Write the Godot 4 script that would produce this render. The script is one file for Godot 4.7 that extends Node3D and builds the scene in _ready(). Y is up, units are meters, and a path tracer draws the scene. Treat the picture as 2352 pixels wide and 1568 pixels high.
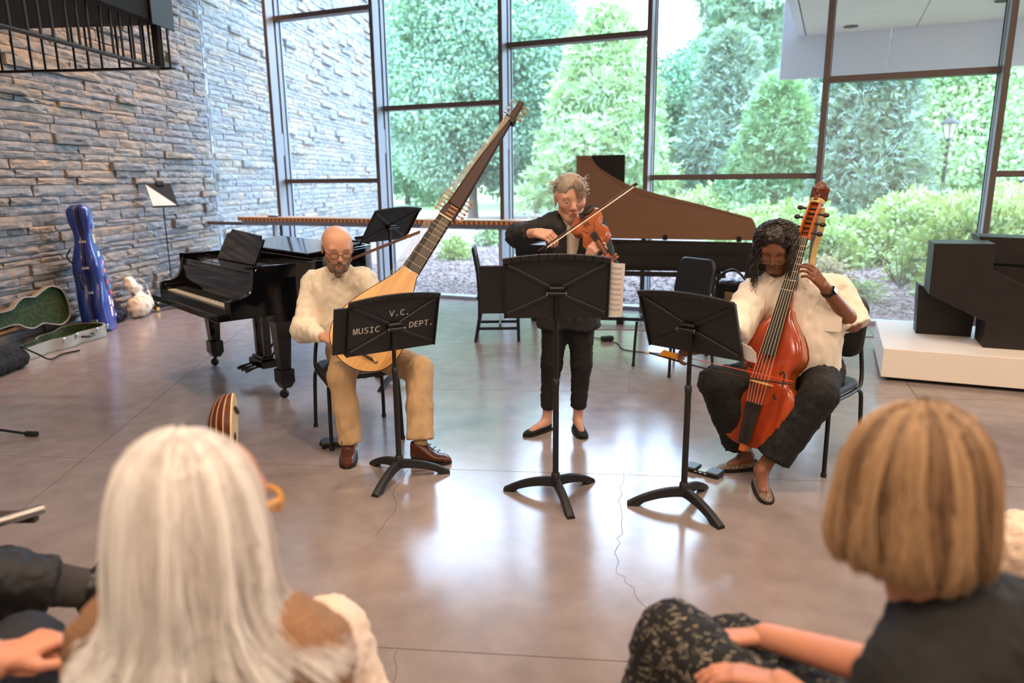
extends Node3D
# A music ensemble performing in a glazed lobby. Units are metres, y is up, the camera stands at x = 0, z = 0.

const FLAT := -1
const FO := Vector3(1.38, 0, -9.08)          # a point on the glass facade
const FU := Vector3(0.91532, 0, 0.40274)     # along the facade, to the right
const FN := Vector3(-0.40274, 0, 0.91532)    # from the facade into the room
const WO := Vector3(-5.1, 0, -7.5)           # a point on the stone wall
const WU := Vector3(0.07975, 0, -0.99682)    # along the stone wall, outwards to the garden
const WN := Vector3(0.99682, 0, 0.07975)     # from the stone wall into the room

var rng := RandomNumberGenerator.new()
var M := {}
var used := {}


class Geo:
	var v := PackedVector3Array()
	var s := PackedInt32Array()
	var c := PackedColorArray()
	var col := Color(1, 1, 1)
	var colored := false

	func tri(a: Vector3, b: Vector3, d: Vector3, g := -1) -> void:
		v.append(a); v.append(b); v.append(d)
		s.append(g)
		if colored:
			c.append(col); c.append(col); c.append(col)

	func quad(a: Vector3, b: Vector3, d: Vector3, e: Vector3, g := -1) -> void:
		tri(a, b, d, g)
		tri(a, d, e, g)

	func tri_out(a: Vector3, b: Vector3, d: Vector3, mid: Vector3, g := -1) -> void:
		if (b - a).cross(d - a).dot(a - mid) > 0.0:
			tri(a, d, b, g)
		else:
			tri(a, b, d, g)

	func fix(from: int) -> void:
		# a closed shape was added from this vertex on: make its front faces run clockwise
		var vol := 0.0
		var o := v[from] if from < v.size() else Vector3.ZERO
		for i in range(from, v.size(), 3):
			vol += (v[i] - o).dot((v[i + 1] - o).cross(v[i + 2] - o))
		if vol > 0.0:
			for i in range(from, v.size(), 3):
				var t := v[i + 1]
				v[i + 1] = v[i + 2]
				v[i + 2] = t

	func box(mid: Vector3, size: Vector3, b := Basis(), bev := 0.0) -> void:
		var h := size * 0.5
		var e := minf(bev, minf(h.x, minf(h.y, h.z)) * 0.98)
		if e <= 0.0:
			for ax in 3:
				for sg in [-1.0, 1.0]:
					var p := []
					for q in [[-1, -1], [1, -1], [1, 1], [-1, 1]]:
						var l := Vector3()
						l[ax] = sg * h[ax]
						l[(ax + 1) % 3] = q[0] * h[(ax + 1) % 3]
						l[(ax + 2) % 3] = q[1] * h[(ax + 2) % 3]
						p.append(mid + b * l)
					tri_out(p[0], p[1], p[2], mid)
					tri_out(p[0], p[2], p[3], mid)
			return
		var at := {}
		for x in [-1, 1]:
			for y in [-1, 1]:
				for z in [-1, 1]:
					for ax in 3:
						var l := Vector3(x * h.x, y * h.y, z * h.z)
						for k in 3:
							if k != ax:
								l[k] -= signf(l[k]) * e
						at[[x, y, z, ax]] = mid + b * l
					tri_out(at[[x, y, z, 0]], at[[x, y, z, 1]], at[[x, y, z, 2]], mid)
		for ax in 3:
			for sg in [-1, 1]:
				var p := []
				for q in [[-1, -1], [1, -1], [1, 1], [-1, 1]]:
					var k := [0, 0, 0]
					k[ax] = sg
					k[(ax + 1) % 3] = q[0]
					k[(ax + 2) % 3] = q[1]
					p.append(at[[k[0], k[1], k[2], ax]])
				tri_out(p[0], p[1], p[2], mid)
				tri_out(p[0], p[2], p[3], mid)
			var a1 := (ax + 1) % 3
			var a2 := (ax + 2) % 3
			for s1 in [-1, 1]:
				for s2 in [-1, 1]:
					var k := [0, 0, 0]
					k[a1] = s1
					k[a2] = s2
					k[ax] = -1
					var p1: Vector3 = at[[k[0], k[1], k[2], a1]]
					var p2: Vector3 = at[[k[0], k[1], k[2], a2]]
					k[ax] = 1
					var p3: Vector3 = at[[k[0], k[1], k[2], a2]]
					var p4: Vector3 = at[[k[0], k[1], k[2], a1]]
					tri_out(p1, p2, p3, mid)
					tri_out(p1, p3, p4, mid)

	func bar(a: Vector3, b: Vector3, w: float, h: float, up := Vector3.UP, bev := 0.0) -> void:
		var d := (b - a).normalized()
		var x := up.cross(d).normalized()
		if x.length() < 0.5:
			x = Vector3.RIGHT
		box((a + b) * 0.5, Vector3(w, h, a.distance_to(b)), Basis(x, d.cross(x).normalized(), d), bev)

	func loft(rings: Array, caps := true, g := 1, closed := true) -> void:
		var from := v.size()
		var n: int = rings[0].size()
		for i in rings.size() - 1:
			var p: PackedVector3Array = rings[i]
			var q: PackedVector3Array = rings[i + 1]
			for j in (n if closed else n - 1):
				var k := (j + 1) % n
				quad(p[j], p[k], q[k], q[j], g)
		if caps and closed:
			for e in 2:
				var r: PackedVector3Array = rings[0 if e == 0 else rings.size() - 1]
				var m := Vector3.ZERO
				for p in r:
					m += p
				m /= n
				for j in n:
					if e == 0:
						tri(m, r[(j + 1) % n], r[j])
					else:
						tri(m, r[j], r[(j + 1) % n])
			fix(from)

	func tube(pts: Array, rad, n := 8, caps := true) -> void:
		var rings := []
		var side := Vector3.ZERO
		for i in pts.size():
			var d: Vector3 = (pts[mini(i + 1, pts.size() - 1)] - pts[maxi(i - 1, 0)]).normalized()
			if side == Vector3.ZERO:
				side = d.cross(Vector3.UP if absf(d.y) < 0.9 else Vector3.RIGHT).normalized()
			else:
				side = (side - d * side.dot(d)).normalized()
			var oth := d.cross(side)
			var r: float = rad if rad is float else rad[i]
			var ring := PackedVector3Array()
			for j in n:
				var t := TAU * j / n
				ring.append(pts[i] + (side * cos(t) + oth * sin(t)) * r)
			rings.append(ring)
		loft(rings, caps)

	func ribbon(pts: Array, w: float, up: Vector3, th := 0.002) -> void:
		var rings := []
		for i in pts.size():
			var d: Vector3 = (pts[mini(i + 1, pts.size() - 1)] - pts[maxi(i - 1, 0)]).normalized()
			var x := up.cross(d).normalized()
			var y := d.cross(x)
			rings.append(PackedVector3Array([pts[i] - x * w / 2 - y * th / 2, pts[i] + x * w / 2 - y * th / 2, pts[i] + x * w / 2 + y * th / 2, pts[i] - x * w / 2 + y * th / 2]))
		loft(rings, true, -1)

	func prism(poly: PackedVector2Array, t: Transform3D, depth: float, bev := 0.0, g := -1) -> void:
		# the outline lies in the x-y plane of t and is pushed out along its z
		var from := v.size()
		var n := poly.size()
		var lay := []
		if bev > 0.0:
			var inner := PackedVector2Array()
			var area := 0.0
			for i in n:
				area += poly[i].cross(poly[(i + 1) % n])
			var sg := 1.0 if area > 0.0 else -1.0
			for i in n:
				var d1 := (poly[i] - poly[(i + n - 1) % n]).normalized()
				var d2 := (poly[(i + 1) % n] - poly[i]).normalized()
				var nn := (Vector2(-d1.y, d1.x) + Vector2(-d2.y, d2.x)) * sg
				nn = nn.normalized() / maxf(0.5, sqrt((1.0 + d1.dot(d2)) / 2.0))
				inner.append(poly[i] + nn * bev)
			lay = [[inner, 0.0], [poly, bev], [poly, depth - bev], [inner, depth]]
		else:
			lay = [[poly, 0.0], [poly, depth]]
		var rings := []
		for l in lay:
			var ring := PackedVector3Array()
			for p in l[0]:
				ring.append(t * Vector3(p.x, p.y, l[1]))
			rings.append(ring)
		for i in rings.size() - 1:
			for j in n:
				var k := (j + 1) % n
				quad(rings[i][j], rings[i][k], rings[i + 1][k], rings[i + 1][j], g)
		var ix := Geometry2D.triangulate_polygon(lay[0][0])
		var a2 := 0.0
		for i in n:
			a2 += poly[i].cross(poly[(i + 1) % n])
		for i in range(0, ix.size(), 3):
			var pa: Vector2 = lay[0][0][ix[i]]
			var pb: Vector2 = lay[0][0][ix[i + 1]]
			var pc: Vector2 = lay[0][0][ix[i + 2]]
			var ccw := (pb - pa).cross(pc - pa) * a2 > 0.0
			var r0: PackedVector3Array = rings[0]
			var r1: PackedVector3Array = rings[rings.size() - 1]
			var i1 := ix[i + 1] if ccw else ix[i + 2]
			var i2 := ix[i + 2] if ccw else ix[i + 1]
			tri(r0[ix[i]], r0[i2], r0[i1])
			tri(r1[ix[i]], r1[i1], r1[i2])
		fix(from)

	func lathe(prof: Array, t: Transform3D, n := 16, g := 1) -> void:
		# prof: [radius, height] pairs from bottom to top, turned round the y axis of t
		var rings := []
		for p in prof:
			var ring := PackedVector3Array()
			for j in n:
				var a := TAU * j / n
				ring.append(t * Vector3(p[0] * cos(a), p[1], p[0] * sin(a)))
			rings.append(ring)
		loft(rings, true, g)

	func ball(mid: Vector3, r: Vector3, b := Basis(), n := 12, m := 8) -> void:
		var rings := []
		for i in range(m + 1):
			var a := PI * (clampf(float(i) / m, 0.01, 0.99) - 0.5)
			var ring := PackedVector3Array()
			for j in n:
				var t := TAU * j / n
				ring.append(mid + b * Vector3(r.x * cos(a) * cos(t), r.y * sin(a), r.z * cos(a) * sin(t)))
			rings.append(ring)
		loft(rings)

	func mesh(m: Material) -> ArrayMesh:
		var st := SurfaceTool.new()
		st.begin(Mesh.PRIMITIVE_TRIANGLES)
		for i in s.size():
			st.set_smooth_group(s[i])
			for k in 3:
				if colored:
					st.set_color(c[i * 3 + k])
				st.add_vertex(v[i * 3 + k])
		st.generate_normals()
		st.index()
		st.set_material(m)
		return st.commit()


func numbered(called: String) -> String:
	var n: int = used.get(called, 0)
	used[called] = n + 1
	return called if n == 0 else "%s_%03d" % [called, n]


func put(g: Geo, called: String, m: Material, parent: Node = null) -> MeshInstance3D:
	var o := MeshInstance3D.new()
	o.mesh = g.mesh(m)
	return place(o, called, parent)


func place(o: MeshInstance3D, called: String, parent: Node = null) -> MeshInstance3D:
	if parent == null:
		o.name = numbered(called)
		add_child(o)
	else:
		o.name = called
		parent.add_child(o, true)
	return o


func thing(called: String, label: String, category: String, at := Vector3.ZERO, turn := 0.0, group := "") -> Node3D:
	var o := Node3D.new()
	o.name = numbered(called)
	add_child(o)
	o.position = at
	o.rotation.y = turn
	tag(o, label, category, group)
	return o


func tag(o: Node3D, label: String, category: String, group := "", kind := "") -> Node3D:
	o.set_meta("label", label)
	o.set_meta("category", category)
	if group:
		o.set_meta("group", group)
	if kind:
		o.set_meta("kind", kind)
	return o


func setting(called: String, label: String, category: String, at := Vector3.ZERO) -> Node3D:
	var o := thing(called, label, category, at)
	o.set_meta("kind", "structure")
	return o


func mat(key: String, color: Color, rough := 0.6, metal := 0.0, spec := 0.5) -> StandardMaterial3D:
	var m := StandardMaterial3D.new()
	m.resource_name = key
	m.albedo_color = color
	m.roughness = rough
	m.metallic = metal
	m.metallic_specular = spec
	M[key] = m
	return m


func noise_tex(freq: float, colors: Array, size := 512, oct := 4, sd := 1, kind := FastNoiseLite.TYPE_SIMPLEX_SMOOTH, as_normal := false, bump := 4.0) -> NoiseTexture2D:
	var n := FastNoiseLite.new()
	n.noise_type = kind
	n.frequency = freq
	n.fractal_octaves = oct
	n.seed = sd
	var t := NoiseTexture2D.new()
	t.width = size
	t.height = size
	t.seamless = true
	t.noise = n
	if as_normal:
		t.as_normal_map = true
		t.bump_strength = bump
	else:
		var g := Gradient.new()
		var off := PackedFloat32Array()
		var cs := PackedColorArray()
		for p in colors:
			off.append(p[0])
			cs.append(p[1])
		g.offsets = off
		g.colors = cs
		t.color_ramp = g
	return t


func tri_map(m: StandardMaterial3D, tex: Texture2D, scale: Vector3, world := true) -> StandardMaterial3D:
	m.albedo_texture = tex
	m.uv1_triplanar = true
	m.uv1_world_triplanar = world
	m.uv1_scale = scale
	return m


func fpos(s: float, h: float, into := 0.0) -> Vector3:
	return FO + FU * s + FN * into + Vector3(0, h, 0)


func fbasis() -> Basis:
	return Basis(FU, Vector3.UP, FN)


func wpos(t: float, h: float, into := 0.0) -> Vector3:
	return WO + WU * t + WN * into + Vector3(0, h, 0)


func arc(a: Vector3, b: Vector3, c: Vector3, n := 8) -> Array:
	# a quadratic curve
	var out := []
	for i in n + 1:
		var t := float(i) / n
		out.append(a.lerp(b, t).lerp(b.lerp(c, t), t))
	return out


func spline(p: Array, n := 6) -> Array:
	# a smooth curve through the points
	var out := []
	for i in p.size() - 1:
		var p0: Vector3 = p[maxi(i - 1, 0)]
		var p3: Vector3 = p[mini(i + 2, p.size() - 1)]
		for k in n:
			out.append(p[i].cubic_interpolate(p[i + 1], p0, p3, float(k) / n))
	out.append(p[p.size() - 1])
	return out


func spline2(p: Array, n := 6, closed := true) -> PackedVector2Array:
	var out := PackedVector2Array()
	var m := p.size()
	for i in (m if closed else m - 1):
		var p0: Vector2 = p[(i - 1 + m) % m] if closed else p[maxi(i - 1, 0)]
		var p1: Vector2 = p[i]
		var p2: Vector2 = p[(i + 1) % m]
		var p3: Vector2 = p[(i + 2) % m] if closed else p[mini(i + 2, m - 1)]
		for k in n:
			out.append(p1.cubic_interpolate(p2, p0, p3, float(k) / n))
	if not closed:
		out.append(p[m - 1])
	return out


# ---------------------------------------------------------------- rounded bodies
# prims: arrays [a, b, ra, rb, k, {options}]; a tapered capsule from a to b, joined to the rest with smoothing k.
# options: sub (carve away), w + f (squeeze to f along direction w), flat (cut square at b), flat_a, col (vertex colour)
func blob(prims: Array, cell: float, wrinkle := Vector2.ZERO, stretch := Vector3.ONE, sd := 3) -> Array:
	var lo := Vector3(1e9, 1e9, 1e9)
	var hi := -lo
	for p in prims:
		if p.size() > 5 and p[5].has("sub"):
			continue
		var r := maxf(p[2], p[3]) * (maxf(1.0, p[5].get("f", 1.0)) if p.size() > 5 else 1.0)
		for q in [p[0], p[1]]:
			lo = lo.min(q - Vector3(r, r, r))
			hi = hi.max(q + Vector3(r, r, r))
	lo -= Vector3.ONE * cell * 4.0
	hi += Vector3.ONE * cell * 4.0
	var nx := int((hi.x - lo.x) / cell) + 2
	var ny := int((hi.y - lo.y) / cell) + 2
	var nz := int((hi.z - lo.z) / cell) + 2
	var f := PackedFloat32Array()
	f.resize(nx * ny * nz)
	f.fill(1.0)
	var sx := 1
	var sy := nx
	var sz := nx * ny
	for p in prims:
		var a: Vector3 = p[0]
		var b: Vector3 = p[1]
		var ra: float = p[2]
		var rb: float = p[3]
		var k: float = p[4]
		var o: Dictionary = p[5] if p.size() > 5 else {}
		var sub: bool = o.has("sub")
		var w: Vector3 = o.get("w", Vector3.ZERO)
		var fw: float = 1.0 / float(o.get("f", 1.0)) - 1.0
		var minf_ := minf(1.0, float(o.get("f", 1.0)))
		var flat_b: bool = o.has("flat")
		var flat_a: bool = o.has("flat_a")
		var r := maxf(ra, rb) * maxf(1.0, float(o.get("f", 1.0))) + k + cell * 2.5
		var l := (a.min(b) - Vector3(r, r, r) - lo) / cell
		var h := (a.max(b) + Vector3(r, r, r) - lo) / cell
		var x0 := maxi(0, int(l.x))
		var x1 := mini(nx - 1, int(h.x) + 1)
		var y0 := maxi(0, int(l.y))
		var y1 := mini(ny - 1, int(h.y) + 1)
		var z0 := maxi(0, int(l.z))
		var z1 := mini(nz - 1, int(h.z) + 1)
		var ab := b - a
		var ln := ab.length()
		var inv := 1.0 / maxf(ln * ln, 1e-9)
		for z in range(z0, z1 + 1):
			for y in range(y0, y1 + 1):
				var i := x0 + y * sy + z * sz
				var q := lo + Vector3(x0, y, z) * cell - a
				for x in range(x0, x1 + 1):
					var pa := q
					if fw != 0.0:
						pa += w * (w.dot(q) * fw)
					var tt := pa.dot(ab) * inv
					var t := clampf(tt, 0.0, 1.0)
					var d: float = ((pa - ab * t).length() - (ra + (rb - ra) * t)) * minf_
					if flat_b and tt > 1.0:
						d = maxf((pa - ab * tt).length() - rb, (tt - 1.0) * ln)
					elif flat_b:
						d = maxf(d, (tt - 1.0) * ln)
					if flat_a and tt < 0.0:
						d = maxf((pa - ab * tt).length() - ra, -tt * ln)
					var e := f[i]
					if sub:
						d = -d
						var m := maxf(k - absf(e - d), 0.0)
						f[i] = maxf(e, d) + m * m * 0.25 / maxf(k, 1e-6)
					else:
						var m := maxf(k - absf(e - d), 0.0)
						f[i] = minf(e, d) - m * m * 0.25 / maxf(k, 1e-6)
					i += 1
					q.x += cell
	# surface nets
	var vid := {}
	var pos := PackedVector3Array()
	var nor := PackedVector3Array()
	var lim := cell * 1.9
	for z in nz - 1:
		for y in ny - 1:
			var i := y * sy + z * sz - 1
			for x in nx - 1:
				i += 1
				var c0 := f[i]
				if c0 > lim or c0 < -lim:
					continue
				var c1 := f[i + 1]
				var c2 := f[i + sy]
				var c3 := f[i + sy + 1]
				var c4 := f[i + sz]
				var c5 := f[i + sz + 1]
				var c6 := f[i + sz + sy]
				var c7 := f[i + sz + sy + 1]
				var neg := int(c0 < 0.0) + int(c1 < 0.0) + int(c2 < 0.0) + int(c3 < 0.0) + int(c4 < 0.0) + int(c5 < 0.0) + int(c6 < 0.0) + int(c7 < 0.0)
				if neg == 0 or neg == 8:
					continue
				var sum := Vector3.ZERO
				var cnt := 0
				if (c0 < 0.0) != (c1 < 0.0):
					sum += Vector3(c0 / (c0 - c1), 0, 0); cnt += 1
				if (c2 < 0.0) != (c3 < 0.0):
					sum += Vector3(c2 / (c2 - c3), 1, 0); cnt += 1
				if (c4 < 0.0) != (c5 < 0.0):
					sum += Vector3(c4 / (c4 - c5), 0, 1); cnt += 1
				if (c6 < 0.0) != (c7 < 0.0):
					sum += Vector3(c6 / (c6 - c7), 1, 1); cnt += 1
				if (c0 < 0.0) != (c2 < 0.0):
					sum += Vector3(0, c0 / (c0 - c2), 0); cnt += 1
				if (c1 < 0.0) != (c3 < 0.0):
					sum += Vector3(1, c1 / (c1 - c3), 0); cnt += 1
				if (c4 < 0.0) != (c6 < 0.0):
					sum += Vector3(0, c4 / (c4 - c6), 1); cnt += 1
				if (c5 < 0.0) != (c7 < 0.0):
					sum += Vector3(1, c5 / (c5 - c7), 1); cnt += 1
				if (c0 < 0.0) != (c4 < 0.0):
					sum += Vector3(0, 0, c0 / (c0 - c4)); cnt += 1
				if (c1 < 0.0) != (c5 < 0.0):
					sum += Vector3(1, 0, c1 / (c1 - c5)); cnt += 1
				if (c2 < 0.0) != (c6 < 0.0):
					sum += Vector3(0, 1, c2 / (c2 - c6)); cnt += 1
				if (c3 < 0.0) != (c7 < 0.0):
					sum += Vector3(1, 1, c3 / (c3 - c7)); cnt += 1
				vid[i] = pos.size()
				pos.append(lo + (Vector3(x, y, z) + sum / cnt) * cell)
				nor.append(Vector3(c1 + c3 + c5 + c7 - c0 - c2 - c4 - c6, c2 + c3 + c6 + c7 - c0 - c1 - c4 - c5, c4 + c5 + c6 + c7 - c0 - c1 - c2 - c3).normalized())
	var ix := PackedInt32Array()
	for i: int in vid:
		var c0 := f[i] < 0.0
		if (f[i + 1] < 0.0) != c0:
			_net(ix, vid, i, sy, sz, c0)
		if (f[i + sy] < 0.0) != c0:
			_net(ix, vid, i, sz, sx, c0)
		if (f[i + sz] < 0.0) != c0:
			_net(ix, vid, i, sx, sy, c0)
	if wrinkle.x != 0.0:
		var n := FastNoiseLite.new()
		n.noise_type = FastNoiseLite.TYPE_SIMPLEX_SMOOTH
		n.frequency = wrinkle.y
		n.fractal_octaves = 2
		n.seed = sd
		var old := pos.duplicate()
		for i in pos.size():
			var q := old[i] * stretch
			var a := n.get_noise_3dv(q)
			var b := n.get_noise_3dv(q * 1.9 + Vector3(7, 3, 5))
			pos[i] = old[i] + nor[i] * ((a * 0.45 + absf(b) * 0.9 - 0.2) * wrinkle.x)
		nor.fill(Vector3.ZERO)
		for i in range(0, ix.size(), 3):
			var nn := (pos[ix[i + 2]] - pos[ix[i]]).cross(pos[ix[i + 1]] - pos[ix[i]])
			nor[ix[i]] += nn
			nor[ix[i + 1]] += nn
			nor[ix[i + 2]] += nn
		for i in nor.size():
			nor[i] = nor[i].normalized()
	return [pos, nor, ix]


func _net(ix: PackedInt32Array, vid: Dictionary, i: int, d1: int, d2: int, inside: bool) -> void:
	var a: int = vid.get(i, -1)
	var b: int = vid.get(i - d1, -1)
	var c: int = vid.get(i - d1 - d2, -1)
	var d: int = vid.get(i - d2, -1)
	if a < 0 or b < 0 or c < 0 or d < 0:
		return
	if not inside:
		ix.append(a); ix.append(b); ix.append(c); ix.append(a); ix.append(c); ix.append(d)
	else:
		ix.append(a); ix.append(c); ix.append(b); ix.append(a); ix.append(d); ix.append(c)


func skin_mesh(parts: Array, m: Material, prims := []) -> ArrayMesh:
	# several blobs as one surface; prims with a colour tint the vertices near them
	var pos := PackedVector3Array()
	var nor := PackedVector3Array()
	var ix := PackedInt32Array()
	for p in parts:
		var off := pos.size()
		pos.append_array(p[0])
		nor.append_array(p[1])
		for i in p[2]:
			ix.append(i + off)
	var arr := []
	arr.resize(Mesh.ARRAY_MAX)
	arr[Mesh.ARRAY_VERTEX] = pos
	arr[Mesh.ARRAY_NORMAL] = nor
	arr[Mesh.ARRAY_INDEX] = ix
	if prims.size():
		var cols := PackedColorArray()
		for q in pos:
			var best := Color(0, 0, 0, 0)
			var sum := 0.0
			for p in prims:
				# [centre, radius, colour, strength]
				var d: float = q.distance_to(p[0]) / p[1]
				if d < 1.0:
					var wgt: float = p[3] * (1.0 - smoothstep(0.6, 1.0, d))
					best = best.lerp(p[2], wgt / maxf(wgt + sum, 1e-6)) if sum > 0.0 else p[2]
					sum += wgt
			sum = minf(sum, 1.0)
			var base: Color = prims[0][4]
			cols.append(base.lerp(best, sum))
		arr[Mesh.ARRAY_COLOR] = cols
	var am := ArrayMesh.new()
	am.add_surface_from_arrays(Mesh.PRIMITIVE_TRIANGLES, arr)
	am.surface_set_material(0, m)
	return am


func put_mesh(am: Mesh, called: String, parent: Node = null) -> MeshInstance3D:
	var o := MeshInstance3D.new()
	o.mesh = am
	return place(o, called, parent)


func _ready() -> void:
	rng.seed = 7
	# ---- camera
	var cam := Camera3D.new()
	cam.name = "camera"
	add_child(cam)
	var pitch := atan(373.0 / 1660.0)
	var roll := 0.0105
	var fwd := Vector3(0, -sin(pitch), -cos(pitch))
	var up0 := Vector3.RIGHT.cross(fwd)
	var right := Vector3.RIGHT * cos(roll) - up0 * sin(roll)
	var up := up0 * cos(roll) + Vector3.RIGHT * sin(roll)
	cam.transform = Transform3D(Basis(right, up, -fwd), Vector3(0, 1.62, 0))
	cam.fov = rad_to_deg(2.0 * atan(784.0 / 1660.0))
	cam.near = 0.05
	cam.far = 400.0
	var lens := CameraAttributesPhysical.new()
	lens.frustum_focal_length = 25.0
	lens.frustum_focus_distance = 4.3
	lens.exposure_aperture = 1.6
	cam.attributes = lens
	cam.fov = rad_to_deg(2.0 * atan(784.0 / 1660.0))
	cam.current = true
	# ---- sky: a bright overcast day
	var sky := ProceduralSkyMaterial.new()
	sky.sky_top_color = Color(0.74, 0.86, 1.0)
	sky.sky_horizon_color = Color(0.83, 0.92, 1.0)
	sky.sky_curve = 0.2
	sky.ground_bottom_color = Color(0.45, 0.45, 0.42)
	sky.ground_horizon_color = Color(0.75, 0.78, 0.8)
	sky.energy_multiplier = 9.2
	var env := Environment.new()
	env.background_mode = Environment.BG_SKY
	env.sky = Sky.new()
	env.sky.sky_material = sky
	env.tonemap_mode = Environment.TONE_MAPPER_LINEAR
	env.tonemap_exposure = 1.92
	env.sdfgi_enabled = true
	env.ssao_enabled = true
	env.ssil_enabled = true
	var we := WorldEnvironment.new()
	we.name = "sky_and_exposure"
	we.environment = env
	add_child(we)
	# ---- build
	materials()
	downlights()
	room()
	stone_walls()
	facade()
	balcony()
	garden()
	lobby_furniture()
	piano()
	harpsichord()
	cases_at_wall()
	music_stands()
	sculpture()
	lutenist()
	violinist()
	gambist()
	audience()
	floor_things()


func materials() -> void:
	# concrete
	var con := mat("polished_concrete", Color(1, 1, 1), 0.21, 0.0, 0.66)
	tri_map(con, noise_tex(0.01, [[0.0, Color(0.52, 0.48, 0.475)], [0.5, Color(0.555, 0.515, 0.51)], [1.0, Color(0.59, 0.55, 0.545)]], 1024, 6, 5), Vector3(0.45, 0.45, 0.45))
	con.roughness_texture = noise_tex(0.012, [[0.0, Color(0.78, 0.78, 0.78)], [1.0, Color(1, 1, 1)]], 512, 5, 9)
	mat("joint_filler", Color(0.22, 0.19, 0.18), 0.9)
	mat("crack", Color(0.30, 0.26, 0.25), 0.9)
	mat("plaster_white", Color(0.90, 0.89, 0.87), 0.85)
	mat("plaster_beige", Color(0.86, 0.83, 0.79), 0.85)
	# stone: five tones of split bluestone with rust and lichen stains
	var tones := [
		[Color(0.440, 0.449, 0.467), Color(0.528, 0.528, 0.539), Color(0.616, 0.554, 0.485)],
		[Color(0.405, 0.422, 0.440), Color(0.493, 0.502, 0.512), Color(0.554, 0.537, 0.512)],
		[Color(0.466, 0.466, 0.467), Color(0.563, 0.554, 0.539), Color(0.651, 0.563, 0.467)],
		[Color(0.422, 0.440, 0.467), Color(0.519, 0.537, 0.557), Color(0.607, 0.598, 0.592)],
		[Color(0.484, 0.466, 0.449), Color(0.590, 0.546, 0.503), Color(0.660, 0.581, 0.494)]]
	var bump := noise_tex(0.02, [], 512, 5, 31, FastNoiseLite.TYPE_SIMPLEX_SMOOTH, true, 10.0)
	for i in 5:
		var t: Array = tones[i]
		var m := mat("split_stone_%d" % i, Color(1, 1, 1), 0.85)
		tri_map(m, noise_tex(0.012, [[0.0, t[0]], [0.42, t[0].lerp(t[1], 0.6)], [0.62, t[1]], [0.78, t[2]], [1.0, t[1]]], 512, 5, 11 + i), Vector3(0.9, 0.9, 0.9))
		m.normal_enabled = true
		m.normal_texture = bump
		m.normal_scale = 0.45
	mat("wall_core", Color(0.34, 0.34, 0.34), 0.95)
	# metals
	mat("bronze_metal", Color(0.40, 0.355, 0.35), 0.45, 0.2)
	mat("grey_metal", Color(0.62, 0.65, 0.70), 0.45, 0.2)
	mat("black_steel", Color(0.17, 0.155, 0.15), 0.5, 0.3)
	mat("dark_gap", Color(0.06, 0.055, 0.055), 0.8)
	mat("gasket", Color(0.05, 0.05, 0.055), 0.6)
	mat("chrome", Color(0.75, 0.75, 0.76), 0.2, 1.0)
	mat("brass", Color(0.75, 0.58, 0.30), 0.3, 1.0)
	var gl := mat("window_glass", Color(0.90, 0.96, 0.96, 0.09), 0.0, 0.0, 0.5)
	gl.transparency = BaseMaterial3D.TRANSPARENCY_ALPHA
	mat("canopy_white", Color(0.80, 0.81, 0.84), 0.6)
	mat("canopy_soffit", Color(0.80, 0.79, 0.76), 0.7)
	# blacks
	mat("piano_black", Color(0.022, 0.022, 0.026), 0.08, 0.0, 0.6)
	mat("satin_black", Color(0.045, 0.046, 0.052), 0.4)
	mat("stand_black", Color(0.085, 0.092, 0.112), 0.5)
	mat("plastic_black", Color(0.075, 0.075, 0.08), 0.45)
	mat("cloth_black", Color(0.07, 0.07, 0.075), 0.9)
	mat("leather_black", Color(0.06, 0.06, 0.065), 0.35)
	mat("paper", Color(0.90, 0.89, 0.88), 0.8)
	mat("rubber", Color(0.05, 0.05, 0.05), 0.7)
	mat("lamp_glow", Color(1, 0.95, 0.85), 0.5)
	M["lamp_glow"].emission_enabled = true
	M["lamp_glow"].emission = Color(1.0, 0.86, 0.66)
	M["lamp_glow"].emission_energy_multiplier = 6.0


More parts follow.
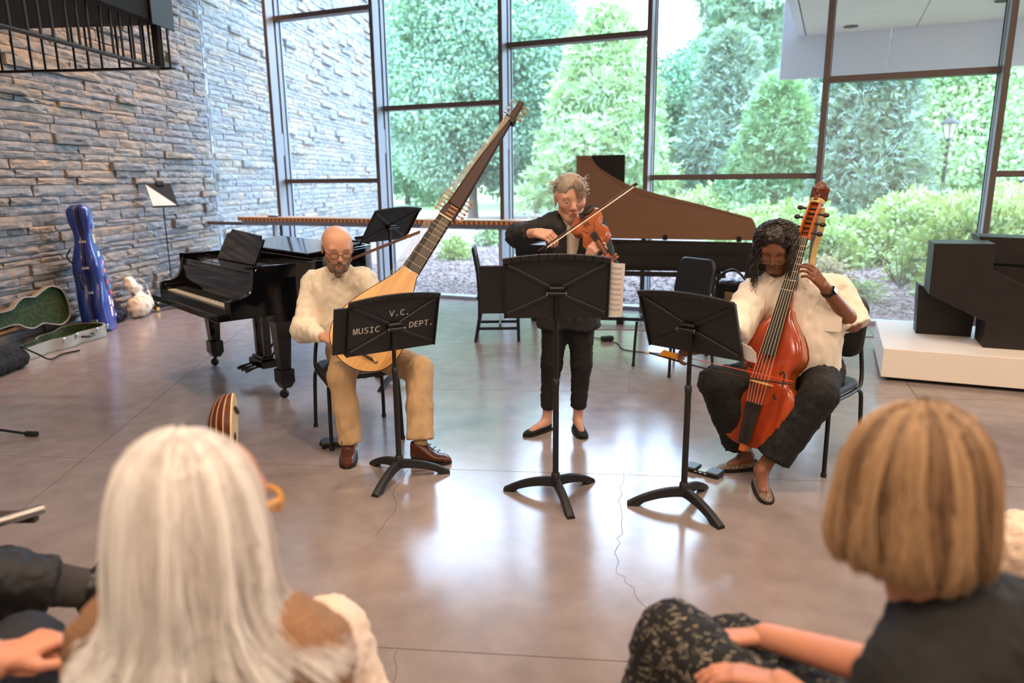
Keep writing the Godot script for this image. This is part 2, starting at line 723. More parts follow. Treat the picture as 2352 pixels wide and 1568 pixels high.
func downlights() -> void:
	var n := 0
	for z in [3.0, -0.2, -3.4]:
		for x in [-3.6, -0.6, 2.4, 5.4]:
			var o := thing("ceiling_downlight", "round recessed ceiling lamp with a warm glow", "lamp", Vector3(x, 5.46, z), 0.0, "round recessed ceiling lamps")
			var g := Geo.new()
			g.lathe([[0.13, 0.0], [0.13, 0.03], [0.10, 0.035], [0.10, 0.0]], Transform3D(), 24)
			put(g, "trim_ring", M["bronze_metal"], o)
			g = Geo.new()
			g.lathe([[0.095, 0.012], [0.095, 0.02]], Transform3D(), 24)
			put(g, "lamp_disc", M["lamp_glow"], o)
			var l := SpotLight3D.new()
			l.name = "light"
			l.light_color = Color(1.0, 0.87, 0.74)
			l.light_energy = 6.0
			l.light_size = 0.1
			l.spot_angle = 76.0
			l.spot_angle_attenuation = 0.5
			l.spot_range = 16.0
			l.spot_attenuation = 2.0
			l.shadow_enabled = true
			o.add_child(l)
			l.position = Vector3(0, -0.01, 0)
			l.rotation.x = -PI / 2
			n += 1
	# a row of ceiling spots close to the stone wall, washing it from above
	for z in [-6.2, -7.6, -9.0, -10.4]:
		var o := thing("wall_washer", "small ceiling spot washing the stone wall with warm light", "lamp", Vector3(WO.x + 1.9, 5.46, z), 0.0, "ceiling spots along the stone wall")
		var g := Geo.new()
		g.lathe([[0.09, 0.0], [0.09, 0.03], [0.07, 0.035], [0.07, 0.0]], Transform3D(), 20)
		put(g, "trim_ring", M["bronze_metal"], o)
		g = Geo.new()
		g.lathe([[0.066, 0.012], [0.066, 0.02]], Transform3D(), 20)
		put(g, "lamp_disc", M["lamp_glow"], o)
		var l := SpotLight3D.new()
		l.name = "light"
		l.light_color = Color(1.0, 0.74, 0.48)
		l.light_energy = 6.0
		l.light_size = 0.06
		l.spot_angle = 38.0
		l.spot_angle_attenuation = 0.8
		l.spot_range = 12.0
		l.spot_attenuation = 2.0
		l.shadow_enabled = true
		o.add_child(l)
		l.position = Vector3(0, -0.01, 0)
		l.rotation = Vector3(-PI / 2 + 0.42, PI / 2, 0)


func room() -> void:
	# floor slabs, cut by saw joints
	var fl := setting("floor", "polished brown-grey concrete floor with saw-cut joints and cracks", "floor")
	var g := Geo.new()
	g.box(Vector3(1.5, -0.15, -4.0), Vector3(22, 0.2, 24))
	put(g, "subfloor", M["joint_filler"], fl)
	var r := Vector2(0.9945, 0.1047)
	var rows := [4.1, 2.45, 0.8, -0.62, -2.22, -3.845, -5.455, -7.08, -8.7, -10.3, -11.9, -13.5]   # z of each joint where x = 0
	var gap := 0.0022
	for i in rows.size() - 1:
		var za: float = rows[i] - gap
		var zb: float = rows[i + 1] + gap
		# the crossing joints: left one at right angles, right one slanting
		var cuts := [[-9.0, 0.0], [-2.12, 0.115], [1.26, -0.34], [11.0, 0.0]]
		for k in 3:
			var poly := PackedVector2Array()
			for e in [[k, za], [k + 1, za], [k + 1, zb], [k, zb]]:
				var c: Array = cuts[e[0]]
				# x = c0 - c1 * (z) for points on z = e1 + x * 0.1053
				var x: float = (c[0] + c[1] * e[1]) / (1.0 - c[1] * 0.1053)
				x += gap if e[0] == k else -gap
				poly.append(Vector2(x, e[1] + x * 0.1053))
			# keep the slab inside the facade and the walls
			var room_poly := PackedVector2Array([Vector2(-5.6, 5.9), Vector2(9.4, 5.9), Vector2(9.4, -5.55), Vector2(-4.6, -11.715), Vector2(-5.6, -11.0)])
			for part in Geometry2D.intersect_polygons(poly, room_poly):
				var s := Geo.new()
				s.prism(part, Transform3D(Basis(Vector3(1, 0, 0), Vector3(0, 0, 1), Vector3(0, -1, 0)), Vector3.ZERO), 0.05)
				put(s, "slab", M["polished_concrete"], fl)
	# hairline cracks
	for path in [
			[Vector3(0.62, 0, -3.83), Vector3(0.55, 0, -3.45), Vector3(0.52, 0, -3.2), Vector3(0.46, 0, -2.95), Vector3(0.435, 0, -2.75), Vector3(0.50, 0, -2.55), Vector3(0.545, 0, -2.43), Vector3(0.60, 0, -2.2)],
			[Vector3(1.06, 0, -6.85), Vector3(1.02, 0, -6.4), Vector3(1.04, 0, -6.1), Vector3(0.97, 0, -5.8), Vector3(0.94, 0, -5.55), Vector3(0.90, 0, -5.36)],
			[Vector3(-0.60, 0, -3.9), Vector3(-0.63, 0, -3.6), Vector3(-0.60, 0, -3.35), Vector3(-0.66, 0, -3.05)],
			[Vector3(-0.42, 0, -2.24), Vector3(-0.40, 0, -2.05), Vector3(-0.45, 0, -1.9)]]:
		var pts := []
		for i in path.size() - 1:
			for k in 5:
				var q: Vector3 = path[i].lerp(path[i + 1], k / 5.0)
				pts.append(q + Vector3(rng.randf_range(-0.012, 0.012), 0.0002, rng.randf_range(-0.012, 0.012)))
		var s := Geo.new()
		s.ribbon(pts, 0.0022, Vector3.UP, 0.0006)
		put(s, "crack", M["crack"], fl)
	# ceiling and closing walls, with thickness
	g = Geo.new()
	g.box(Vector3(1.3, 5.65, -3.0), Vector3(17.0, 0.3, 18.4))
	tag(put(g, "ceiling", M["plaster_white"]), "plain white plaster ceiling high above the lobby", "ceiling", "", "structure")
	g = Geo.new()
	g.box(Vector3(1.3, 2.7, 6.1), Vector3(17.0, 5.8, 0.3))
	tag(put(g, "wall_back", M["plaster_beige"]), "plain beige wall behind the audience", "wall", "", "structure")
	g = Geo.new()
	g.box(Vector3(9.55, 2.7, 0.2), Vector3(0.3, 5.8, 11.6))
	tag(put(g, "wall_right", M["plaster_beige"]), "plain beige wall closing the lobby on the right", "wall", "", "structure")


func stone_mesh(sd: int) -> ArrayMesh:
	# a unit block, split face towards +z, chipped edges
	var n := FastNoiseLite.new()
	n.seed = sd
	n.frequency = 0.9
	var g := Geo.new()
	var nx := 5
	var ny := 3
	var grid := []
	for j in ny + 1:
		var row := []
		for i in nx + 1:
			var x := float(i) / nx - 0.5
			var y := float(j) / ny - 0.5
			var edge := i == 0 or j == 0 or i == nx or j == ny
			var zz := 0.5 + n.get_noise_2d(i * 1.3, j * 1.1) * 0.24 - (0.10 if edge else 0.0)
			if not edge:
				x += n.get_noise_2d(i * 2.0 + 9.0, j) * 0.06
				y += n.get_noise_2d(i, j * 2.0 + 40.0) * 0.10
			row.append(Vector3(x * (0.99 if edge else 1.0), y * 0.98, zz))
		grid.append(row)
	for j in ny:
		for i in nx:
			if (i + j + sd) % 2:
				g.quad(grid[j][i], grid[j + 1][i], grid[j + 1][i + 1], grid[j][i + 1])
			else:
				g.quad(grid[j + 1][i], grid[j + 1][i + 1], grid[j][i + 1], grid[j][i])
	# sides back to the wall
	var rim := []
	for i in nx:
		rim.append(grid[0][i])
	for j in ny:
		rim.append(grid[j][nx])
	for i in nx:
		rim.append(grid[ny][nx - i])
	for j in ny:
		rim.append(grid[ny - j][0])
	for i in rim.size():
		var a: Vector3 = rim[i]
		var b: Vector3 = rim[(i + 1) % rim.size()]
		g.quad(a, b, Vector3(b.x, b.y, -0.6), Vector3(a.x, a.y, -0.6))
	return g.mesh(null)


func stone_walls() -> void:
	var shapes := []
	var soups := []
	for i in 10:
		shapes.append(stone_mesh(100 + i))
		soups.append(shapes[i].get_faces())
	var cam := Vector3(0, 1.62, 0)
	for part in 2:
		var o: Node3D
		var t0 := -8.0
		var t1 := 4.30
		var top := 5.5
		if part == 0:
			o = setting("wall_left", "coursed split bluestone wall inside the lobby, stones standing proud", "wall")
		else:
			o = setting("wall_garden", "the same split bluestone wall running on outside the glass", "wall")
			t0 = 4.36
			t1 = 16.0
			top = 8.6
		var core := Geo.new()
		var t00 := -13.7 if part == 0 else t0
		core.box(wpos((t00 + t1) / 2, top / 2, -0.27), Vector3(t1 - t00, top, 0.4), Basis(WU, Vector3.UP, WU.cross(Vector3.UP)))
		put(core, "core", M["wall_core"], o)
		var list := []
		var y := 0.0
		while y < top - 0.05:
			var h := rng.randf_range(0.075, 0.125)
			if rng.randf() < 0.12:
				h = rng.randf_range(0.05, 0.07)
			h = minf(h, top - y)
			var t := t0 + rng.randf_range(-0.4, 0.0)
			while t < t1:
				var l := rng.randf_range(0.26, 0.85)
				var a := maxf(t, t0)
				var b := minf(t + l, t1)
				if b - a > 0.06:
					var proud := 0.028 + rng.randf() * 0.018
					if rng.randf() < 0.14:
						proud = rng.randf_range(0.06, 0.10)
					list.append([(a + b) / 2, y + h / 2, b - a, h, proud, rng.randi() % 10, rng.randi() % 5, rng.randf() < 0.5])
				t += l
			y += h
		# the stones that show largest are parts, the rest one joined part
		for s in list:
			var p := wpos(s[0], s[1])
			var d := p - cam
			var area: float = s[2] * s[3] * absf(d.normalized().dot(WN)) / d.length_squared()
			var zf := -d.z
			var px := 1176.0 + 1660.0 * d.x / zf
			var py := 411.0 - 1660.0 * d.y / zf
			var seen := zf > 1.0 and px > -60 and px < 960 and py > -110 and py < 880
			s.append(area if seen else area * 0.001)
		list.sort_custom(func(p, q): return p[8] > q[8])
		var rest := []
		var rest_n := []
		for i in 5:
			rest.append(PackedVector3Array())
			rest_n.append(PackedVector3Array())
		var bas := Basis(WU, Vector3.UP, WN)
		for i in list.size():
			var s: Array = list[i]
			var tr := Transform3D(bas * Basis.from_scale(Vector3(s[2] - 0.006, s[3] - 0.005, 0.09)), wpos(s[0], s[1], s[4] - 0.02))
			if s[7]:
				tr.basis = bas * Basis(Vector3.BACK, PI) * Basis.from_scale(Vector3(s[2] - 0.006, s[3] - 0.005, 0.09))
			if i < 300:
				var mi := MeshInstance3D.new()
				mi.mesh = shapes[s[5]]
				mi.material_override = M["split_stone_%d" % s[6]]
				mi.transform = tr
				place(mi, "stone", o)
			elif s[0] > t0 + 4.0 or part == 1 or s[8] > 0.0:
				var soup: PackedVector3Array = soups[s[5]]
				var vs: PackedVector3Array = rest[s[6]]
				var ns: PackedVector3Array = rest_n[s[6]]
				for k in range(0, soup.size(), 3):
					var pa := tr * soup[k]
					var pb := tr * soup[k + 1]
					var pc := tr * soup[k + 2]
					var nn := (pc - pa).cross(pb - pa).normalized()
					vs.append(pa); vs.append(pb); vs.append(pc)
					ns.append(nn); ns.append(nn); ns.append(nn)
				rest[s[6]] = vs
				rest_n[s[6]] = ns
		var am := ArrayMesh.new()
		for i in 5:
			var arr := []
			arr.resize(Mesh.ARRAY_MAX)
			arr[Mesh.ARRAY_VERTEX] = rest[i]
			arr[Mesh.ARRAY_NORMAL] = rest_n[i]
			am.add_surface_from_arrays(Mesh.PRIMITIVE_TRIANGLES, arr)
			am.surface_set_material(i, M["split_stone_%d" % i])
		var mi := put_mesh(am, "stone_courses", o)
		mi.set_meta("kind", "stuff")


func facade() -> void:
	var bas := fbasis()
	var ms := [-6.72, -5.18, -3.40, -1.53, 0.33, 2.22, 3.82, 5.6, 7.4, 8.9]
	var top := 5.5
	for i in ms.size():
		var s: float = ms[i]
		var o := setting("trim_%d" % (i + 1), ["grey steel jamb against the stone wall", "deep steel mullion in front of the outside stone wall", "deep steel mullion left of the leafy tree", "deep steel mullion behind the theorbo head", "deep steel mullion behind the harpsichord lid", "bronze steel mullion behind the carved scroll", "bronze steel mullion behind the dark sculpture", "steel mullion past the right frame edge", "steel mullion further past the right frame edge", "steel mullion at the right wall"][i], "mullion")
		var g := Geo.new()
		if i == 0:
			g.box(fpos(s, top / 2, 0.02), Vector3(0.07, top, 0.26), bas, 0.004)
			put(g, "jamb", M["grey_metal"], o)
			continue
		g.box(fpos(s, top / 2, 0.22), Vector3(0.055, top, 0.012), bas, 0.003)
		put(g, "face_plate", M["bronze_metal"], o)
		g = Geo.new()
		g.box(fpos(s, top / 2, 0.14), Vector3(0.05, top, 0.15), bas, 0.003)
		put(g, "fin", M["grey_metal"], o)
		g = Geo.new()
		g.box(fpos(s, top / 2, 0.05), Vector3(0.022, top, 0.06), bas)
		put(g, "web", M["dark_gap"], o)
		g = Geo.new()
		g.box(fpos(s, top / 2, -0.03), Vector3(0.06, top, 0.13), bas, 0.003)
		put(g, "frame", M["grey_metal"], o)
		g = Geo.new()
		g.box(fpos(s, 2.15, 0.05), Vector3(0.045, 0.32, 0.055), bas, 0.002)
		put(g, "splice_plate", M["grey_metal"], o)
	var tr := [[], [1.62, 3.89], [2.58], [3.25], [1.62], [2.62], [1.62, 3.4], [2.6], [3.2]]
	for i in ms.size() - 1:
		var a: float = ms[i] + 0.03
		var b: float = ms[i + 1] - 0.03
		var o := setting("window_%d" % (i + 1), ["tall window bay with the outside stone wall close behind", "tall window bay showing the stone wall, crossed by two bars", "window bay filled by the leafy tree, crossed by one bar", "window bay behind the violinist with pale trees and sky", "window bay above the harpsichord with blue-green conifers", "window bay with the white canopy and lamp post outside", "narrow window bay at the right frame edge", "window bay past the right frame edge", "last window bay before the right wall"][i], "window")
		var ys := [0.04]
		for h in tr[i]:
			ys.append(h)
		ys.append(top - 0.02)
		var g := Geo.new()
		g.box(fpos((a + b) / 2, 0.02, 0.0), Vector3(b - a + 0.06, 0.05, 0.16), bas, 0.004)
		put(g, "sill", M["grey_metal"], o)
		g = Geo.new()
		g.box(fpos((a + b) / 2, top - 0.03, 0.0), Vector3(b - a, 0.06, 0.16), bas, 0.004)
		put(g, "head", M["bronze_metal"], o)
		for k in ys.size() - 1:
			g = Geo.new()
			g.box(fpos((a + b) / 2, (ys[k] + ys[k + 1]) / 2, -0.05), Vector3(b - a, ys[k + 1] - ys[k], 0.012), bas)
			put(g, "glass_pane", M["window_glass"], o)
			for e in [a, b]:
				g = Geo.new()
				g.box(fpos(e, (ys[k] + ys[k + 1]) / 2, -0.05), Vector3(0.014, ys[k + 1] - ys[k], 0.02), bas)
				put(g, "gasket", M["gasket"], o)
		for h in tr[i]:
			g = Geo.new()
			g.box(fpos((a + b) / 2, h, 0.0), Vector3(b - a + 0.02, 0.062, 0.15), bas, 0.003)
			put(g, "transom", M["bronze_metal"], o)
	# a low stem wall fills the sliver between the jamb and the stone
	var g := Geo.new()
	g.box(fpos(-6.86, top / 2, -0.05), Vector3(0.24, top, 0.1), bas)
	tag(put(g, "trim_11", M["grey_metal"]), "grey closing strip between window jamb and stones", "trim", "", "structure")


func balcony() -> void:
	var o := setting("balcony_left", "dark steel balcony with bar railing high on the left wall", "balcony")
	var c := Vector3(-2.6, 2.45, -5.7)
	var back := -WN     # to the wall
	var near := -WU     # towards the camera
	var bs := Basis(WN, Vector3.UP, WN.cross(Vector3.UP))
	# slab
	var g := Geo.new()
	var sl := c + back * 1.33 + near * 1.6 + Vector3(0, 0.62, 0)
	g.box(sl + Vector3(0.0, 0, 0), Vector3(2.8, 0.66, 3.12), Basis(WN, Vector3.UP, -WU), 0.01)
	put(g, "slab", M["dark_gap"], o)
	g = Geo.new()
	g.box(c + Vector3(0.09, 0.58, -0.0) + near * 0.06, Vector3(0.012, 0.62, 0.3), Basis(WN, Vector3.UP, -WU), 0.003)
	put(g, "fascia_plate", M["black_steel"], o)
	# rails
	for run in [[c, c + near * 3.4, "rail_towards_lobby"], [c + near * 0.0, c + back * 2.55, "rail_end"]]:
		g = Geo.new()
		g.bar(run[0], run[1], 0.05, 0.016, Vector3.UP, 0.003)
		put(g, "bottom_rail", M["black_steel"], o)
		g = Geo.new()
		g.bar(run[0] + Vector3(0, 1.75, 0), run[1] + Vector3(0, 1.75, 0), 0.05, 0.03, Vector3.UP, 0.003)
		put(g, "handrail", M["black_steel"], o)
		var dir: Vector3 = (run[1] - run[0]).normalized()
		var d := 0.10
		var k := 0
		while d < run[0].distance_to(run[1]):
			g = Geo.new()
			g.tube([run[0] + dir * d, run[0] + dir * d + Vector3(0, 1.75, 0)], 0.0085, 8)
			put(g, "baluster", M["black_steel"], o)
			d += 0.105 if k % 3 != 2 else 0.135
			k += 1
	g = Geo.new()
	g.box(c + Vector3(0, 0.88, 0), Vector3(0.05, 1.78, 0.05), bs, 0.004)
	put(g, "corner_post", M["black_steel"], o)
	# the outer guard, a hand's width beyond the corner
	g = Geo.new()
	g.bar(c + Vector3(0, -0.005, 0), c + WN * 0.12 + near * 0.02 + Vector3(0, -0.005, 0), 0.05, 0.014, Vector3.UP, 0.003)
	put(g, "bottom_rail", M["black_steel"], o)
	for d in [0.035, 0.085]:
		g = Geo.new()
		g.tube([c + WN * d, c + WN * d + Vector3(0, 1.75, 0)], 0.0085, 8)
		put(g, "baluster", M["black_steel"], o)


func sprig(kind: int, sd: int) -> ArrayMesh:
	# a handful of leaves or needles round the origin
	var r := RandomNumberGenerator.new()
	r.seed = sd
	var g := Geo.new()
	var n := 14
	for i in n:
		var d := Vector3(r.randfn(), r.randfn() * 0.7, r.randfn()).normalized()
		var p := d * r.randf_range(0.1, 0.34)
		var a := (d + Vector3(0, -0.35, 0) + Vector3(r.randfn(), r.randfn(), r.randfn()) * 0.35).normalized()
		var x := a.cross(Vector3(r.randfn(), r.randfn(), r.randfn())).normalized()
		if kind == 0:
			# broad leaf: folded along the midrib
			var l := r.randf_range(0.13, 0.2)
			var w := l * 0.36
			var up := a.cross(x) * (w * 0.35)
			g.tri(p, p + a * l * 0.5 + x * w + up, p + a * l)
			g.tri(p, p + a * l, p + a * l * 0.5 - x * w + up)
		else:
			# feathery needle spray
			var l := r.randf_range(0.22, 0.36)
			for k in 3:
				var b := (a + x * (k - 1) * 0.55).normalized()
				var q := p + a * l * 0.2 * k
				var y := b.cross(a.cross(x)).normalized()
				g.tri(q, q + b * l * 0.5 + y * 0.022, q + b * l * 0.8)
				g.tri(q, q + b * l * 0.8, q + b * l * 0.5 - y * 0.022)
	return g.mesh(null)


func leaf_mat(key: String, backlight := 0.5) -> StandardMaterial3D:
	var m := mat(key, Color(1, 1, 1), 0.6, 0.0, 0.35)
	m.vertex_color_use_as_albedo = true
	m.backlight_enabled = true
	m.backlight = Color(backlight, backlight, backlight * 0.6)
	m.cull_mode = BaseMaterial3D.CULL_DISABLED
	return m


func foliage(list: Array, mesh: Mesh, called: String, parent: Node) -> void:
	# list of [position, size, colour]
	var mm := MultiMesh.new()
	mm.transform_format = MultiMesh.TRANSFORM_3D
	mm.use_colors = true
	mm.mesh = mesh
	mm.instance_count = list.size()
	for i in list.size():
		var b := Basis(Vector3(rng.randfn(), rng.randfn() + 1.5, rng.randfn()).normalized(), rng.randf() * TAU)
		if list[i].size() > 3:
			b = list[i][3]
		mm.set_instance_transform(i, Transform3D(b.scaled_local(Vector3.ONE * list[i][1]), list[i][0]))
		mm.set_instance_color(i, list[i][2])
	var o := MultiMeshInstance3D.new()
	o.multimesh = mm
	o.material_override = M["leaf"]
	o.name = called
	o.set_meta("kind", "stuff")
	parent.add_child(o, true)


func tint(a: Color, spread := 0.15) -> Color:
	var k := 1.0 + rng.randf_range(-spread, spread)
	return Color(a.r * k * rng.randf_range(0.92, 1.1), a.g * k, a.b * k * rng.randf_range(0.85, 1.15))


func broad_tree(label: String, at: Vector3, h: float, wid: float, base: float, color: Color, count: int, size: float, sprigs: Mesh, trunk_r := 0.16) -> void:
	var o := thing("leafy_tree", label, "tree", at, 0.0, "trees beyond the glass")
	var g := Geo.new()
	var pts := [Vector3.ZERO, Vector3(0.05, h * 0.25, 0), Vector3(-0.1, h * 0.5, 0.1), Vector3(0.1, h * 0.75, 0), Vector3(0.05, h * 0.95, 0)]
	g.tube(spline(pts, 3), [trunk_r * 1.3, trunk_r, trunk_r, trunk_r, trunk_r * 0.9, trunk_r * 0.85, trunk_r * 0.7, trunk_r * 0.6, trunk_r * 0.5, trunk_r * 0.4, trunk_r * 0.3, trunk_r * 0.2, 0.02], 10)
	put(g, "trunk", M["bark"], o)
	var clumps := []
	g = Geo.new()
	for i in 22:
		var f := float(i) / 22.0
		var y := lerpf(base, h * 0.96, f)
		var prof := sin(PI * clampf(0.18 + 0.80 * f, 0, 1))
		var a := i * 2.4
		var rad := wid * 0.5 * prof
		var p := Vector3(cos(a) * rad * 0.62, y, sin(a) * rad * 0.62)
		clumps.append([p, maxf(0.6, rad * 0.62), maxf(0.5, rad * 0.42)])
		var y0 := maxf(base * 0.7, y - rad * 0.7)
		g.tube(arc(Vector3(0, y0, 0), Vector3(p.x * 0.4, y0 + (y - y0) * 0.8, p.z * 0.4), p, 4), [0.06, 0.05, 0.04, 0.03, 0.015], 6)
	put(g, "branches", M["bark"], o)
	var list := []
	for i in count:
		var c: Array = clumps[rng.randi() % clumps.size()]
		var d := Vector3(rng.randfn(), rng.randfn(), rng.randfn()).normalized() * pow(rng.randf(), 0.4)
		var p: Vector3 = c[0] + Vector3(d.x * c[1], d.y * c[2], d.z * c[1])
		list.append([p, size * rng.randf_range(0.7, 1.3), tint(color, 0.28)])
	foliage(list, sprigs, "leaves", o)


func conifer(label: String, at: Vector3, h: float, wid: float, base: float, color: Color, tiers: int, droop: float, size: float, dens: int, sprigs: Mesh, trunk_r := 0.14, open_top := 0.0) -> void:
	var o := thing("conifer_tree", label, "tree", at, 0.0, "trees beyond the glass")
	var g := Geo.new()
	g.tube([Vector3.ZERO, Vector3(0.03, h * 0.4, 0), Vector3(-0.02, h * 0.8, 0), Vector3(0, h, 0)], [trunk_r, trunk_r * 0.8, trunk_r * 0.4, 0.02], 10)
	put(g, "trunk", M["bark"], o)
	var list := []
	g = Geo.new()
	for i in tiers:
		var f := float(i) / tiers
		var y := lerpf(base, h * 0.97, f)
		var rad := wid * 0.5 * (pow(1.0 - f, 0.75) * (1.0 - open_top) + open_top * (0.55 + 0.45 * sin(f * 9.0 + at.x))) + 0.15
		var nb := 7 if rad > 0.6 else 5
		for b in nb:
			var a := TAU * (b + rng.randf() * 0.5) / nb + i * 0.7
			var l := rad * rng.randf_range(0.75, 1.12)
			var dir := Vector3(cos(a), 0, sin(a))
			var tip := Vector3(0, y, 0) + dir * l + Vector3(0, -droop * l, 0)
			var mid := Vector3(0, y + 0.12 * l, 0) + dir * l * 0.55
			var path := arc(Vector3(0, y, 0), mid, tip, 4)
			g.tube(path, [0.035, 0.028, 0.02, 0.014, 0.008], 5)
			for k in dens:
				var t := rng.randf_range(0.2, 1.0)
				var q: Vector3 = Vector3(0, y, 0).lerp(mid, t).lerp(mid.lerp(tip, t), t)
				var side := dir.cross(Vector3.UP)
				q += side * rng.randfn() * 0.16 * l * t + Vector3(0, rng.randfn() * 0.05 - 0.05, 0)
				list.append([q, size * rng.randf_range(0.7, 1.25), tint(color, 0.22)])
	put(g, "branches", M["bark"], o)
	foliage(list, sprigs, "needles", o)


func shrub(label: String, at: Vector3, rad: float, h: float, color: Color, count: int, size: float, sprigs: Mesh, called := "leafy_shrub", group := "shrubs planted outside") -> void:
	var o := thing(called, label, "shrub", at, 0.0, group)
	var g := Geo.new()
	for i in 7:
		var a := TAU * i / 7.0 + rng.randf()
		var p := Vector3(cos(a) * rad * 0.6, h * 0.7, sin(a) * rad * 0.6)
		g.tube(arc(Vector3(p.x * 0.1, 0, p.z * 0.1), Vector3(p.x * 0.4, h * 0.5, p.z * 0.4), p, 4), 0.012, 5)
	put(g, "stems", M["bark"], o)
	var list := []
	for i in count:
		var d := Vector3(rng.randfn(), absf(rng.randfn()), rng.randfn()).normalized()
		var bumpy := 0.82 + 0.18 * sin(d.x * 7.0 + at.x * 3.0) * cos(d.z * 6.0 + at.z)
		var k := (0.55 + 0.45 * pow(rng.randf(), 0.35)) * bumpy
		list.append([Vector3(d.x * rad * k, maxf(0.06, d.y * h * k), d.z * rad * k), size * rng.randf_range(0.7, 1.25), tint(color, 0.25)])
	foliage(list, sprigs, "leaves", o)


func garden() -> void:
	leaf_mat("leaf", 0.55)
	tri_map(mat("bark", Color(1, 1, 1), 0.9), noise_tex(0.03, [[0.0, Color(0.26, 0.22, 0.20)], [1.0, Color(0.44, 0.40, 0.37)]], 256, 4, 61), Vector3(1, 0.3, 1))
	var mulch := mat("mulch", Color(1, 1, 1), 0.95)
	tri_map(mulch, noise_tex(0.05, [[0.0, Color(0.30, 0.23, 0.21)], [0.4, Color(0.47, 0.39, 0.37)], [0.6, Color(0.58, 0.50, 0.48)], [1.0, Color(0.72, 0.66, 0.64)]], 1024, 5, 71), Vector3(0.35, 0.35, 0.35))
	tri_map(mat("lawn", Color(1, 1, 1), 0.95), noise_tex(0.03, [[0.0, Color(0.34, 0.47, 0.24)], [1.0, Color(0.52, 0.66, 0.38)]], 512, 5, 72), Vector3(0.2, 0.2, 0.2))
	mat("paving", Color(0.74, 0.73, 0.72), 0.85)
	mat("asphalt", Color(0.55, 0.55, 0.56), 0.9)
	# ground outside
	var g := Geo.new()
	g.prism(PackedVector2Array([Vector2(-5.2, -12.0), Vector2(14.0, -3.6), Vector2(40.0, -8.0), Vector2(40.0, -20.0), Vector2(16.0, -24.0), Vector2(2.0, -33.0), Vector2(-12.0, -33.0)]), Transform3D(Basis(Vector3(1, 0, 0), Vector3(0, 0, 1), Vector3(0, -1, 0)), Vector3(0, -0.03, 0)), 0.3)
	tag(put(g, "mulch_bed", M["mulch"]), "brown bark mulch bed outside the glass", "ground", "", "structure")
	g = Geo.new()
	g.prism(PackedVector2Array([Vector2(-14.0, -33.05), Vector2(2.0, -33.05), Vector2(16.0, -24.05), Vector2(40.0, -20.05), Vector2(40.0, -24.0), Vector2(18.0, -28.0), Vector2(3.0, -38.0), Vector2(-14.0, -38.0)]), Transform3D(Basis(Vector3(1, 0, 0), Vector3(0, 0, 1), Vector3(0, -1, 0)), Vector3(0, -0.02, 0)), 0.3)
	tag(put(g, "garden_path", M["paving"]), "pale paved path crossing behind the trees", "path", "", "structure")
	g = Geo.new()
	g.box(Vector3(20, -0.25, -70), Vector3(240, 0.3, 130))
	tag(put(g, "lawn", M["lawn"]), "green lawn beyond the path", "lawn", "", "structure")
	# loose bark chips near the glass
	var chip := Geo.new()
	chip.box(Vector3.ZERO, Vector3(0.05, 0.012, 0.02), Basis(), 0.003)
	var mm := MultiMesh.new()
	mm.transform_format = MultiMesh.TRANSFORM_3D
	mm.use_colors = true
	mm.mesh = chip.mesh(null)
	mm.instance_count = 14000
	for i in mm.instance_count:
		var s := rng.randf_range(-6.0, 6.5)
		var p := fpos(s, -0.02 + rng.randf() * 0.015, -0.25 - 9.0 * pow(rng.randf(), 1.6))
		var b := Basis(Vector3.UP, rng.randf() * TAU) * Basis(Vector3.RIGHT, rng.randfn() * 0.4)
		mm.set_instance_transform(i, Transform3D(b.scaled_local(Vector3(rng.randf_range(0.5, 1.5), 1.0, rng.randf_range(0.6, 1.6))), p))
		var k := rng.randf_range(0.10, 0.42)
		mm.set_instance_color(i, Color(k, k * 0.84, k * 0.80))
	var mi := MultiMeshInstance3D.new()
	mi.multimesh = mm
	var cm := mat("bark_chip", Color(1, 1, 1), 0.95)
	cm.vertex_color_use_as_albedo = true
	mi.material_override = cm
	mi.name = "bark_chips"
	add_child(mi)
	tag(mi, "loose brown bark chips strewn over the bed outside", "mulch", "", "stuff")

	var broad := sprig(0, 5)
	var fine := sprig(1, 6)
	var gl := Color(0.40, 0.55, 0.30)
	var gb := Color(0.25, 0.36, 0.28)
	var gy := Color(0.46, 0.58, 0.24)
	broad_tree("full leafy maple filling the window bay left of the theorbo head", Vector3(-1.6, 0, -31), 12.5, 8.2, 2.0, Color(0.24, 0.40, 0.28), 10400, 0.92, broad, 0.2)
	broad_tree("blue-green leafy tree behind the violinist's head", Vector3(1.3, 0, -36), 11.5, 5.0, 1.2, Color(0.17, 0.38, 0.24), 5200, 1.02, broad)
	conifer("pale yellow-green feathery tree with level tiers behind the violinist", Vector3(3.1, 0, -25), 7.2, 5.0, 1.2, gl, 17, 0.10, 1.08, 36, fine, 0.11)
	broad_tree("tall thin-leaved tree against the white sky", Vector3(0.9, 0, -48), 17.0, 7.5, 6.0, Color(0.30, 0.48, 0.30), 3200, 1.02, broad)
	broad_tree("pale tree peeking over the feathery tree", Vector3(5.6, 0, -46), 12.2, 7.0, 3.0, Color(0.32, 0.50, 0.30), 3800, 1.09, broad)
	conifer("tall open pine with a straight trunk left of the canopy", Vector3(9.6, 0, -31), 15.0, 6.5, 4.6, Color(0.26, 0.42, 0.28), 17, 0.0, 1.04, 27, fine, 0.17, 0.8)
	conifer("second tall open pine close to the white canopy", Vector3(12.6, 0, -34), 16.0, 6.0, 4.8, Color(0.26, 0.42, 0.28), 16, 0.02, 1.04, 27, fine, 0.17, 0.8)
	conifer("blue-green conifer right behind the harpsichord lid mullion", Vector3(7.3, 0, -25.2), 6.4, 3.4, 0.8, gb, 20, 0.16, 1.04, 36, fine)
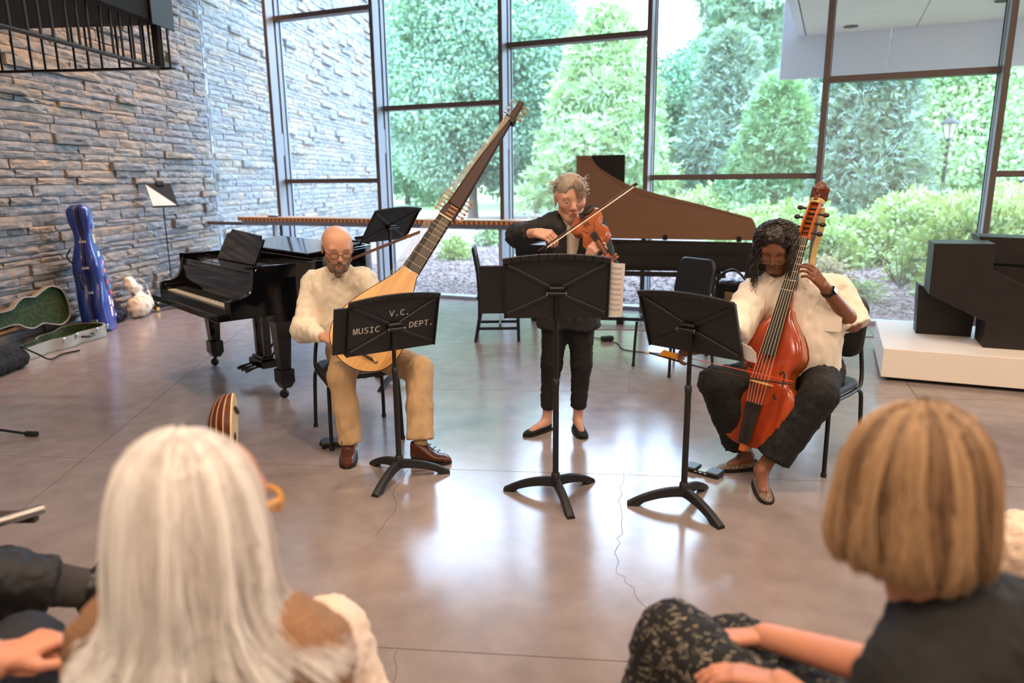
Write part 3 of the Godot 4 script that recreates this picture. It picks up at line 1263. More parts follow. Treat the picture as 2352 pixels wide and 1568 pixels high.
	conifer("dense weeping conifer left of the carved scroll", Vector3(7.3, 0, -20.6), 4.4, 3.0, 0.5, Color(0.26, 0.44, 0.24), 14, 0.42, 0.80, 45, fine)
	conifer("tall dense weeping conifer right of the carved scroll", Vector3(8.35, 0, -17.4), 6.0, 2.7, 0.5, gb, 18, 0.42, 0.80, 51, fine)
	conifer("dark conifer in the gap beneath the tall pines", Vector3(11.4, 0, -26.0), 6.2, 4.2, 0.3, gb, 16, 0.25, 0.96, 39, fine)
	broad_tree("pale leafy tree behind the lamp post", Vector3(17.0, 0, -30), 9.5, 9.0, 0.8, Color(0.34, 0.54, 0.28), 7200, 1.02, broad)
	broad_tree("leafy tree at the far right edge outside", Vector3(23.0, 0, -31), 11.0, 8.0, 0.8, Color(0.28, 0.48, 0.26), 5200, 1.02, broad)
	broad_tree("dark leafy tree far behind the maple", Vector3(-7.0, 0, -50), 15.0, 10.0, 1.0, Color(0.18, 0.36, 0.20), 4400, 1.22, broad)
	broad_tree("dark leafy tree closing the view behind the pines", Vector3(13.5, 0, -48), 11.0, 12.0, 0.6, Color(0.17, 0.34, 0.22), 5200, 1.29, broad)
	broad_tree("dark leafy tree closing the view behind the feathery tree", Vector3(6.0, 0, -54), 8.5, 13.0, 0.6, Color(0.17, 0.34, 0.22), 4800, 1.29, broad)
	broad_tree("green tree closing the view at the right", Vector3(30.0, 0, -52), 12.0, 14.0, 0.6, Color(0.24, 0.42, 0.24), 4800, 1.29, broad)
	# shrubs
	var sh := [
		[Vector3(5.6, 0, -21.2), 1.3, 1.3, "bright green azalea bush just above the harpsichord lid slope"],
		[Vector3(8.9, 0, -20.9), 1.2, 1.25, "bright green azalea bush above the harpsichord lid point"],
		[Vector3(11.2, 0, -22.2), 1.5, 1.4, "bright green azalea bush left of the carved scroll"],
		[Vector3(6.0, 0, -17.4), 1.3, 0.9, "low bright green azalea bush behind the gamba player's head"],
		[Vector3(6.2, 0, -15.6), 1.0, 1.05, "bright green azalea bush left of the carved scroll, in front"],
		[Vector3(8.0, 0, -14.2), 1.7, 1.35, "wide pale green azalea bush right of the carved scroll"],
		[Vector3(10.2, 0, -14.6), 1.8, 1.4, "wide pale green azalea bush below the lamp post"],
		[Vector3(7.2, 0, -11.2), 1.15, 1.15, "round pale green azalea bush above the sculpture's left block"],
		[Vector3(8.5, 0, -11.5), 1.1, 1.15, "round pale green azalea bush behind the right mullion"],
		[Vector3(9.75, 0, -11.2), 0.8, 0.8, "pale green azalea bush at the right frame edge"],
		[Vector3(6.3, 0, -9.7), 0.62, 0.62, "small pale green azalea bush behind the sculpture"],
		[Vector3(5.9, 0, -13.6), 0.7, 0.62, "small pale green azalea bush left of the bare twigs"]]
	for s in sh:
		shrub(s[3], s[0], s[1], s[2], gy.lerp(gl, 0.4), int(900 * s[1]), 0.62, broad)
	shrub("little yellow-green shrub in the mulch under the counter", Vector3(-1.15, 0, -15.4), 0.3, 0.36, gy, 70, 0.5, broad, "small_plant", "small plants in the mulch")
	shrub("little shrub with red tips in the mulch by the wooden chair", Vector3(-0.45, 0, -18.6), 0.42, 0.6, gl, 90, 0.5, broad, "small_plant", "small plants in the mulch")
	shrub("little green plant in the mulch left of the violinist", Vector3(0.24, 0, -16.8), 0.28, 0.5, gl, 60, 0.5, broad, "small_plant", "small plants in the mulch")
	shrub("pinkish low plant right of the gamba player's shoulder", Vector3(4.9, 0, -11.4), 0.36, 0.34, Color(0.55, 0.50, 0.36), 80, 0.45, broad, "small_plant", "small plants in the mulch")
	shrub("tiny green plant near the white plinth", Vector3(4.75, 0, -9.7), 0.16, 0.16, gl, 30, 0.4, broad, "small_plant", "small plants in the mulch")
	shrub("low green plant behind the gamba player's elbow", Vector3(4.3, 0, -9.9), 0.22, 0.2, gl, 40, 0.4, broad, "small_plant", "small plants in the mulch")
	# a bare shrub
	var o := thing("bare_shrub", "leafless dark twigs with a few red buds in the mulch", "shrub", Vector3(5.75, 0, -10.6))
	for i in 9:
		var a := TAU * i / 9.0
		var l := rng.randf_range(0.3, 0.55)
		g = Geo.new()
		g.tube(arc(Vector3.ZERO, Vector3(cos(a) * 0.2, 0.15, sin(a) * 0.2), Vector3(cos(a) * l * 0.8, l * 1.2, sin(a) * l * 0.8), 5), [0.012, 0.01, 0.008, 0.006, 0.005, 0.003], 5)
		put(g, "twig", M["bark"], o)
	canopy()
	lamp_post()
	# marker post
	o = thing("marker_post", "white marker post with a yellow top by the far path", "post", Vector3(0.88, 0, -32.6))
	g = Geo.new()
	g.box(Vector3(0, 0.45, 0), Vector3(0.26, 0.9, 0.26), Basis(), 0.02)
	put(g, "post", mat("post_white", Color(0.92, 0.92, 0.9), 0.6), o)
	g = Geo.new()
	g.box(Vector3(0, 1.02, 0), Vector3(0.2, 0.24, 0.2), Basis(Vector3.UP, 0.3), 0.02)
	put(g, "yellow_top", mat("post_yellow", Color(0.93, 0.86, 0.12), 0.6), o)
	# planter tub at the right edge
	o = thing("planter_tub", "tall grey round tub outside at the right frame edge", "tub", Vector3(10.6, 0, -12.0))
	g = Geo.new()
	g.lathe([[0.30, 0.0], [0.40, 0.95], [0.42, 0.97], [0.42, 1.02], [0.37, 1.02], [0.36, 0.9]], Transform3D(), 24)
	put(g, "tub", mat("tub_grey", Color(0.56, 0.60, 0.62), 0.7), o)
	bicycle()
	passer_by()


func canopy() -> void:
	var o := thing("building_canopy", "white entrance canopy with lit soffit hanging outside at upper right", "canopy", fpos(0, 0, 0))
	var bas := fbasis()
	var l := func(s: float, h: float, out: float) -> Vector3: return FU * s + FN * out + Vector3(0, h, 0)
	var g := Geo.new()
	# the hanging panel, in sheets
	for k in [[1.44, 2.98], [2.99, 5.2], [5.21, 13.0]]:
		g = Geo.new()
		g.box(l.call((k[0] + k[1]) / 2, 5.12, -4.06), Vector3(k[1] - k[0], 4.0, 0.10), bas, 0.006)
		put(g, "panel", M["canopy_white"], o)
	# the soffit, in boards
	for k in [[1.80, 3.30], [3.312, 5.4], [5.412, 13.0]]:
		g = Geo.new()
		g.box(l.call((k[0] + k[1]) / 2, 3.80, -2.25), Vector3(k[1] - k[0], 0.10, 3.5), bas, 0.004)
		put(g, "soffit_board", M["canopy_soffit"], o)
	g = Geo.new()
	g.box(l.call(1.72, 4.4, -2.25), Vector3(0.12, 1.3, 3.5), bas, 0.005)
	put(g, "fascia", M["canopy_white"], o)
	g = Geo.new()
	g.box(l.call(7.4, 5.0, -2.25), Vector3(11.2, 0.3, 3.5), bas)
	put(g, "roof", M["canopy_soffit"], o)
	for q in [[2.42, -3.5], [4.15, -2.6], [2.5, -1.6], [4.0, -1.2]]:
		g = Geo.new()
		g.lathe([[0.10, -0.012], [0.10, 0.0]], Transform3D(Basis(), l.call(q[0], 3.748, q[1])), 20)
		put(g, "downlight", M["dark_gap"], o)


func lamp_post() -> void:
	var o := thing("lamp_post", "black lantern lamp post among the shrubs outside", "lamp post", Vector3(12.3, 0, -21))
	var black := mat("post_black", Color(0.10, 0.13, 0.14), 0.5, 0.3)
	var g := Geo.new()
	g.lathe([[0.13, 0.0], [0.13, 0.25], [0.09, 0.32], [0.07, 0.6], [0.055, 0.75], [0.05, 2.5], [0.065, 2.53], [0.045, 2.58]], Transform3D(), 14)
	put(g, "post", black, o)
	g = Geo.new()
	for i in 4:
		var a := TAU * i / 4.0 + 0.4
		g.tube([Vector3(cos(a) * 0.09, 2.6, sin(a) * 0.09), Vector3(cos(a) * 0.19, 3.0, sin(a) * 0.19)], 0.014, 5)
	g.lathe([[0.10, 2.56], [0.10, 2.60], [0.05, 2.61]], Transform3D(), 12)
	put(g, "lantern_frame", black, o)
	g = Geo.new()
	g.lathe([[0.07, 2.62], [0.165, 2.99]], Transform3D(), 12)
	var lg := mat("lantern_glass", Color(0.95, 0.93, 0.85, 0.25), 0.05)
	lg.transparency = BaseMaterial3D.TRANSPARENCY_ALPHA
	put(g, "lantern_glass", lg, o)
	g = Geo.new()
	g.lathe([[0.25, 2.99], [0.24, 3.03], [0.12, 3.12], [0.06, 3.15], [0.05, 3.22], [0.02, 3.27]], Transform3D(), 14)
	put(g, "lantern_cap", black, o)


func bicycle() -> void:
	var o := thing("bicycle", "parked bicycle seen beyond the far right mullion", "bicycle", Vector3(12.6, 0.0, -18.6), 0.5)
	for x in [-0.5, 0.5]:
		var g := Geo.new()
		var pts := []
		for i in 21:
			var a := TAU * i / 20.0
			pts.append(Vector3(x + cos(a) * 0.33, 0.34 + sin(a) * 0.33, 0))
		g.tube(pts, 0.018, 6)
		put(g, "wheel", M["rubber"], o)
	var f := Geo.new()
	for s in [[Vector3(-0.5, 0.34, 0), Vector3(-0.1, 0.3, 0)], [Vector3(-0.1, 0.3, 0), Vector3(-0.2, 0.85, 0)], [Vector3(-0.18, 0.75, 0), Vector3(0.36, 0.8, 0)], [Vector3(-0.1, 0.3, 0), Vector3(0.36, 0.74, 0)], [Vector3(-0.5, 0.34, 0), Vector3(-0.18, 0.75, 0)], [Vector3(0.5, 0.34, 0), Vector3(0.34, 0.95, 0)]]:
		f.tube(s, 0.016, 6)
	put(f, "frame", M["chrome"], o)
	f = Geo.new()
	f.tube([Vector3(0.3, 1.0, -0.24), Vector3(0.34, 0.97, 0), Vector3(0.3, 1.0, 0.24)], 0.012, 6)
	put(f, "handlebar", M["satin_black"], o)
	f = Geo.new()
	f.ball(Vector3(-0.22, 0.9, 0), Vector3(0.13, 0.03, 0.07))
	put(f, "saddle", M["satin_black"], o)


func passer_by() -> void:
	var at := Vector3(12.75, 0, -18.2)
	var o := thing("person", "passer-by in dark shirt and red shorts outside at the right frame edge", "person", at, -0.4)
	var skin := mat("skin_far", Color(0.72, 0.52, 0.42), 0.6)
	var parts := [blob([
		[Vector3(0, 1.6, 0), Vector3(0, 1.68, 0.01), 0.085, 0.09, 0.03],
		[Vector3(0, 1.45, 0), Vector3(0, 1.58, 0), 0.055, 0.055, 0.04],
		[Vector3(0, 1.0, 0), Vector3(0, 1.38, 0), 0.12, 0.13, 0.06],
		[Vector3(-0.2, 1.38, 0), Vector3(-0.25, 1.08, 0.02), 0.05, 0.04, 0.04],
		[Vector3(-0.25, 1.08, 0.02), Vector3(-0.2, 0.85, 0.12), 0.04, 0.032, 0.03],
		[Vector3(0.2, 1.38, 0), Vector3(0.25, 1.08, 0.02), 0.05, 0.04, 0.04],
		[Vector3(0.25, 1.08, 0.02), Vector3(0.22, 0.85, 0.12), 0.04, 0.032, 0.03],
		[Vector3(-0.09, 0.95, 0), Vector3(-0.1, 0.5, 0.02), 0.085, 0.06, 0.04],
		[Vector3(-0.1, 0.5, 0.02), Vector3(-0.1, 0.08, 0), 0.055, 0.04, 0.04],
		[Vector3(0.09, 0.95, 0), Vector3(0.1, 0.5, 0.02), 0.085, 0.06, 0.04],
		[Vector3(0.1, 0.5, 0.02), Vector3(0.1, 0.08, 0), 0.055, 0.04, 0.04],
		[Vector3(-0.1, 0.04, -0.03), Vector3(-0.1, 0.04, 0.15), 0.045, 0.035, 0.03],
		[Vector3(0.1, 0.04, -0.03), Vector3(0.1, 0.04, 0.15), 0.045, 0.035, 0.03]], 0.025)]
	put_mesh(skin_mesh(parts, skin), "body", o)
	put_mesh(skin_mesh([blob([
		[Vector3(0, 0.95, 0), Vector3(0, 1.36, 0), 0.16, 0.16, 0.06],
		[Vector3(-0.18, 1.4, 0), Vector3(-0.25, 1.15, 0.02), 0.075, 0.07, 0.05, {"flat": 1}],
		[Vector3(0.18, 1.4, 0), Vector3(0.25, 1.15, 0.02), 0.075, 0.07, 0.05, {"flat": 1}]], 0.025)], M["cloth_black"]), "shirt", o)
	put_mesh(skin_mesh([blob([
		[Vector3(0, 0.92, 0), Vector3(0, 0.98, 0), 0.165, 0.165, 0.04],
		[Vector3(-0.09, 0.9, 0), Vector3(-0.11, 0.55, 0.02), 0.11, 0.11, 0.04, {"flat": 1}],
		[Vector3(0.09, 0.9, 0), Vector3(0.11, 0.55, 0.02), 0.11, 0.11, 0.04, {"flat": 1}]], 0.025)], mat("red_shorts", Color(0.80, 0.20, 0.22), 0.8)), "shorts", o)
	put_mesh(skin_mesh([blob([[Vector3(0, 1.72, -0.02), Vector3(0, 1.7, -0.01), 0.09, 0.09, 0.02]], 0.025)], mat("hair_dark", Color(0.2, 0.15, 0.12), 0.7)), "hair", o)


func rounded(w: float, h: float, r: float, n := 5) -> PackedVector2Array:
	var out := PackedVector2Array()
	for q in [[1, 1, 0.0], [-1, 1, 0.5], [-1, -1, 1.0], [1, -1, 1.5]]:
		for i in n + 1:
			var a: float = PI * (q[2] + 0.5 * i / n)
			out.append(Vector2(q[0] * (w / 2 - r) + cos(a) * r, q[1] * (h / 2 - r) + sin(a) * r))
	return out


func lobby_furniture() -> void:
	# counter along the glass
	var wood := mat("maple", Color(1, 1, 1), 0.35)
	tri_map(wood, noise_tex(0.02, [[0.0, Color(0.74, 0.56, 0.38)], [1.0, Color(0.86, 0.70, 0.52)]], 256, 4, 81), Vector3(0.4, 4, 4))
	mat("maple_light", Color(0.84, 0.62, 0.42), 0.5)
	mat("maple_dark", Color(0.55, 0.33, 0.19), 0.5)
	var o := thing("window_counter", "long bar-height wooden counter along the glass with striped edge", "counter", fpos(-3.4, 0, 0.3), atan2(FN.x, FN.z))
	var g := Geo.new()
	g.box(Vector3(0, 1.105, 0.0), Vector3(4.7, 0.012, 0.40), Basis(), 0.003)
	put(g, "counter_top", wood, o)
	var ga := Geo.new()
	var gb := Geo.new()
	for i in 134:
		var x := -2.35 + 4.7 * (i + 0.5) / 134.0
		if i % 2:
			ga.box(Vector3(x, 1.076, 0), Vector3(0.035, 0.045, 0.395), Basis(), 0.002)
		else:
			gb.box(Vector3(x, 1.076, 0), Vector3(0.035, 0.045, 0.389), Basis(), 0.002)
	var e := put(ga, "light_strips", M["maple_light"], o)
	e.set_meta("kind", "stuff")
	e = put(gb, "dark_strips", M["maple_dark"], o)
	e.set_meta("kind", "stuff")
	g = Geo.new()
	g.box(Vector3(-0.05, 1.02, 0.06), Vector3(4.6, 0.06, 0.10), Basis(), 0.004)
	put(g, "support_channel", M["grey_metal"], o)
	g = Geo.new()
	g.box(Vector3(-2.6, 1.0, 0.0), Vector3(1.3, 0.05, 0.05), Basis(), 0.004)
	put(g, "wall_rail", M["bronze_metal"], o)
	for x in [-1.80, 0.02, 1.9]:
		g = Geo.new()
		g.box(Vector3(x, 0.52, 0.02), Vector3(0.05, 1.04, 0.08), Basis(), 0.004)
		put(g, "post", M["grey_metal"], o)
	g = Geo.new()
	g.box(fpos(-5.15, 1.122, 0.40), Vector3(0.17, 0.022, 0.05), fbasis(), 0.008)
	tag(put(g, "pencil_case", mat("blue_plastic", Color(0.10, 0.22, 0.62), 0.4)), "small blue pencil case lying on the window counter", "case")
	wooden_chair()
	# seats: front edge and facing as they stand
	stack_chair("black stacking chair with upright padded back left of the gamba player", Vector3(1.385, 0, -6.10), -1.027)
	stack_chair("black stacking chair behind the gamba player's head holding a bag", Vector3(2.12, 0, -6.45), -1.0)
	stack_chair("black chair that the lute player sits on", Vector3(-1.01, 0, -4.51), 0.43)
	stack_chair("black chair that the gamba player sits on", Vector3(1.72, 0, -4.05), -0.79)
	# bag on the second chair
	o = thing("shoulder_bag", "black bag with a curved handle on the chair behind the gamba player", "bag", Vector3(2.0, 0.475, -6.36), -0.9)
	var parts := [blob([[Vector3(-0.14, 0.10, 0), Vector3(0.14, 0.10, 0), 0.10, 0.10, 0.03, {"w": Vector3(0, 0, 1), "f": 0.8}], [Vector3(-0.12, 0.18, 0), Vector3(0.12, 0.2, 0), 0.07, 0.06, 0.05]], 0.014, Vector2(0.008, 12.0))]
	put_mesh(skin_mesh(parts, M["leather_black"]), "body", o)
	g = Geo.new()
	g.tube(spline([Vector3(-0.16, 0.14, 0.07), Vector3(-0.12, 0.28, 0.09), Vector3(0.02, 0.35, 0.08), Vector3(0.14, 0.26, 0.06)], 5), 0.012, 8)
	put(g, "handle", M["leather_black"], o)
	g = Geo.new()
	g.box(Vector3(0.0, 0.1, 0.085), Vector3(0.12, 0.1, 0.02), Basis(), 0.006)
	put(g, "tan_panel", mat("tan_leather", Color(0.46, 0.36, 0.24), 0.5), o)
	# the harpsichord's power lead and its adapter
	g = Geo.new()
	g.tube(spline([Vector3(0.55, 0.006, -7.9), Vector3(0.75, 0.006, -7.5), Vector3(0.93, 0.012, -7.2), Vector3(1.05, 0.006, -7.05), Vector3(1.1, 0.006, -6.75), Vector3(1.5, 0.006, -6.6), Vector3(1.9, 0.006, -6.75)], 8), 0.005, 6)
	tag(put(g, "power_cable", M["rubber"]), "thin black power cable on the floor in front of the harpsichord", "cable")
	g = Geo.new()
	g.tube(spline([Vector3(0.85, 0.005, -7.75), Vector3(1.3, 0.005, -7.72), Vector3(1.9, 0.005, -7.5), Vector3(3.2, 0.005, -7.35), Vector3(3.9, 0.005, -7.15)], 8), 0.005, 6)
	tag(put(g, "extension_lead", mat("cable_grey", Color(0.5, 0.5, 0.52), 0.5)), "thin grey lead running along the floor under the harpsichord", "cable")
	g = Geo.new()
	g.box(Vector3(0.97, 0.028, -7.18), Vector3(0.13, 0.05, 0.07), Basis(Vector3.UP, 0.35), 0.012)
	tag(put(g, "power_adapter", M["plastic_black"]), "black power adapter box lying on the floor behind the violinist", "adapter")


func wooden_chair() -> void:
	var o := thing("wooden_chair", "black-painted wooden chair with slatted back behind the middle music stand", "chair", Vector3(-0.12, 0, -7.38), 0.0)
	# it faces +x
	var m: Material = M["satin_black"]
	for z in [-0.18, 0.18]:
		var g := Geo.new()
		g.tube([Vector3(-0.25, 0.0, z), Vector3(-0.205, 0.25, z), Vector3(-0.20, 0.45, z), Vector3(-0.215, 0.7, z), Vector3(-0.26, 0.95, z)], [0.017, 0.019, 0.02, 0.018, 0.016], 8)
		put(g, "back_post", m, o)
		g = Geo.new()
		g.tube([Vector3(0.19, 0.0, z), Vector3(0.18, 0.44, z)], [0.016, 0.02], 8)
		put(g, "front_leg", m, o)
		g = Geo.new()
		g.bar(Vector3(-0.22, 0.14, z), Vector3(0.185, 0.14, z), 0.018, 0.03, Vector3.UP, 0.003)
		put(g, "side_stretcher", m, o)
	var g := Geo.new()
	g.bar(Vector3(0.0, 0.17, -0.18), Vector3(0.0, 0.17, 0.18), 0.018, 0.03, Vector3.UP, 0.003)
	put(g, "cross_stretcher", m, o)
	g = Geo.new()
	g.box(Vector3(-0.02, 0.455, 0), Vector3(0.43, 0.03, 0.41), Basis(), 0.01)
	put(g, "seat", m, o)
	g = Geo.new()
	g.box(Vector3(-0.252, 0.91, 0), Vector3(0.022, 0.11, 0.36), Basis(Vector3.BACK, 0.17), 0.006)
	put(g, "crest_rail", m, o)
	g = Geo.new()
	g.box(Vector3(-0.205, 0.58, 0), Vector3(0.02, 0.04, 0.35), Basis(), 0.004)
	put(g, "lower_rail", m, o)
	for z in [-0.1, -0.033, 0.033, 0.1]:
		g = Geo.new()
		g.bar(Vector3(-0.205, 0.58, z), Vector3(-0.245, 0.88, z), 0.03, 0.012, Vector3.RIGHT, 0.003)
		put(g, "slat", m, o)


func stack_chair(label: String, at: Vector3, turn: float) -> void:
	# faces its own +z
	var o := thing("stacking_chair", label, "chair", at, turn, "black stacking chairs")
	var m: Material = M["plastic_black"]
	var t: Material = M["satin_black"]
	var g := Geo.new()
	g.prism(rounded(0.45, 0.43, 0.08), Transform3D(Basis(Vector3(1, 0, 0), Vector3(0, 0, -1), Vector3(0, 1, 0)), Vector3(0, 0.425, 0.0)), 0.045, 0.014)
	put(g, "seat", m, o)
	# back pad, gently curved
	g = Geo.new()
	var rows := []
	var outline := rounded(0.43, 0.36, 0.085, 6)
	g.prism(outline, Transform3D(Basis(Vector3.RIGHT, -0.2), Vector3(0, 0.76, -0.25)), 0.035, 0.012)
	put(g, "backrest", m, o)
	for s in [-1.0, 1.0]:
		g = Geo.new()
		g.tube(spline([Vector3(s * 0.225, 0.0, 0.235), Vector3(s * 0.22, 0.25, 0.225), Vector3(s * 0.215, 0.40, 0.215)], 4), 0.0125, 10)
		put(g, "leg", t, o)
		g = Geo.new()
		g.tube(spline([Vector3(s * 0.235, 0.0, -0.26), Vector3(s * 0.228, 0.25, -0.235), Vector3(s * 0.22, 0.38, -0.225), Vector3(s * 0.215, 0.415, -0.15)], 4), 0.0125, 10)
		put(g, "leg", t, o)
		g = Geo.new()
		g.tube(spline([Vector3(s * 0.215, 0.412, 0.20), Vector3(s * 0.215, 0.412, -0.16), Vector3(s * 0.212, 0.47, -0.24), Vector3(s * 0.18, 0.66, -0.275), Vector3(s * 0.17, 0.80, -0.30)], 5), 0.0125, 10)
		put(g, "side_frame", t, o)
		for z in [0.235, -0.26]:
			g = Geo.new()
			g.lathe([[0.016, 0.0], [0.016, 0.02], [0.012, 0.025]], Transform3D(Basis(), Vector3(s * (0.225 if z > 0 else 0.235), 0, z)), 10)
			put(g, "foot_cap", M["rubber"], o)


func piano() -> void:
	var o := thing("grand_piano", "black grand piano with keyboard facing left and music desk up", "piano", Vector3(-2.432, 0, -5.643), -0.831)
	var b: Material = M["piano_black"]
	var plan := spline2([Vector2(0.76, -0.42), Vector2(0.73, -0.66), Vector2(0.60, -0.86), Vector2(0.38, -1.02), Vector2(0.20, -1.20), Vector2(0.06, -1.45), Vector2(-0.12, -1.62), Vector2(-0.42, -1.68), Vector2(-0.66, -1.60), Vector2(-0.75, -1.42), Vector2(-0.76, -1.2)], 5, false)
	var outline := PackedVector2Array([Vector2(-0.76, -0.10), Vector2(0.76, -0.10)])
	outline.append_array(plan)
	# plan view: x across, y of the outline is the depth
	var flat := Basis(Vector3(1, 0, 0), Vector3(0, 0, 1), Vector3(0, -1, 0))
	var g := Geo.new()
	g.prism(outline, Transform3D(flat, Vector3(0, 0.93, 0)), 0.27, 0.0)
	put(g, "case_body", b, o)
	# rim wall above the soundboard
	var inner := PackedVector2Array()
	var n := outline.size()
	for i in n:
		var d1 := (outline[i] - outline[(i + n - 1) % n]).normalized()
		var d2 := (outline[(i + 1) % n] - outline[i]).normalized()
		var nn := Vector2(-d1.y, d1.x) + Vector2(-d2.y, d2.x)
		inner.append(outline[i] - nn.normalized() * 0.035 * signf(area2(outline)) * -1.0)
	g = Geo.new()
	for i in range(1, n):
		var j := (i + 1) % n
		var a := Vector3(outline[i].x, 0, outline[i].y)
		var c := Vector3(outline[j].x, 0, outline[j].y)
		var p := Vector3(inner[i].x, 0, inner[i].y)
		var q := Vector3(inner[j].x, 0, inner[j].y)
		var lo := Vector3(0, 0.925, 0)
		var hi := Vector3(0, 1.025, 0)
		g.quad(a + lo, a + hi, c + hi, c + lo, 1)
		g.quad(p + hi, p + lo, q + lo, q + hi, 1)
		g.quad(a + hi, p + hi, q + hi, c + hi, 2)
	put(g, "rim", b, o)
	# iron plate and tuning pins in the open front
	g = Geo.new()
	g.box(Vector3(0, 0.945, -0.33), Vector3(1.44, 0.02, 0.40), Basis(), 0.004)
	put(g, "iron_plate", mat("gold_plate", Color(0.42, 0.22, 0.12), 0.35, 0.4), o)
	g = Geo.new()
	for i in 60:
		for k in 2:
			g.tube([Vector3(-0.66 + i * 0.0222, 0.95, -0.22 - k * 0.05), Vector3(-0.66 + i * 0.0222, 0.985, -0.22 - k * 0.05)], 0.004, 5)
	var e := put(g, "tuning_pins", M["chrome"], o)
	e.set_meta("kind", "stuff")
	# main lid, closed, and the front flap folded back on it
	var lid := PackedVector2Array()
	for p in outline:
		lid.append(Vector2(p.x * 1.012, minf(p.y, -0.56)))
	lid[0] = Vector2(-0.77, -0.55)
	lid[1] = Vector2(0.75, -0.55)
	var clean := PackedVector2Array()
	for p in lid:
		if clean.is_empty() or clean[clean.size() - 1].distance_to(p) > 0.004:
			clean.append(p)
	g = Geo.new()
	g.prism(clean, Transform3D(flat, Vector3(0, 1.05, 0)), 0.022, 0.004)
	put(g, "lid", b, o)
	g = Geo.new()
	g.box(Vector3(-0.02, 1.093, -0.79), Vector3(1.40, 0.02, 0.44), Basis(Vector3.RIGHT, 0.10), 0.005)
	put(g, "lid_flap", b, o)
	# cheeks: side arms that sweep down to the keyboard
	var side := PackedVector2Array([Vector2(-0.30, 0.66), Vector2(0.085, 0.66), Vector2(0.09, 0.70), Vector2(0.09, 0.79), Vector2(0.06, 0.805)])
	side.append_array(spline2([Vector2(0.0, 0.81), Vector2(-0.05, 0.83), Vector2(-0.085, 0.88), Vector2(-0.10, 0.95), Vector2(-0.115, 1.0), Vector2(-0.14, 1.025)], 4, false))
	side.append(Vector2(-0.30, 1.025))
	for s in [-1.0, 1.0]:
		g = Geo.new()
		g.prism(side, Transform3D(Basis(Vector3(0, 0, 1), Vector3(0, 1, 0), Vector3(-1, 0, 0)), Vector3(s * 0.735 + 0.0275, 0, 0)), 0.055, 0.006)
		put(g, "cheek", b, o)
		g = Geo.new()
		g.box(Vector3(s * 0.665, 0.755, 0.0), Vector3(0.085, 0.07, 0.15), Basis(), 0.006)
		put(g, "key_block", b, o)
	g = Geo.new()
	g.box(Vector3(0, 0.675, 0.02), Vector3(1.42, 0.05, 0.30), Basis(), 0.004)
	put(g, "keybed", b, o)
	g = Geo.new()
	g.box(Vector3(0, 0.71, 0.082), Vector3(1.42, 0.05, 0.02), Basis(), 0.004)
	g.box(Vector3(0, 0.668, 0.086), Vector3(1.5, 0.016, 0.03), Basis(), 0.004)
	put(g, "key_slip", b, o)
	g = Geo.new()
	var gk := Geo.new()
	for i in 52:
		var x := -0.61 + 1.22 * (i + 0.5) / 52.0
		g.box(Vector3(x, 0.735, 0.0), Vector3(0.0226, 0.02, 0.145), Basis(), 0.0015)
		if (i + 5) % 7 in [0, 1, 3, 4, 5] and i < 51:
			gk.box(Vector3(x + 0.0117, 0.752, -0.028), Vector3(0.011, 0.014, 0.09), Basis(), 0.002)
	e = put(g, "white_keys", mat("ivory", Color(0.90, 0.88, 0.83), 0.25), o)
	e.set_meta("kind", "stuff")
	e = put(gk, "black_keys", M["satin_black"], o)
	e.set_meta("kind", "stuff")
	# fallboard: a gently hollow board behind the keys
	g = Geo.new()
	var rings := []
	for p in spline2([Vector2(-0.075, 0.755), Vector2(-0.085, 0.80), Vector2(-0.10, 0.87), Vector2(-0.112, 0.93), Vector2(-0.125, 0.965)], 4, false):
		rings.append(PackedVector3Array([Vector3(-0.705, p.y, p.x), Vector3(0.705, p.y, p.x), Vector3(0.705, p.y, p.x - 0.025), Vector3(-0.705, p.y, p.x - 0.025)]))
	g.loft(rings, true, FLAT)
	put(g, "fallboard", b, o)
	g = Geo.new()
	g.box(Vector3(0, 0.975, -0.15), Vector3(1.42, 0.016, 0.06), Basis(), 0.004)
	put(g, "front_rail", b, o)
	# music desk with its shaped top
	var dk := Transform3D(Basis(Vector3.RIGHT, -0.42), Vector3(0.0, 0.985, -0.30))
	g = Geo.new()
	g.prism(PackedVector2Array([Vector2(-0.40, 0.0), Vector2(0.36, 0.0), Vector2(0.37, 0.21), Vector2(0.31, 0.21), Vector2(0.29, 0.24), Vector2(-0.29, 0.27), Vector2(-0.31, 0.24), Vector2(-0.37, 0.23)]), dk, 0.016, 0.004)
	put(g, "music_desk", b, o)
	g = Geo.new()
	g.box(Vector3(0, 0.98, -0.28), Vector3(0.9, 0.016, 0.22), Basis(), 0.003)
	put(g, "desk_slide", b, o)
	# legs
	for q in [Vector2(0.70, -0.30), Vector2(-0.70, -0.30), Vector2(-0.25, -1.30)]:
		var lg := Geo.new()
		var pr := [[0.066, 0.66], [0.066, 0.60], [0.058, 0.56], [0.040, 0.24], [0.040, 0.232], [0.056, 0.23], [0.056, 0.13], [0.034, 0.085], [0.028, 0.08]]
		var rs := []
		for p in pr:
			rs.append(PackedVector3Array([Vector3(q.x - p[0], p[1], q.y - p[0]), Vector3(q.x + p[0], p[1], q.y - p[0]), Vector3(q.x + p[0], p[1], q.y + p[0]), Vector3(q.x - p[0], p[1], q.y + p[0])]))
		lg.loft(rs, true, FLAT)
		var leg := put(lg, "leg", b, o)
		lg = Geo.new()
		lg.tube([Vector3(q.x, 0.085, q.y), Vector3(q.x, 0.045, q.y + 0.012)], 0.012, 8)
		put(lg, "caster_fork", M["satin_black"], leg)
		lg = Geo.new()
		lg.lathe([[0.012, -0.013], [0.033, -0.013], [0.034, 0.0], [0.033, 0.013], [0.012, 0.013]], Transform3D(Basis(Vector3.BACK, PI / 2), Vector3(q.x, 0.034, q.y + 0.014)), 16)
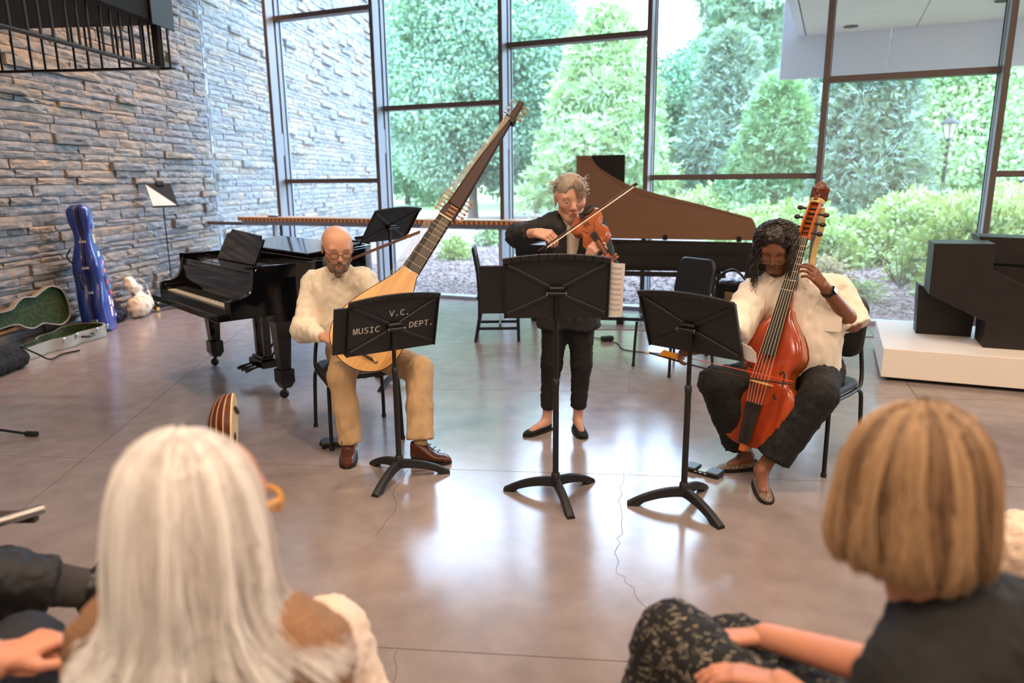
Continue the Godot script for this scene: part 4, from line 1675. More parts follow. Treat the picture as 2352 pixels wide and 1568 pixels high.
		put(lg, "caster_wheel", M["satin_black"], leg)
		# curved bracket between leg and case
	for s in [-1.0, 1.0]:
		g = Geo.new()
		var br := PackedVector2Array([Vector2(0.0, 0.0), Vector2(0.30, 0.0)])
		br.append_array(spline2([Vector2(0.28, -0.025), Vector2(0.14, -0.04), Vector2(0.08, -0.09), Vector2(0.06, -0.13)], 4, false))
		br.append(Vector2(0.0, -0.13))
		g.prism(br, Transform3D(Basis(Vector3(0, 0, -1), Vector3(0, 1, 0), Vector3(1, 0, 0)), Vector3(s * 0.70 - 0.04, 0.662, -0.36)), 0.08, 0.004)
		put(g, "leg_bracket", b, o)
	# pedal lyre
	for s in [-1.0, 1.0]:
		g = Geo.new()
		g.box(Vector3(0.02 + s * 0.075, 0.41, -0.44), Vector3(0.055, 0.50, 0.06), Basis(), 0.006)
		put(g, "lyre_post", b, o)
		g = Geo.new()
		g.tube([Vector3(0.02 + s * 0.05, 0.17, -0.48), Vector3(0.02 + s * 0.05, 0.62, -0.80)], 0.009, 6)
		put(g, "lyre_brace", M["satin_black"], o)
	g = Geo.new()
	g.box(Vector3(0.02, 0.14, -0.43), Vector3(0.27, 0.07, 0.14), Basis(), 0.012)
	g.box(Vector3(0.02, 0.185, -0.43), Vector3(0.22, 0.03, 0.10), Basis(), 0.01)
	put(g, "lyre_box", b, o)
	g = Geo.new()
	g.box(Vector3(0.02, 0.64, -0.44), Vector3(0.26, 0.04, 0.12), Basis(), 0.008)
	put(g, "lyre_top", b, o)
	for x in [-0.06, 0.02, 0.10]:
		g = Geo.new()
		g.tube(spline([Vector3(x, 0.125, -0.37), Vector3(x, 0.115, -0.30), Vector3(x, 0.10, -0.24)], 3), [0.009, 0.009, 0.01, 0.012, 0.014, 0.015, 0.012], 8)
		put(g, "pedal", M["satin_black"], o)
		g = Geo.new()
		g.tube([Vector3(x, 0.2, -0.46), Vector3(x, 0.62, -0.46)], 0.003, 5)
		put(g, "pedal_rod", M["chrome"], o)


func area2(p: PackedVector2Array) -> float:
	var a := 0.0
	for i in p.size():
		a += p[i].cross(p[(i + 1) % p.size()])
	return a


func harpsichord() -> void:
	var o := thing("harpsichord", "black harpsichord with its brown lid raised, tail to the right", "harpsichord", fpos(0, 0, 0), atan2(FN.x, FN.z))
	var b := mat("harpsichord_black", Color(0.055, 0.058, 0.065), 0.4)
	var inside := mat("lid_brown", Color(0.49, 0.37, 0.29), 0.45)
	var soft := mat("soundboard", Color(0.78, 0.60, 0.38), 0.5)
	# local: x along the facade, z into the room; the spine lies at z = 0.38
	var plan := PackedVector2Array([Vector2(1.68, 0.38), Vector2(1.70, 0.66)])
	plan.append_array(spline2([Vector2(1.66, 0.70), Vector2(1.1, 0.80), Vector2(0.55, 0.92), Vector2(0.1, 1.08), Vector2(-0.2, 1.28), Vector2(-0.45, 1.34)], 4, false))
	plan.append_array(PackedVector2Array([Vector2(-0.86, 1.34), Vector2(-0.86, 0.38)]))
	var flat := Basis(Vector3(1, 0, 0), Vector3(0, 0, 1), Vector3(0, -1, 0))
	var g := Geo.new()
	g.prism(plan, Transform3D(flat, Vector3(0, 0.83, 0)), 0.22)
	put(g, "case_bottom", b, o)
	g = Geo.new()
	var n := plan.size()
	for i in n - 1:
		if i == n - 2:
			continue
		var a := Vector3(plan[i].x, 0, plan[i].y)
		var c := Vector3(plan[i + 1].x, 0, plan[i + 1].y)
		g.bar(a + Vector3(0, 0.865, 0), c + Vector3(0, 0.865, 0), 0.016, 0.075, Vector3.UP)
	put(g, "case_side", b, o)
	g = Geo.new()
	g.box(Vector3(0.41, 0.865, 0.388), Vector3(2.54, 0.075, 0.016))
	put(g, "spine", b, o)
	g = Geo.new()
	g.box(Vector3(-0.852, 0.87, 0.86), Vector3(0.016, 0.085, 0.95))
	put(g, "cheek", b, o)
	var inner := PackedVector2Array()
	for p in plan:
		inner.append(Vector2(clampf(p.x, -0.3, 1.66), clampf(p.y, 0.4, 1.3)) )
	g = Geo.new()
	g.box(Vector3(0.2, 0.838, 0.66), Vector3(0.9, 0.012, 0.46))
	g.box(Vector3(1.05, 0.838, 0.55), Vector3(0.9, 0.012, 0.28))
	put(g, "soundboard", soft, o)
	# mouldings along the case side
	for h in [0.635, 0.66, 0.80]:
		g = Geo.new()
		for i in range(1, n - 2):
			var a := Vector3(plan[i].x, h, plan[i].y + 0.004)
			var c := Vector3(plan[i + 1].x, h, plan[i + 1].y + 0.004)
			g.bar(a, c, 0.022, 0.012, Vector3.UP)
		put(g, "moulding", b, o)
	# keys and jack rail behind the violinist
	g = Geo.new()
	g.box(Vector3(-0.66, 0.855, 0.86), Vector3(0.30, 0.03, 0.86), Basis(), 0.004)
	put(g, "key_well", mat("key_wood", Color(0.30, 0.20, 0.13), 0.5), o)
	g = Geo.new()
	g.box(Vector3(-0.40, 0.90, 0.86), Vector3(0.09, 0.03, 0.94), Basis(), 0.006)
	put(g, "jack_rail", b, o)
	# lid: standing on the spine
	var lid := PackedVector2Array([Vector2(-0.477, 0.905), Vector2(1.685, 0.925), Vector2(1.60, 1.13), Vector2(1.57, 1.172)])
	lid.append_array(spline2([Vector2(1.03, 1.313), Vector2(0.53, 1.43), Vector2(0.282, 1.505), Vector2(0.098, 1.571), Vector2(-0.074, 1.663), Vector2(-0.209, 1.756), Vector2(-0.30, 1.872)], 4, false))
	lid.append_array(PackedVector2Array([Vector2(-0.33, 1.882), Vector2(-0.477, 1.882)]))
	g = Geo.new()
	g.prism(lid, Transform3D(Basis(), Vector3(0, 0, 0.345)), 0.018, 0.003)
	var l := put(g, "lid", inside, o)
	# inlaid line round the lid
	g = Geo.new()
	var line := []
	for p in lid:
		line.append(p)
	for i in range(2, lid.size()):
		var p := lid[i]
		var q := lid[(i + 1) % lid.size()]
		var mid := Vector2(0.35, 1.05)
		var pi := p + (mid - p).normalized() * 0.06
		var qi := q + (mid - q).normalized() * 0.06
		if absf(p.x - q.x) < 0.01 and p.x < -0.4:
			continue
		g.bar(Vector3(pi.x, pi.y, 0.364), Vector3(qi.x, qi.y, 0.364), 0.003, 0.004, Vector3.BACK)
	put(g, "inlay_line", M["dark_gap"], l)
	g = Geo.new()
	g.prism(PackedVector2Array([Vector2(-0.477, 1.45), Vector2(0.11, 1.45), Vector2(0.11, 1.885), Vector2(-0.477, 1.885)]), Transform3D(Basis(), Vector3(0, 0, 0.318)), 0.016, 0.002)
	put(g, "lid_flap", b, o)
	for x in [-0.1, 0.62, 1.45]:
		g = Geo.new()
		g.box(Vector3(x, 0.935, 0.37), Vector3(0.05, 0.06, 0.02), Basis(), 0.004)
		put(g, "hinge", b, o)
	# trestle stand: twisted legs on a floor bar
	g = Geo.new()
	g.box(Vector3(0.35, 0.58, 1.0), Vector3(2.1, 0.05, 0.06), Basis(Vector3.UP, 0.16), 0.005)
	put(g, "stand_rail", b, o)
	for q in [Vector2(-0.70, 1.15), Vector2(0.28, 1.0), Vector2(1.20, 0.78), Vector2(-0.70, 0.5), Vector2(1.25, 0.48)]:
		g = Geo.new()
		var rings := []
		for i in 41:
			var y := 0.08 + 0.5 * i / 40.0
			var tw := 0.018 if i > 3 and i < 37 else 0.0
			var a := i * 0.75
			var ring := PackedVector3Array()
			for j in 10:
				var t := TAU * j / 10
				ring.append(Vector3(q.x + cos(a) * tw + cos(t) * 0.026, y, q.y + sin(a) * tw + sin(t) * 0.026))
			rings.append(ring)
		g.loft(rings)
		g.box(Vector3(q.x, 0.59, q.y), Vector3(0.075, 0.06, 0.075), Basis(), 0.005)
		g.box(Vector3(q.x, 0.045, q.y), Vector3(0.08, 0.09, 0.08), Basis(), 0.006)
		put(g, "twisted_leg", b, o)
	for q in [[Vector3(-0.70, 0.055, 1.15), Vector3(1.20, 0.055, 0.78)], [Vector3(-0.70, 0.055, 1.15), Vector3(-0.70, 0.055, 0.5)], [Vector3(1.20, 0.055, 0.78), Vector3(1.25, 0.055, 0.48)]]:
		g = Geo.new()
		g.bar(q[0], q[1], 0.05, 0.04, Vector3.UP, 0.004)
		put(g, "floor_bar", b, o)


func sculpture() -> void:
	var o := thing("plinth", "low white plinth carrying the dark geometric sculpture", "plinth", fpos(0, 0, 0), atan2(FN.x, FN.z))
	var white := mat("plinth_white", Color(0.90, 0.88, 0.85), 0.55)
	var g := Geo.new()
	g.box(Vector3(4.05, 0.1475, 1.875), Vector3(2.4, 0.235, 1.27), Basis(), 0.004)
	put(g, "block", white, o)
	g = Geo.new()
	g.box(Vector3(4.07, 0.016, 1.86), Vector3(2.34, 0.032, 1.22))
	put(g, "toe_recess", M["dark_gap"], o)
	o = thing("steel_sculpture", "dark angular welded steel sculpture on the white plinth", "sculpture", fpos(0, 0.265, 0), atan2(FN.x, FN.z))
	var st := mat("blackened_steel", Color(1, 1, 1), 0.5, 0.35)
	tri_map(st, noise_tex(0.02, [[0.0, Color(0.115, 0.105, 0.11)], [1.0, Color(0.17, 0.155, 0.155)]], 256, 4, 91), Vector3(0.8, 0.8, 0.8))
	var y0 := -0.265
	g = Geo.new()
	g.prism(PackedVector2Array([Vector2(3.155, 1.083 + y0), Vector2(3.57, 1.09 + y0), Vector2(3.576, 0.884 + y0), Vector2(3.95, 0.70 + y0), Vector2(4.55, 0.70 + y0), Vector2(4.55, 0.0), Vector2(3.577, 0.0), Vector2(3.571, 0.474 + y0), Vector2(3.16, 0.672 + y0)]), Transform3D(Basis(), Vector3(0, 0, 1.80)), 0.40, 0.004)
	put(g, "front_block", st, o)
	g = Geo.new()
	g.prism(PackedVector2Array([Vector2(3.12, 0.60 + y0 + 0.10), Vector2(3.20, 0.66 + y0), Vector2(3.56, 0.47 + y0), Vector2(3.554, 0.0), Vector2(3.14, 0.0)]), Transform3D(Basis(), Vector3(0, 0, 1.55)), 0.235, 0.004)
	put(g, "leg_block", st, o)
	g = Geo.new()
	g.prism(PackedVector2Array([Vector2(3.52, 1.117 + y0), Vector2(4.5, 1.09 + y0), Vector2(4.5, 0.86 + y0), Vector2(3.60, 0.90 + y0)]), Transform3D(Basis(), Vector3(0, 0, 1.36)), 0.43, 0.004)
	put(g, "upper_block", st, o)
	g = Geo.new()
	g.prism(PackedVector2Array([Vector2(3.60, 0.88 + y0), Vector2(4.5, 0.84 + y0), Vector2(4.5, 0.0), Vector2(4.0, 0.0)]), Transform3D(Basis(), Vector3(0, 0, 1.38)), 0.40, 0.004)
	put(g, "back_block", st, o)


func stand_desk(o: Node3D, pivot: Vector3, tilt: float, mirror := 1.0) -> Transform3D:
	# the desk of a heavy music stand; its back looks along +z of the thing, leaning
	var t := Transform3D(Basis(Vector3.RIGHT, tilt), pivot)
	var m: Material = M["stand_black"]
	# sheet with an arched top edge, folded lip along the top and sides
	var top := []
	for i in 13:
		var x := -0.26 + 0.52 * i / 12.0
		top.append(Vector2(x, 0.155 + 0.022 * (1.0 - pow(x / 0.26, 2.0))))
	var poly := PackedVector2Array([Vector2(0.26, -0.145), Vector2(-0.26, -0.145)])
	poly.append_array(PackedVector2Array(top))
	var g := Geo.new()
	g.prism(poly, t * Transform3D(Basis(), Vector3(0, 0, -0.006)), 0.004)
	put(g, "desk", m, o)
	g = Geo.new()
	for i in 12:
		g.bar(t * Vector3(top[i].x, top[i].y, 0.010), t * Vector3(top[i + 1].x, top[i + 1].y, 0.010), 0.012, 0.030, t.basis.y, 0.003)
	put(g, "top_fold", m, o)
	for s in [-1.0, 1.0]:
		g = Geo.new()
		g.bar(t * Vector3(s * 0.256, -0.145, 0.002), t * Vector3(s * 0.256, 0.155, 0.002), 0.008, 0.018, t.basis.z, 0.002)
		put(g, "side_fold", m, o)
		# pressed ribs of the cross
		for v in [-1.0, 1.0]:
			g = Geo.new()
			g.bar(t * Vector3(s * 0.03, v * 0.02 - 0.005, 0.002), t * Vector3(s * 0.245, (0.135 if v > 0 else -0.125), 0.002), 0.022, 0.010, t.basis.z, 0.004)
			put(g, "pressed_rib", m, o)
	# shelf that holds the music, on the far side
	g = Geo.new()
	g.box(t * Vector3(0, -0.146, -0.035), Vector3(0.52, 0.004, 0.065), t.basis, 0.001)
	g.box(t * Vector3(0, -0.139, -0.067), Vector3(0.52, 0.016, 0.004), t.basis, 0.001)
	put(g, "shelf", m, o)
	g = Geo.new()
	g.box(t * Vector3(0, 0, 0.012), Vector3(0.08, 0.05, 0.024), t.basis, 0.006)
	g.tube([pivot + Vector3(-0.045, -0.012, 0.03), pivot + Vector3(0.045, -0.012, 0.03)], 0.011, 8)
	put(g, "tilt_bracket", M["satin_black"], o)
	for s in [-1.0, 1.0]:
		g = Geo.new()
		g.lathe([[0.010, 0.0], [0.010, 0.008]], Transform3D(Basis(Vector3.BACK, PI / 2), pivot + Vector3(s * 0.045 + 0.004, -0.012, 0.03)), 10)
		put(g, "bolt", M["chrome"], o)
	return t


func music_stand(label: String, at: Vector3, turn: float, height: float, tilt: float, feet: Array) -> Node3D:
	var o := thing("music_stand", label, "music stand", at, turn, "heavy black music stands")
	var m: Material = M["stand_black"]
	var g := Geo.new()
	g.tube([Vector3(0, 0.09, 0), Vector3(0, 0.62, 0)], 0.0155, 12)
	put(g, "lower_tube", m, o)
	g = Geo.new()
	g.tube([Vector3(0, 0.60, 0), Vector3(0, height - 0.015, 0)], 0.0115, 12)
	put(g, "upper_tube", M["satin_black"], o)
	g = Geo.new()
	g.lathe([[0.0175, 0.60], [0.0175, 0.63], [0.012, 0.635]], Transform3D(), 12)
	put(g, "collar", m, o)
	g = Geo.new()
	g.lathe([[0.024, 0.075], [0.026, 0.09], [0.022, 0.125], [0.018, 0.13]], Transform3D(), 14)
	put(g, "hub", m, o)
	# three arched feet
	for a in feet:
		var d := Vector3(cos(a), 0, sin(a))
		var side := d.cross(Vector3.UP)
		var rings := []
		for i in 11:
			var f := i / 10.0
			var r := 0.005 + 0.275 * f
			var topy := 0.105 - 0.087 * pow(f, 1.9)
			var th := lerpf(0.05, 0.034, f) if f < 0.72 else minf(topy, 0.05)
			var bot := maxf(0.0, topy - th)
			if f > 0.98:
				bot = 0.0
			var w := lerpf(0.017, 0.021, f)
			rings.append(PackedVector3Array([d * r + side * w * 0.8 + Vector3(0, topy - 0.004, 0), d * r + side * w * 0.35 + Vector3(0, topy, 0), d * r - side * w * 0.35 + Vector3(0, topy, 0), d * r - side * w * 0.8 + Vector3(0, topy - 0.004, 0), d * r - side * w + Vector3(0, bot, 0), d * r + side * w + Vector3(0, bot, 0)]))
		g = Geo.new()
		g.loft(rings, true, FLAT)
		put(g, "foot", m, o)
	stand_desk(o, Vector3(0, height, 0.012), tilt)
	return o


func music_stands() -> void:
	# foot directions are given in the world and turned back into each stand
	var sets := [
		["black music stand stencilled for the music department, before the lute player", Vector3(-0.636, 0, -3.785), 0.60, 0.862, 0.26, [Vector2(-0.183, -0.193), Vector2(0.268, -0.052), Vector2(-0.086, 0.246)]],
		["tall black music stand in the centre, before the violinist", Vector3(0.22, 0, -3.52), -0.02, 1.085, 0.22, [Vector2(-0.267, -0.076), Vector2(0.21, -0.177), Vector2(0.056, 0.253)]],
		["black music stand turned to the gamba player", Vector3(0.856, 0, -3.38), -0.80, 0.925, 0.36, [Vector2(-0.28, -0.024), Vector2(0.164, -0.215), Vector2(0.117, 0.239)]],
		["black music stand behind the bald lute player, seen from its side", Vector3(-0.95, 0, -5.72), 1.0, 1.27, 0.62, [Vector2(-0.2, -0.19), Vector2(0.27, -0.05), Vector2(-0.09, 0.25)]]]
	for i in sets.size():
		var s: Array = sets[i]
		var feet := []
		for f in s[5]:
			feet.append(atan2(f.y, f.x) + s[2])
		var o := music_stand(s[0], s[1], s[2], s[3], s[4], feet)
		var t := Transform3D(Basis(Vector3.RIGHT, s[4]), Vector3(0, s[3], 0.012))
		if i == 0:
			# stencil
			var white := mat("stencil_white", Color(0.78, 0.77, 0.75), 0.6)
			for w in [["V.C.", Vector3(0.03, 0.075, 0.0), 0.034], ["MUSIC", Vector3(-0.155, -0.005, 0.0), 0.034], ["DEPT.", Vector3(0.165, -0.005, 0.0), 0.034]]:
				var tm := TextMesh.new()
				var f := SystemFont.new()
				f.font_names = PackedStringArray(["Droid Sans Mono"])
				f.font_weight = 700
				tm.font = f
				tm.text = w[0]
				tm.font_size = 40
				tm.pixel_size = w[2] / 30.0
				tm.depth = 0.0012
				tm.material = white
				var e := put_mesh(tm, "stencil_lettering", o)
				e.transform = t * Transform3D(Basis.from_scale(Vector3(1.12, 1.0, 1.0)), w[1] + Vector3(0, 0, -0.001))
				# stencil bridges: narrow breaks across the letters
			var fold := thing("music_folder", "flat black folder jutting left of the stencilled stand", "folder", s[1], s[2])
			var g := Geo.new()
			g.box(t * Vector3(-0.20, 0.0, -0.016), Vector3(0.26, 0.26, 0.012), t.basis, 0.002)
			put(g, "cover", M["stand_black"], fold)
			g = Geo.new()
			g.box(t * Vector3(-0.19, 0.0, -0.024), Vector3(0.22, 0.25, 0.004), t.basis)
			put(g, "pages", M["paper"], fold)
		elif i == 1:
			var fold := thing("music_folder", "wide black folder jutting left of the central stand", "folder", s[1], s[2])
			var g := Geo.new()
			g.box(t * Vector3(-0.245, 0.0, -0.016), Vector3(0.26, 0.25, 0.012), t.basis, 0.002)
			put(g, "cover", M["stand_black"], fold)
			g = Geo.new()
			g.box(t * Vector3(-0.24, 0.0, -0.024), Vector3(0.23, 0.24, 0.004), t.basis)
			put(g, "pages", M["paper"], fold)
			sheet_music("curling printed sheet music jutting right of the central stand", s[1], s[2], t, 0.16)
		elif i == 2:
			var pg := thing("page_corner", "white page corner sticking out at the right of the gamba player's stand", "paper", s[1], s[2])
			var g := Geo.new()
			g.prism(PackedVector2Array([Vector2(0.10, -0.13), Vector2(0.31, -0.155), Vector2(0.315, -0.10), Vector2(0.29, -0.07), Vector2(0.10, -0.02)]), t * Transform3D(Basis(), Vector3(0, 0, -0.022)), 0.002)
			put(g, "sheet", M["paper"], pg)


func sheet_music(label: String, at: Vector3, turn: float, t: Transform3D, x0: float) -> void:
	var o := thing("sheet_music", label, "sheet music", at, turn)
	var g := Geo.new()
	var rings := []
	var line := Geo.new()
	for i in 13:
		var x := x0 + 0.17 * i / 12.0
		var zz := -0.02 + 0.02 * pow(i / 12.0, 2.0) + 0.006 * sin(i * 0.9)
		rings.append(PackedVector3Array([t * Vector3(x, -0.135 - 0.012 * i / 12.0, zz), t * Vector3(x, 0.145 - 0.012 * i / 12.0, zz), t * Vector3(x, 0.145 - 0.012 * i / 12.0, zz - 0.0015), t * Vector3(x, -0.135 - 0.012 * i / 12.0, zz - 0.0015)]))
	g.loft(rings, true, FLAT)
	put(g, "pages", M["paper"], o)
	for k in 9:
		var y := 0.12 - k * 0.027
		var pts := []
		for i in range(2, 12):
			var x := x0 + 0.17 * i / 12.0
			pts.append(t * Vector3(x, y - 0.012 * i / 12.0, -0.0192 + 0.02 * pow(i / 12.0, 2.0) + 0.006 * sin(i * 0.9)))
		line.ribbon(pts, 0.011, t.basis.z, 0.0006)
	put(line, "printed_staves", mat("print_grey", Color(0.76, 0.74, 0.76), 0.8), o)


func cases_at_wall() -> void:
	# blue cello case
	var blue := mat("case_blue", Color(0.05, 0.20, 0.60), 0.12, 0.0, 0.6)
	blue.clearcoat_enabled = true
	blue.clearcoat = 0.6
	var o := thing("cello_case", "glossy blue cello case with stickers standing against the stone wall", "instrument case", Vector3(-4.66, 0, -8.06), 1.85)
	# its front looks along +z of the thing; x is the width, y up. Leans back a little
	var prof := [[0.0, 0.13], [0.02, 0.19], [0.10, 0.225], [0.30, 0.235], [0.42, 0.215], [0.52, 0.175], [0.60, 0.162], [0.68, 0.175], [0.78, 0.185], [0.88, 0.165], [0.98, 0.115], [1.05, 0.085], [1.12, 0.082], [1.22, 0.10], [1.32, 0.115], [1.36, 0.108], [1.385, 0.085], [1.398, 0.045]]
	var lean := Basis(Vector3.RIGHT, -0.05)
	for half in 2:
		var g := Geo.new()
		var rings := []
		for p in prof:
			var dd: float = (0.155 - 0.065 * smoothstep(0.70, 1.02, p[0]) + 0.030 * smoothstep(1.08, 1.25, p[0])) * (1.0 - 0.45 * smoothstep(1.34, 1.40, p[0]))
			var ring := PackedVector3Array()
			for j in 13:
				var a := PI * j / 12.0 + (0.0 if half == 0 else PI)
				var cx := cos(a)
				var sz := sin(a)
				ring.append(lean * Vector3(signf(cx) * pow(absf(cx), 0.45) * p[1], p[0], signf(sz) * pow(absf(sz), 0.5) * dd * (0.9 if half == 0 else 1.0)))
			rings.append(ring)
		g.loft(rings, true)
		put(g, "front_shell" if half == 0 else "back_shell", blue, o)
	var g := Geo.new()
	for s in [-1.0, 1.0]:
		var pts := []
		for p in prof:
			pts.append(lean * Vector3(s * (p[1] + 0.002), p[0], 0))
		g.tube(pts, 0.007, 6)
	put(g, "seam_band", mat("seam_metal", Color(0.30, 0.20, 0.16), 0.4, 0.6), o)
	for h in [0.14, 0.45, 0.72, 1.0]:
		for s in [-1.0, 1.0]:
			var w := 0.2
			for i in prof.size() - 1:
				if prof[i][0] <= h and prof[i + 1][0] >= h:
					w = lerpf(prof[i][1], prof[i + 1][1], inverse_lerp(prof[i][0], prof[i + 1][0], h))
			g = Geo.new()
			g.box(lean * Vector3(s * (w + 0.006), h, 0), Vector3(0.014, 0.03, 0.07), lean, 0.004)
			put(g, "latch", M["chrome"], o)
	g = Geo.new()
	g.tube(spline([lean * Vector3(-0.215, 0.50, -0.05), lean * Vector3(-0.245, 0.53, -0.05), lean * Vector3(-0.245, 0.63, -0.05), lean * Vector3(-0.19, 0.66, -0.05)], 4), 0.011, 8)
	put(g, "side_handle", M["plastic_black"], o)
	g = Geo.new()
	g.tube(spline([lean * Vector3(-0.16, 0.78, -0.12), lean * Vector3(-0.20, 0.86, -0.15), lean * Vector3(-0.14, 0.93, -0.12)], 4), 0.009, 8)
	put(g, "strap_loop", M["cloth_black"], o)
	# stickers on the front shell
	var st := [[0.10, 0.14, 0.10, 0.07, Color(0.20, 0.35, 0.80)], [0.06, 0.28, 0.08, 0.08, Color(0.85, 0.80, 0.72)], [-0.02, 0.20, 0.06, 0.11, Color(0.92, 0.92, 0.93)], [-0.03, 0.33, 0.05, 0.10, Color(0.92, 0.92, 0.93)], [0.10, 0.40, 0.09, 0.06, Color(0.85, 0.30, 0.22)], [0.08, 0.47, 0.08, 0.06, Color(0.25, 0.60, 0.75)], [0.03, 0.53, 0.08, 0.05, Color(0.80, 0.30, 0.60)], [-0.05, 0.53, 0.05, 0.16, Color(0.10, 0.10, 0.12)], [0.0, 0.66, 0.08, 0.05, Color(0.90, 0.55, 0.25)], [0.0, 0.75, 0.08, 0.06, Color(0.86, 0.62, 0.75)], [-0.03, 0.84, 0.09, 0.07, Color(0.75, 0.85, 0.92)], [0.04, 1.0, 0.06, 0.14, Color(0.82, 0.78, 0.60)], [0.02, 1.2, 0.05, 0.14, Color(0.45, 0.60, 0.85)]]
	for i in st.size():
		var s: Array = st[i]
		var sm := mat("sticker_%d" % i, s[4], 0.4)
		var d: float = (0.155 - 0.065 * smoothstep(0.70, 1.02, s[1]) + 0.030 * smoothstep(1.08, 1.25, s[1])) * 0.9
		g = Geo.new()
		if i in [0, 1, 4, 5, 8, 9]:
			g.lathe([[s[2] / 2, 0.0], [s[2] / 2, 0.004]], Transform3D(lean * Basis(Vector3.RIGHT, PI / 2) * Basis.from_scale(Vector3(1, 1, s[3] / s[2])), lean * Vector3(s[0], s[1], d - 0.001)), 18)
		else:
			g.box(lean * Vector3(s[0], s[1], d), Vector3(s[2], s[3], 0.006), lean * Basis(Vector3.BACK, 0.15 * sin(i * 2.0)), 0.001)
		var e := put(g, "sticker", sm, o)
		if i == 0:
			var tm := TextMesh.new()
			var f := SystemFont.new()
			f.font_names = PackedStringArray(["Droid Sans"])
			f.font_weight = 700
			tm.font = f
			tm.text = "FRED"
			tm.font_size = 32
			tm.pixel_size = 0.0011
			tm.depth = 0.002
			tm.material = mat("sticker_text", Color(0.92, 0.92, 0.93), 0.4)
			var tx := put_mesh(tm, "sticker_lettering", e)
			tx.transform = Transform3D(lean, lean * Vector3(s[0], s[1], d + 0.004))
	# open guitar case: tray on the floor, lid standing against the wall; long axis along the wall
	o = thing("guitar_case", "open pale grey guitar case lined with green plush by the stone wall", "instrument case", Vector3(-4.61, 0, -7.2), 0.0)
	var shell := mat("case_grey", Color(0.62, 0.62, 0.58), 0.5)
	var plush := mat("plush_green", Color(1, 1, 1), 0.95)
	tri_map(plush, noise_tex(0.05, [[0.0, Color(0.05, 0.10, 0.05)], [0.5, Color(0.14, 0.22, 0.11)], [1.0, Color(0.34, 0.42, 0.22)]], 256, 4, 95), Vector3(2.2, 2.2, 2.2))
	# outline: first value along the case (towards the garden is +), second across
	var go := spline2([Vector2(0.62, 0.0), Vector2(0.58, 0.15), Vector2(0.42, 0.215), Vector2(0.25, 0.18), Vector2(0.12, 0.145), Vector2(-0.04, 0.165), Vector2(-0.16, 0.13), Vector2(-0.28, 0.075), Vector2(-0.62, 0.07), Vector2(-0.66, 0.0), Vector2(-0.62, -0.07), Vector2(-0.28, -0.075), Vector2(-0.16, -0.13), Vector2(-0.04, -0.165), Vector2(0.12, -0.145), Vector2(0.25, -0.18), Vector2(0.42, -0.215), Vector2(0.58, -0.15)], 4)
	for half in 2:
		var name_of := "tray" if half == 0 else "lid"
		var t := Transform3D(Basis(Vector3(0, 0, -1), Vector3(1, 0, 0), Vector3(0, -1, 0)), Vector3(0, 0.125, 0))
		if half == 1:
			t = Transform3D(Basis(Vector3(0, 0, -1), Vector3(-0.16, 0.987, 0), Vector3(-0.987, -0.16, 0)), Vector3(-0.235, 0.36, -0.0))
		g = Geo.new()
		var deep := 0.125 if half == 0 else 0.07
		var n := go.size()
		for i in n:
			var j := (i + 1) % n
			var a := Vector3(go[i].x, go[i].y, 0)
			var b := Vector3(go[j].x, go[j].y, 0)
			var dz := Vector3(0, 0, deep)
			var ai := Vector3(go[i].x * 0.965, go[i].y * 0.93, 0)
			var bi := Vector3(go[j].x * 0.965, go[j].y * 0.93, 0)
			g.quad(t * a, t * b, t * (b + dz), t * (a + dz), 1)
			g.quad(t * ai, t * bi, t * b, t * a, 2)
		g.prism(go, t * Transform3D(Basis(), Vector3(0, 0, deep - 0.012)), 0.012)
		var e := put(g, name_of, shell, o)
		g = Geo.new()
		for i in n:
			var j := (i + 1) % n
			var ai := Vector3(go[i].x * 0.965, go[i].y * 0.93, 0)
			var bi := Vector3(go[j].x * 0.965, go[j].y * 0.93, 0)
			var dz := Vector3(0, 0, deep - 0.02)
			g.quad(t * bi, t * ai, t * (ai + dz), t * (bi + dz), 1)
		var inn := PackedVector2Array()
		for p in go:
			inn.append(Vector2(p.x * 0.965, p.y * 0.93))
		g.prism(inn, t * Transform3D(Basis(), Vector3(0, 0, deep - 0.03)), 0.012)
		put(g, "plush_lining", plush, e)
		if half == 0:
			for x in [0.5, 0.3, 0.02, -0.2]:
				g = Geo.new()
				g.box(t * Vector3(x, 0.222 if x > 0.25 else 0.172, 0.02), Vector3(0.012, 0.05, 0.035), Basis(), 0.003)
				put(g, "latch", M["chrome"], e)
			g = Geo.new()
			g.tube(spline([t * Vector3(0.26, 0.185, 0.05), t * Vector3(0.24, 0.225, 0.055), t * Vector3(0.14, 0.215, 0.055), t * Vector3(0.12, 0.155, 0.05)], 4), 0.011, 8)
			put(g, "carry_handle", M["leather_black"], e)
	# black cloth bag in front of it
	o = thing("black_bag", "small rumpled black bag at the left frame edge", "bag", Vector3(-4.46, 0, -6.22), 0.0)
	put_mesh(skin_mesh([blob([[Vector3(0, 0.09, -0.12), Vector3(0, 0.09, 0.25), 0.09, 0.09, 0.03], [Vector3(0, 0.18, -0.1), Vector3(0, 0.2, 0.2), 0.055, 0.06, 0.04]], 0.016, Vector2(0.014, 6.0))], M["cloth_black"]), "body", o)
	g = Geo.new()
	g.tube(spline([Vector3(0.06, 0.2, -0.1), Vector3(0.12, 0.1, -0.22), Vector3(0.14, 0.02, -0.35), Vector3(0.1, 0.01, -0.6), Vector3(0.18, 0.01, -0.75)], 5), 0.008, 6)
	put(g, "strap", M["cloth_black"], o)
	# tote bag
	o = thing("tote_bag", "cream canvas tote bag slumped against the stone wall", "bag", Vector3(-4.62, 0, -8.93), 0.25)
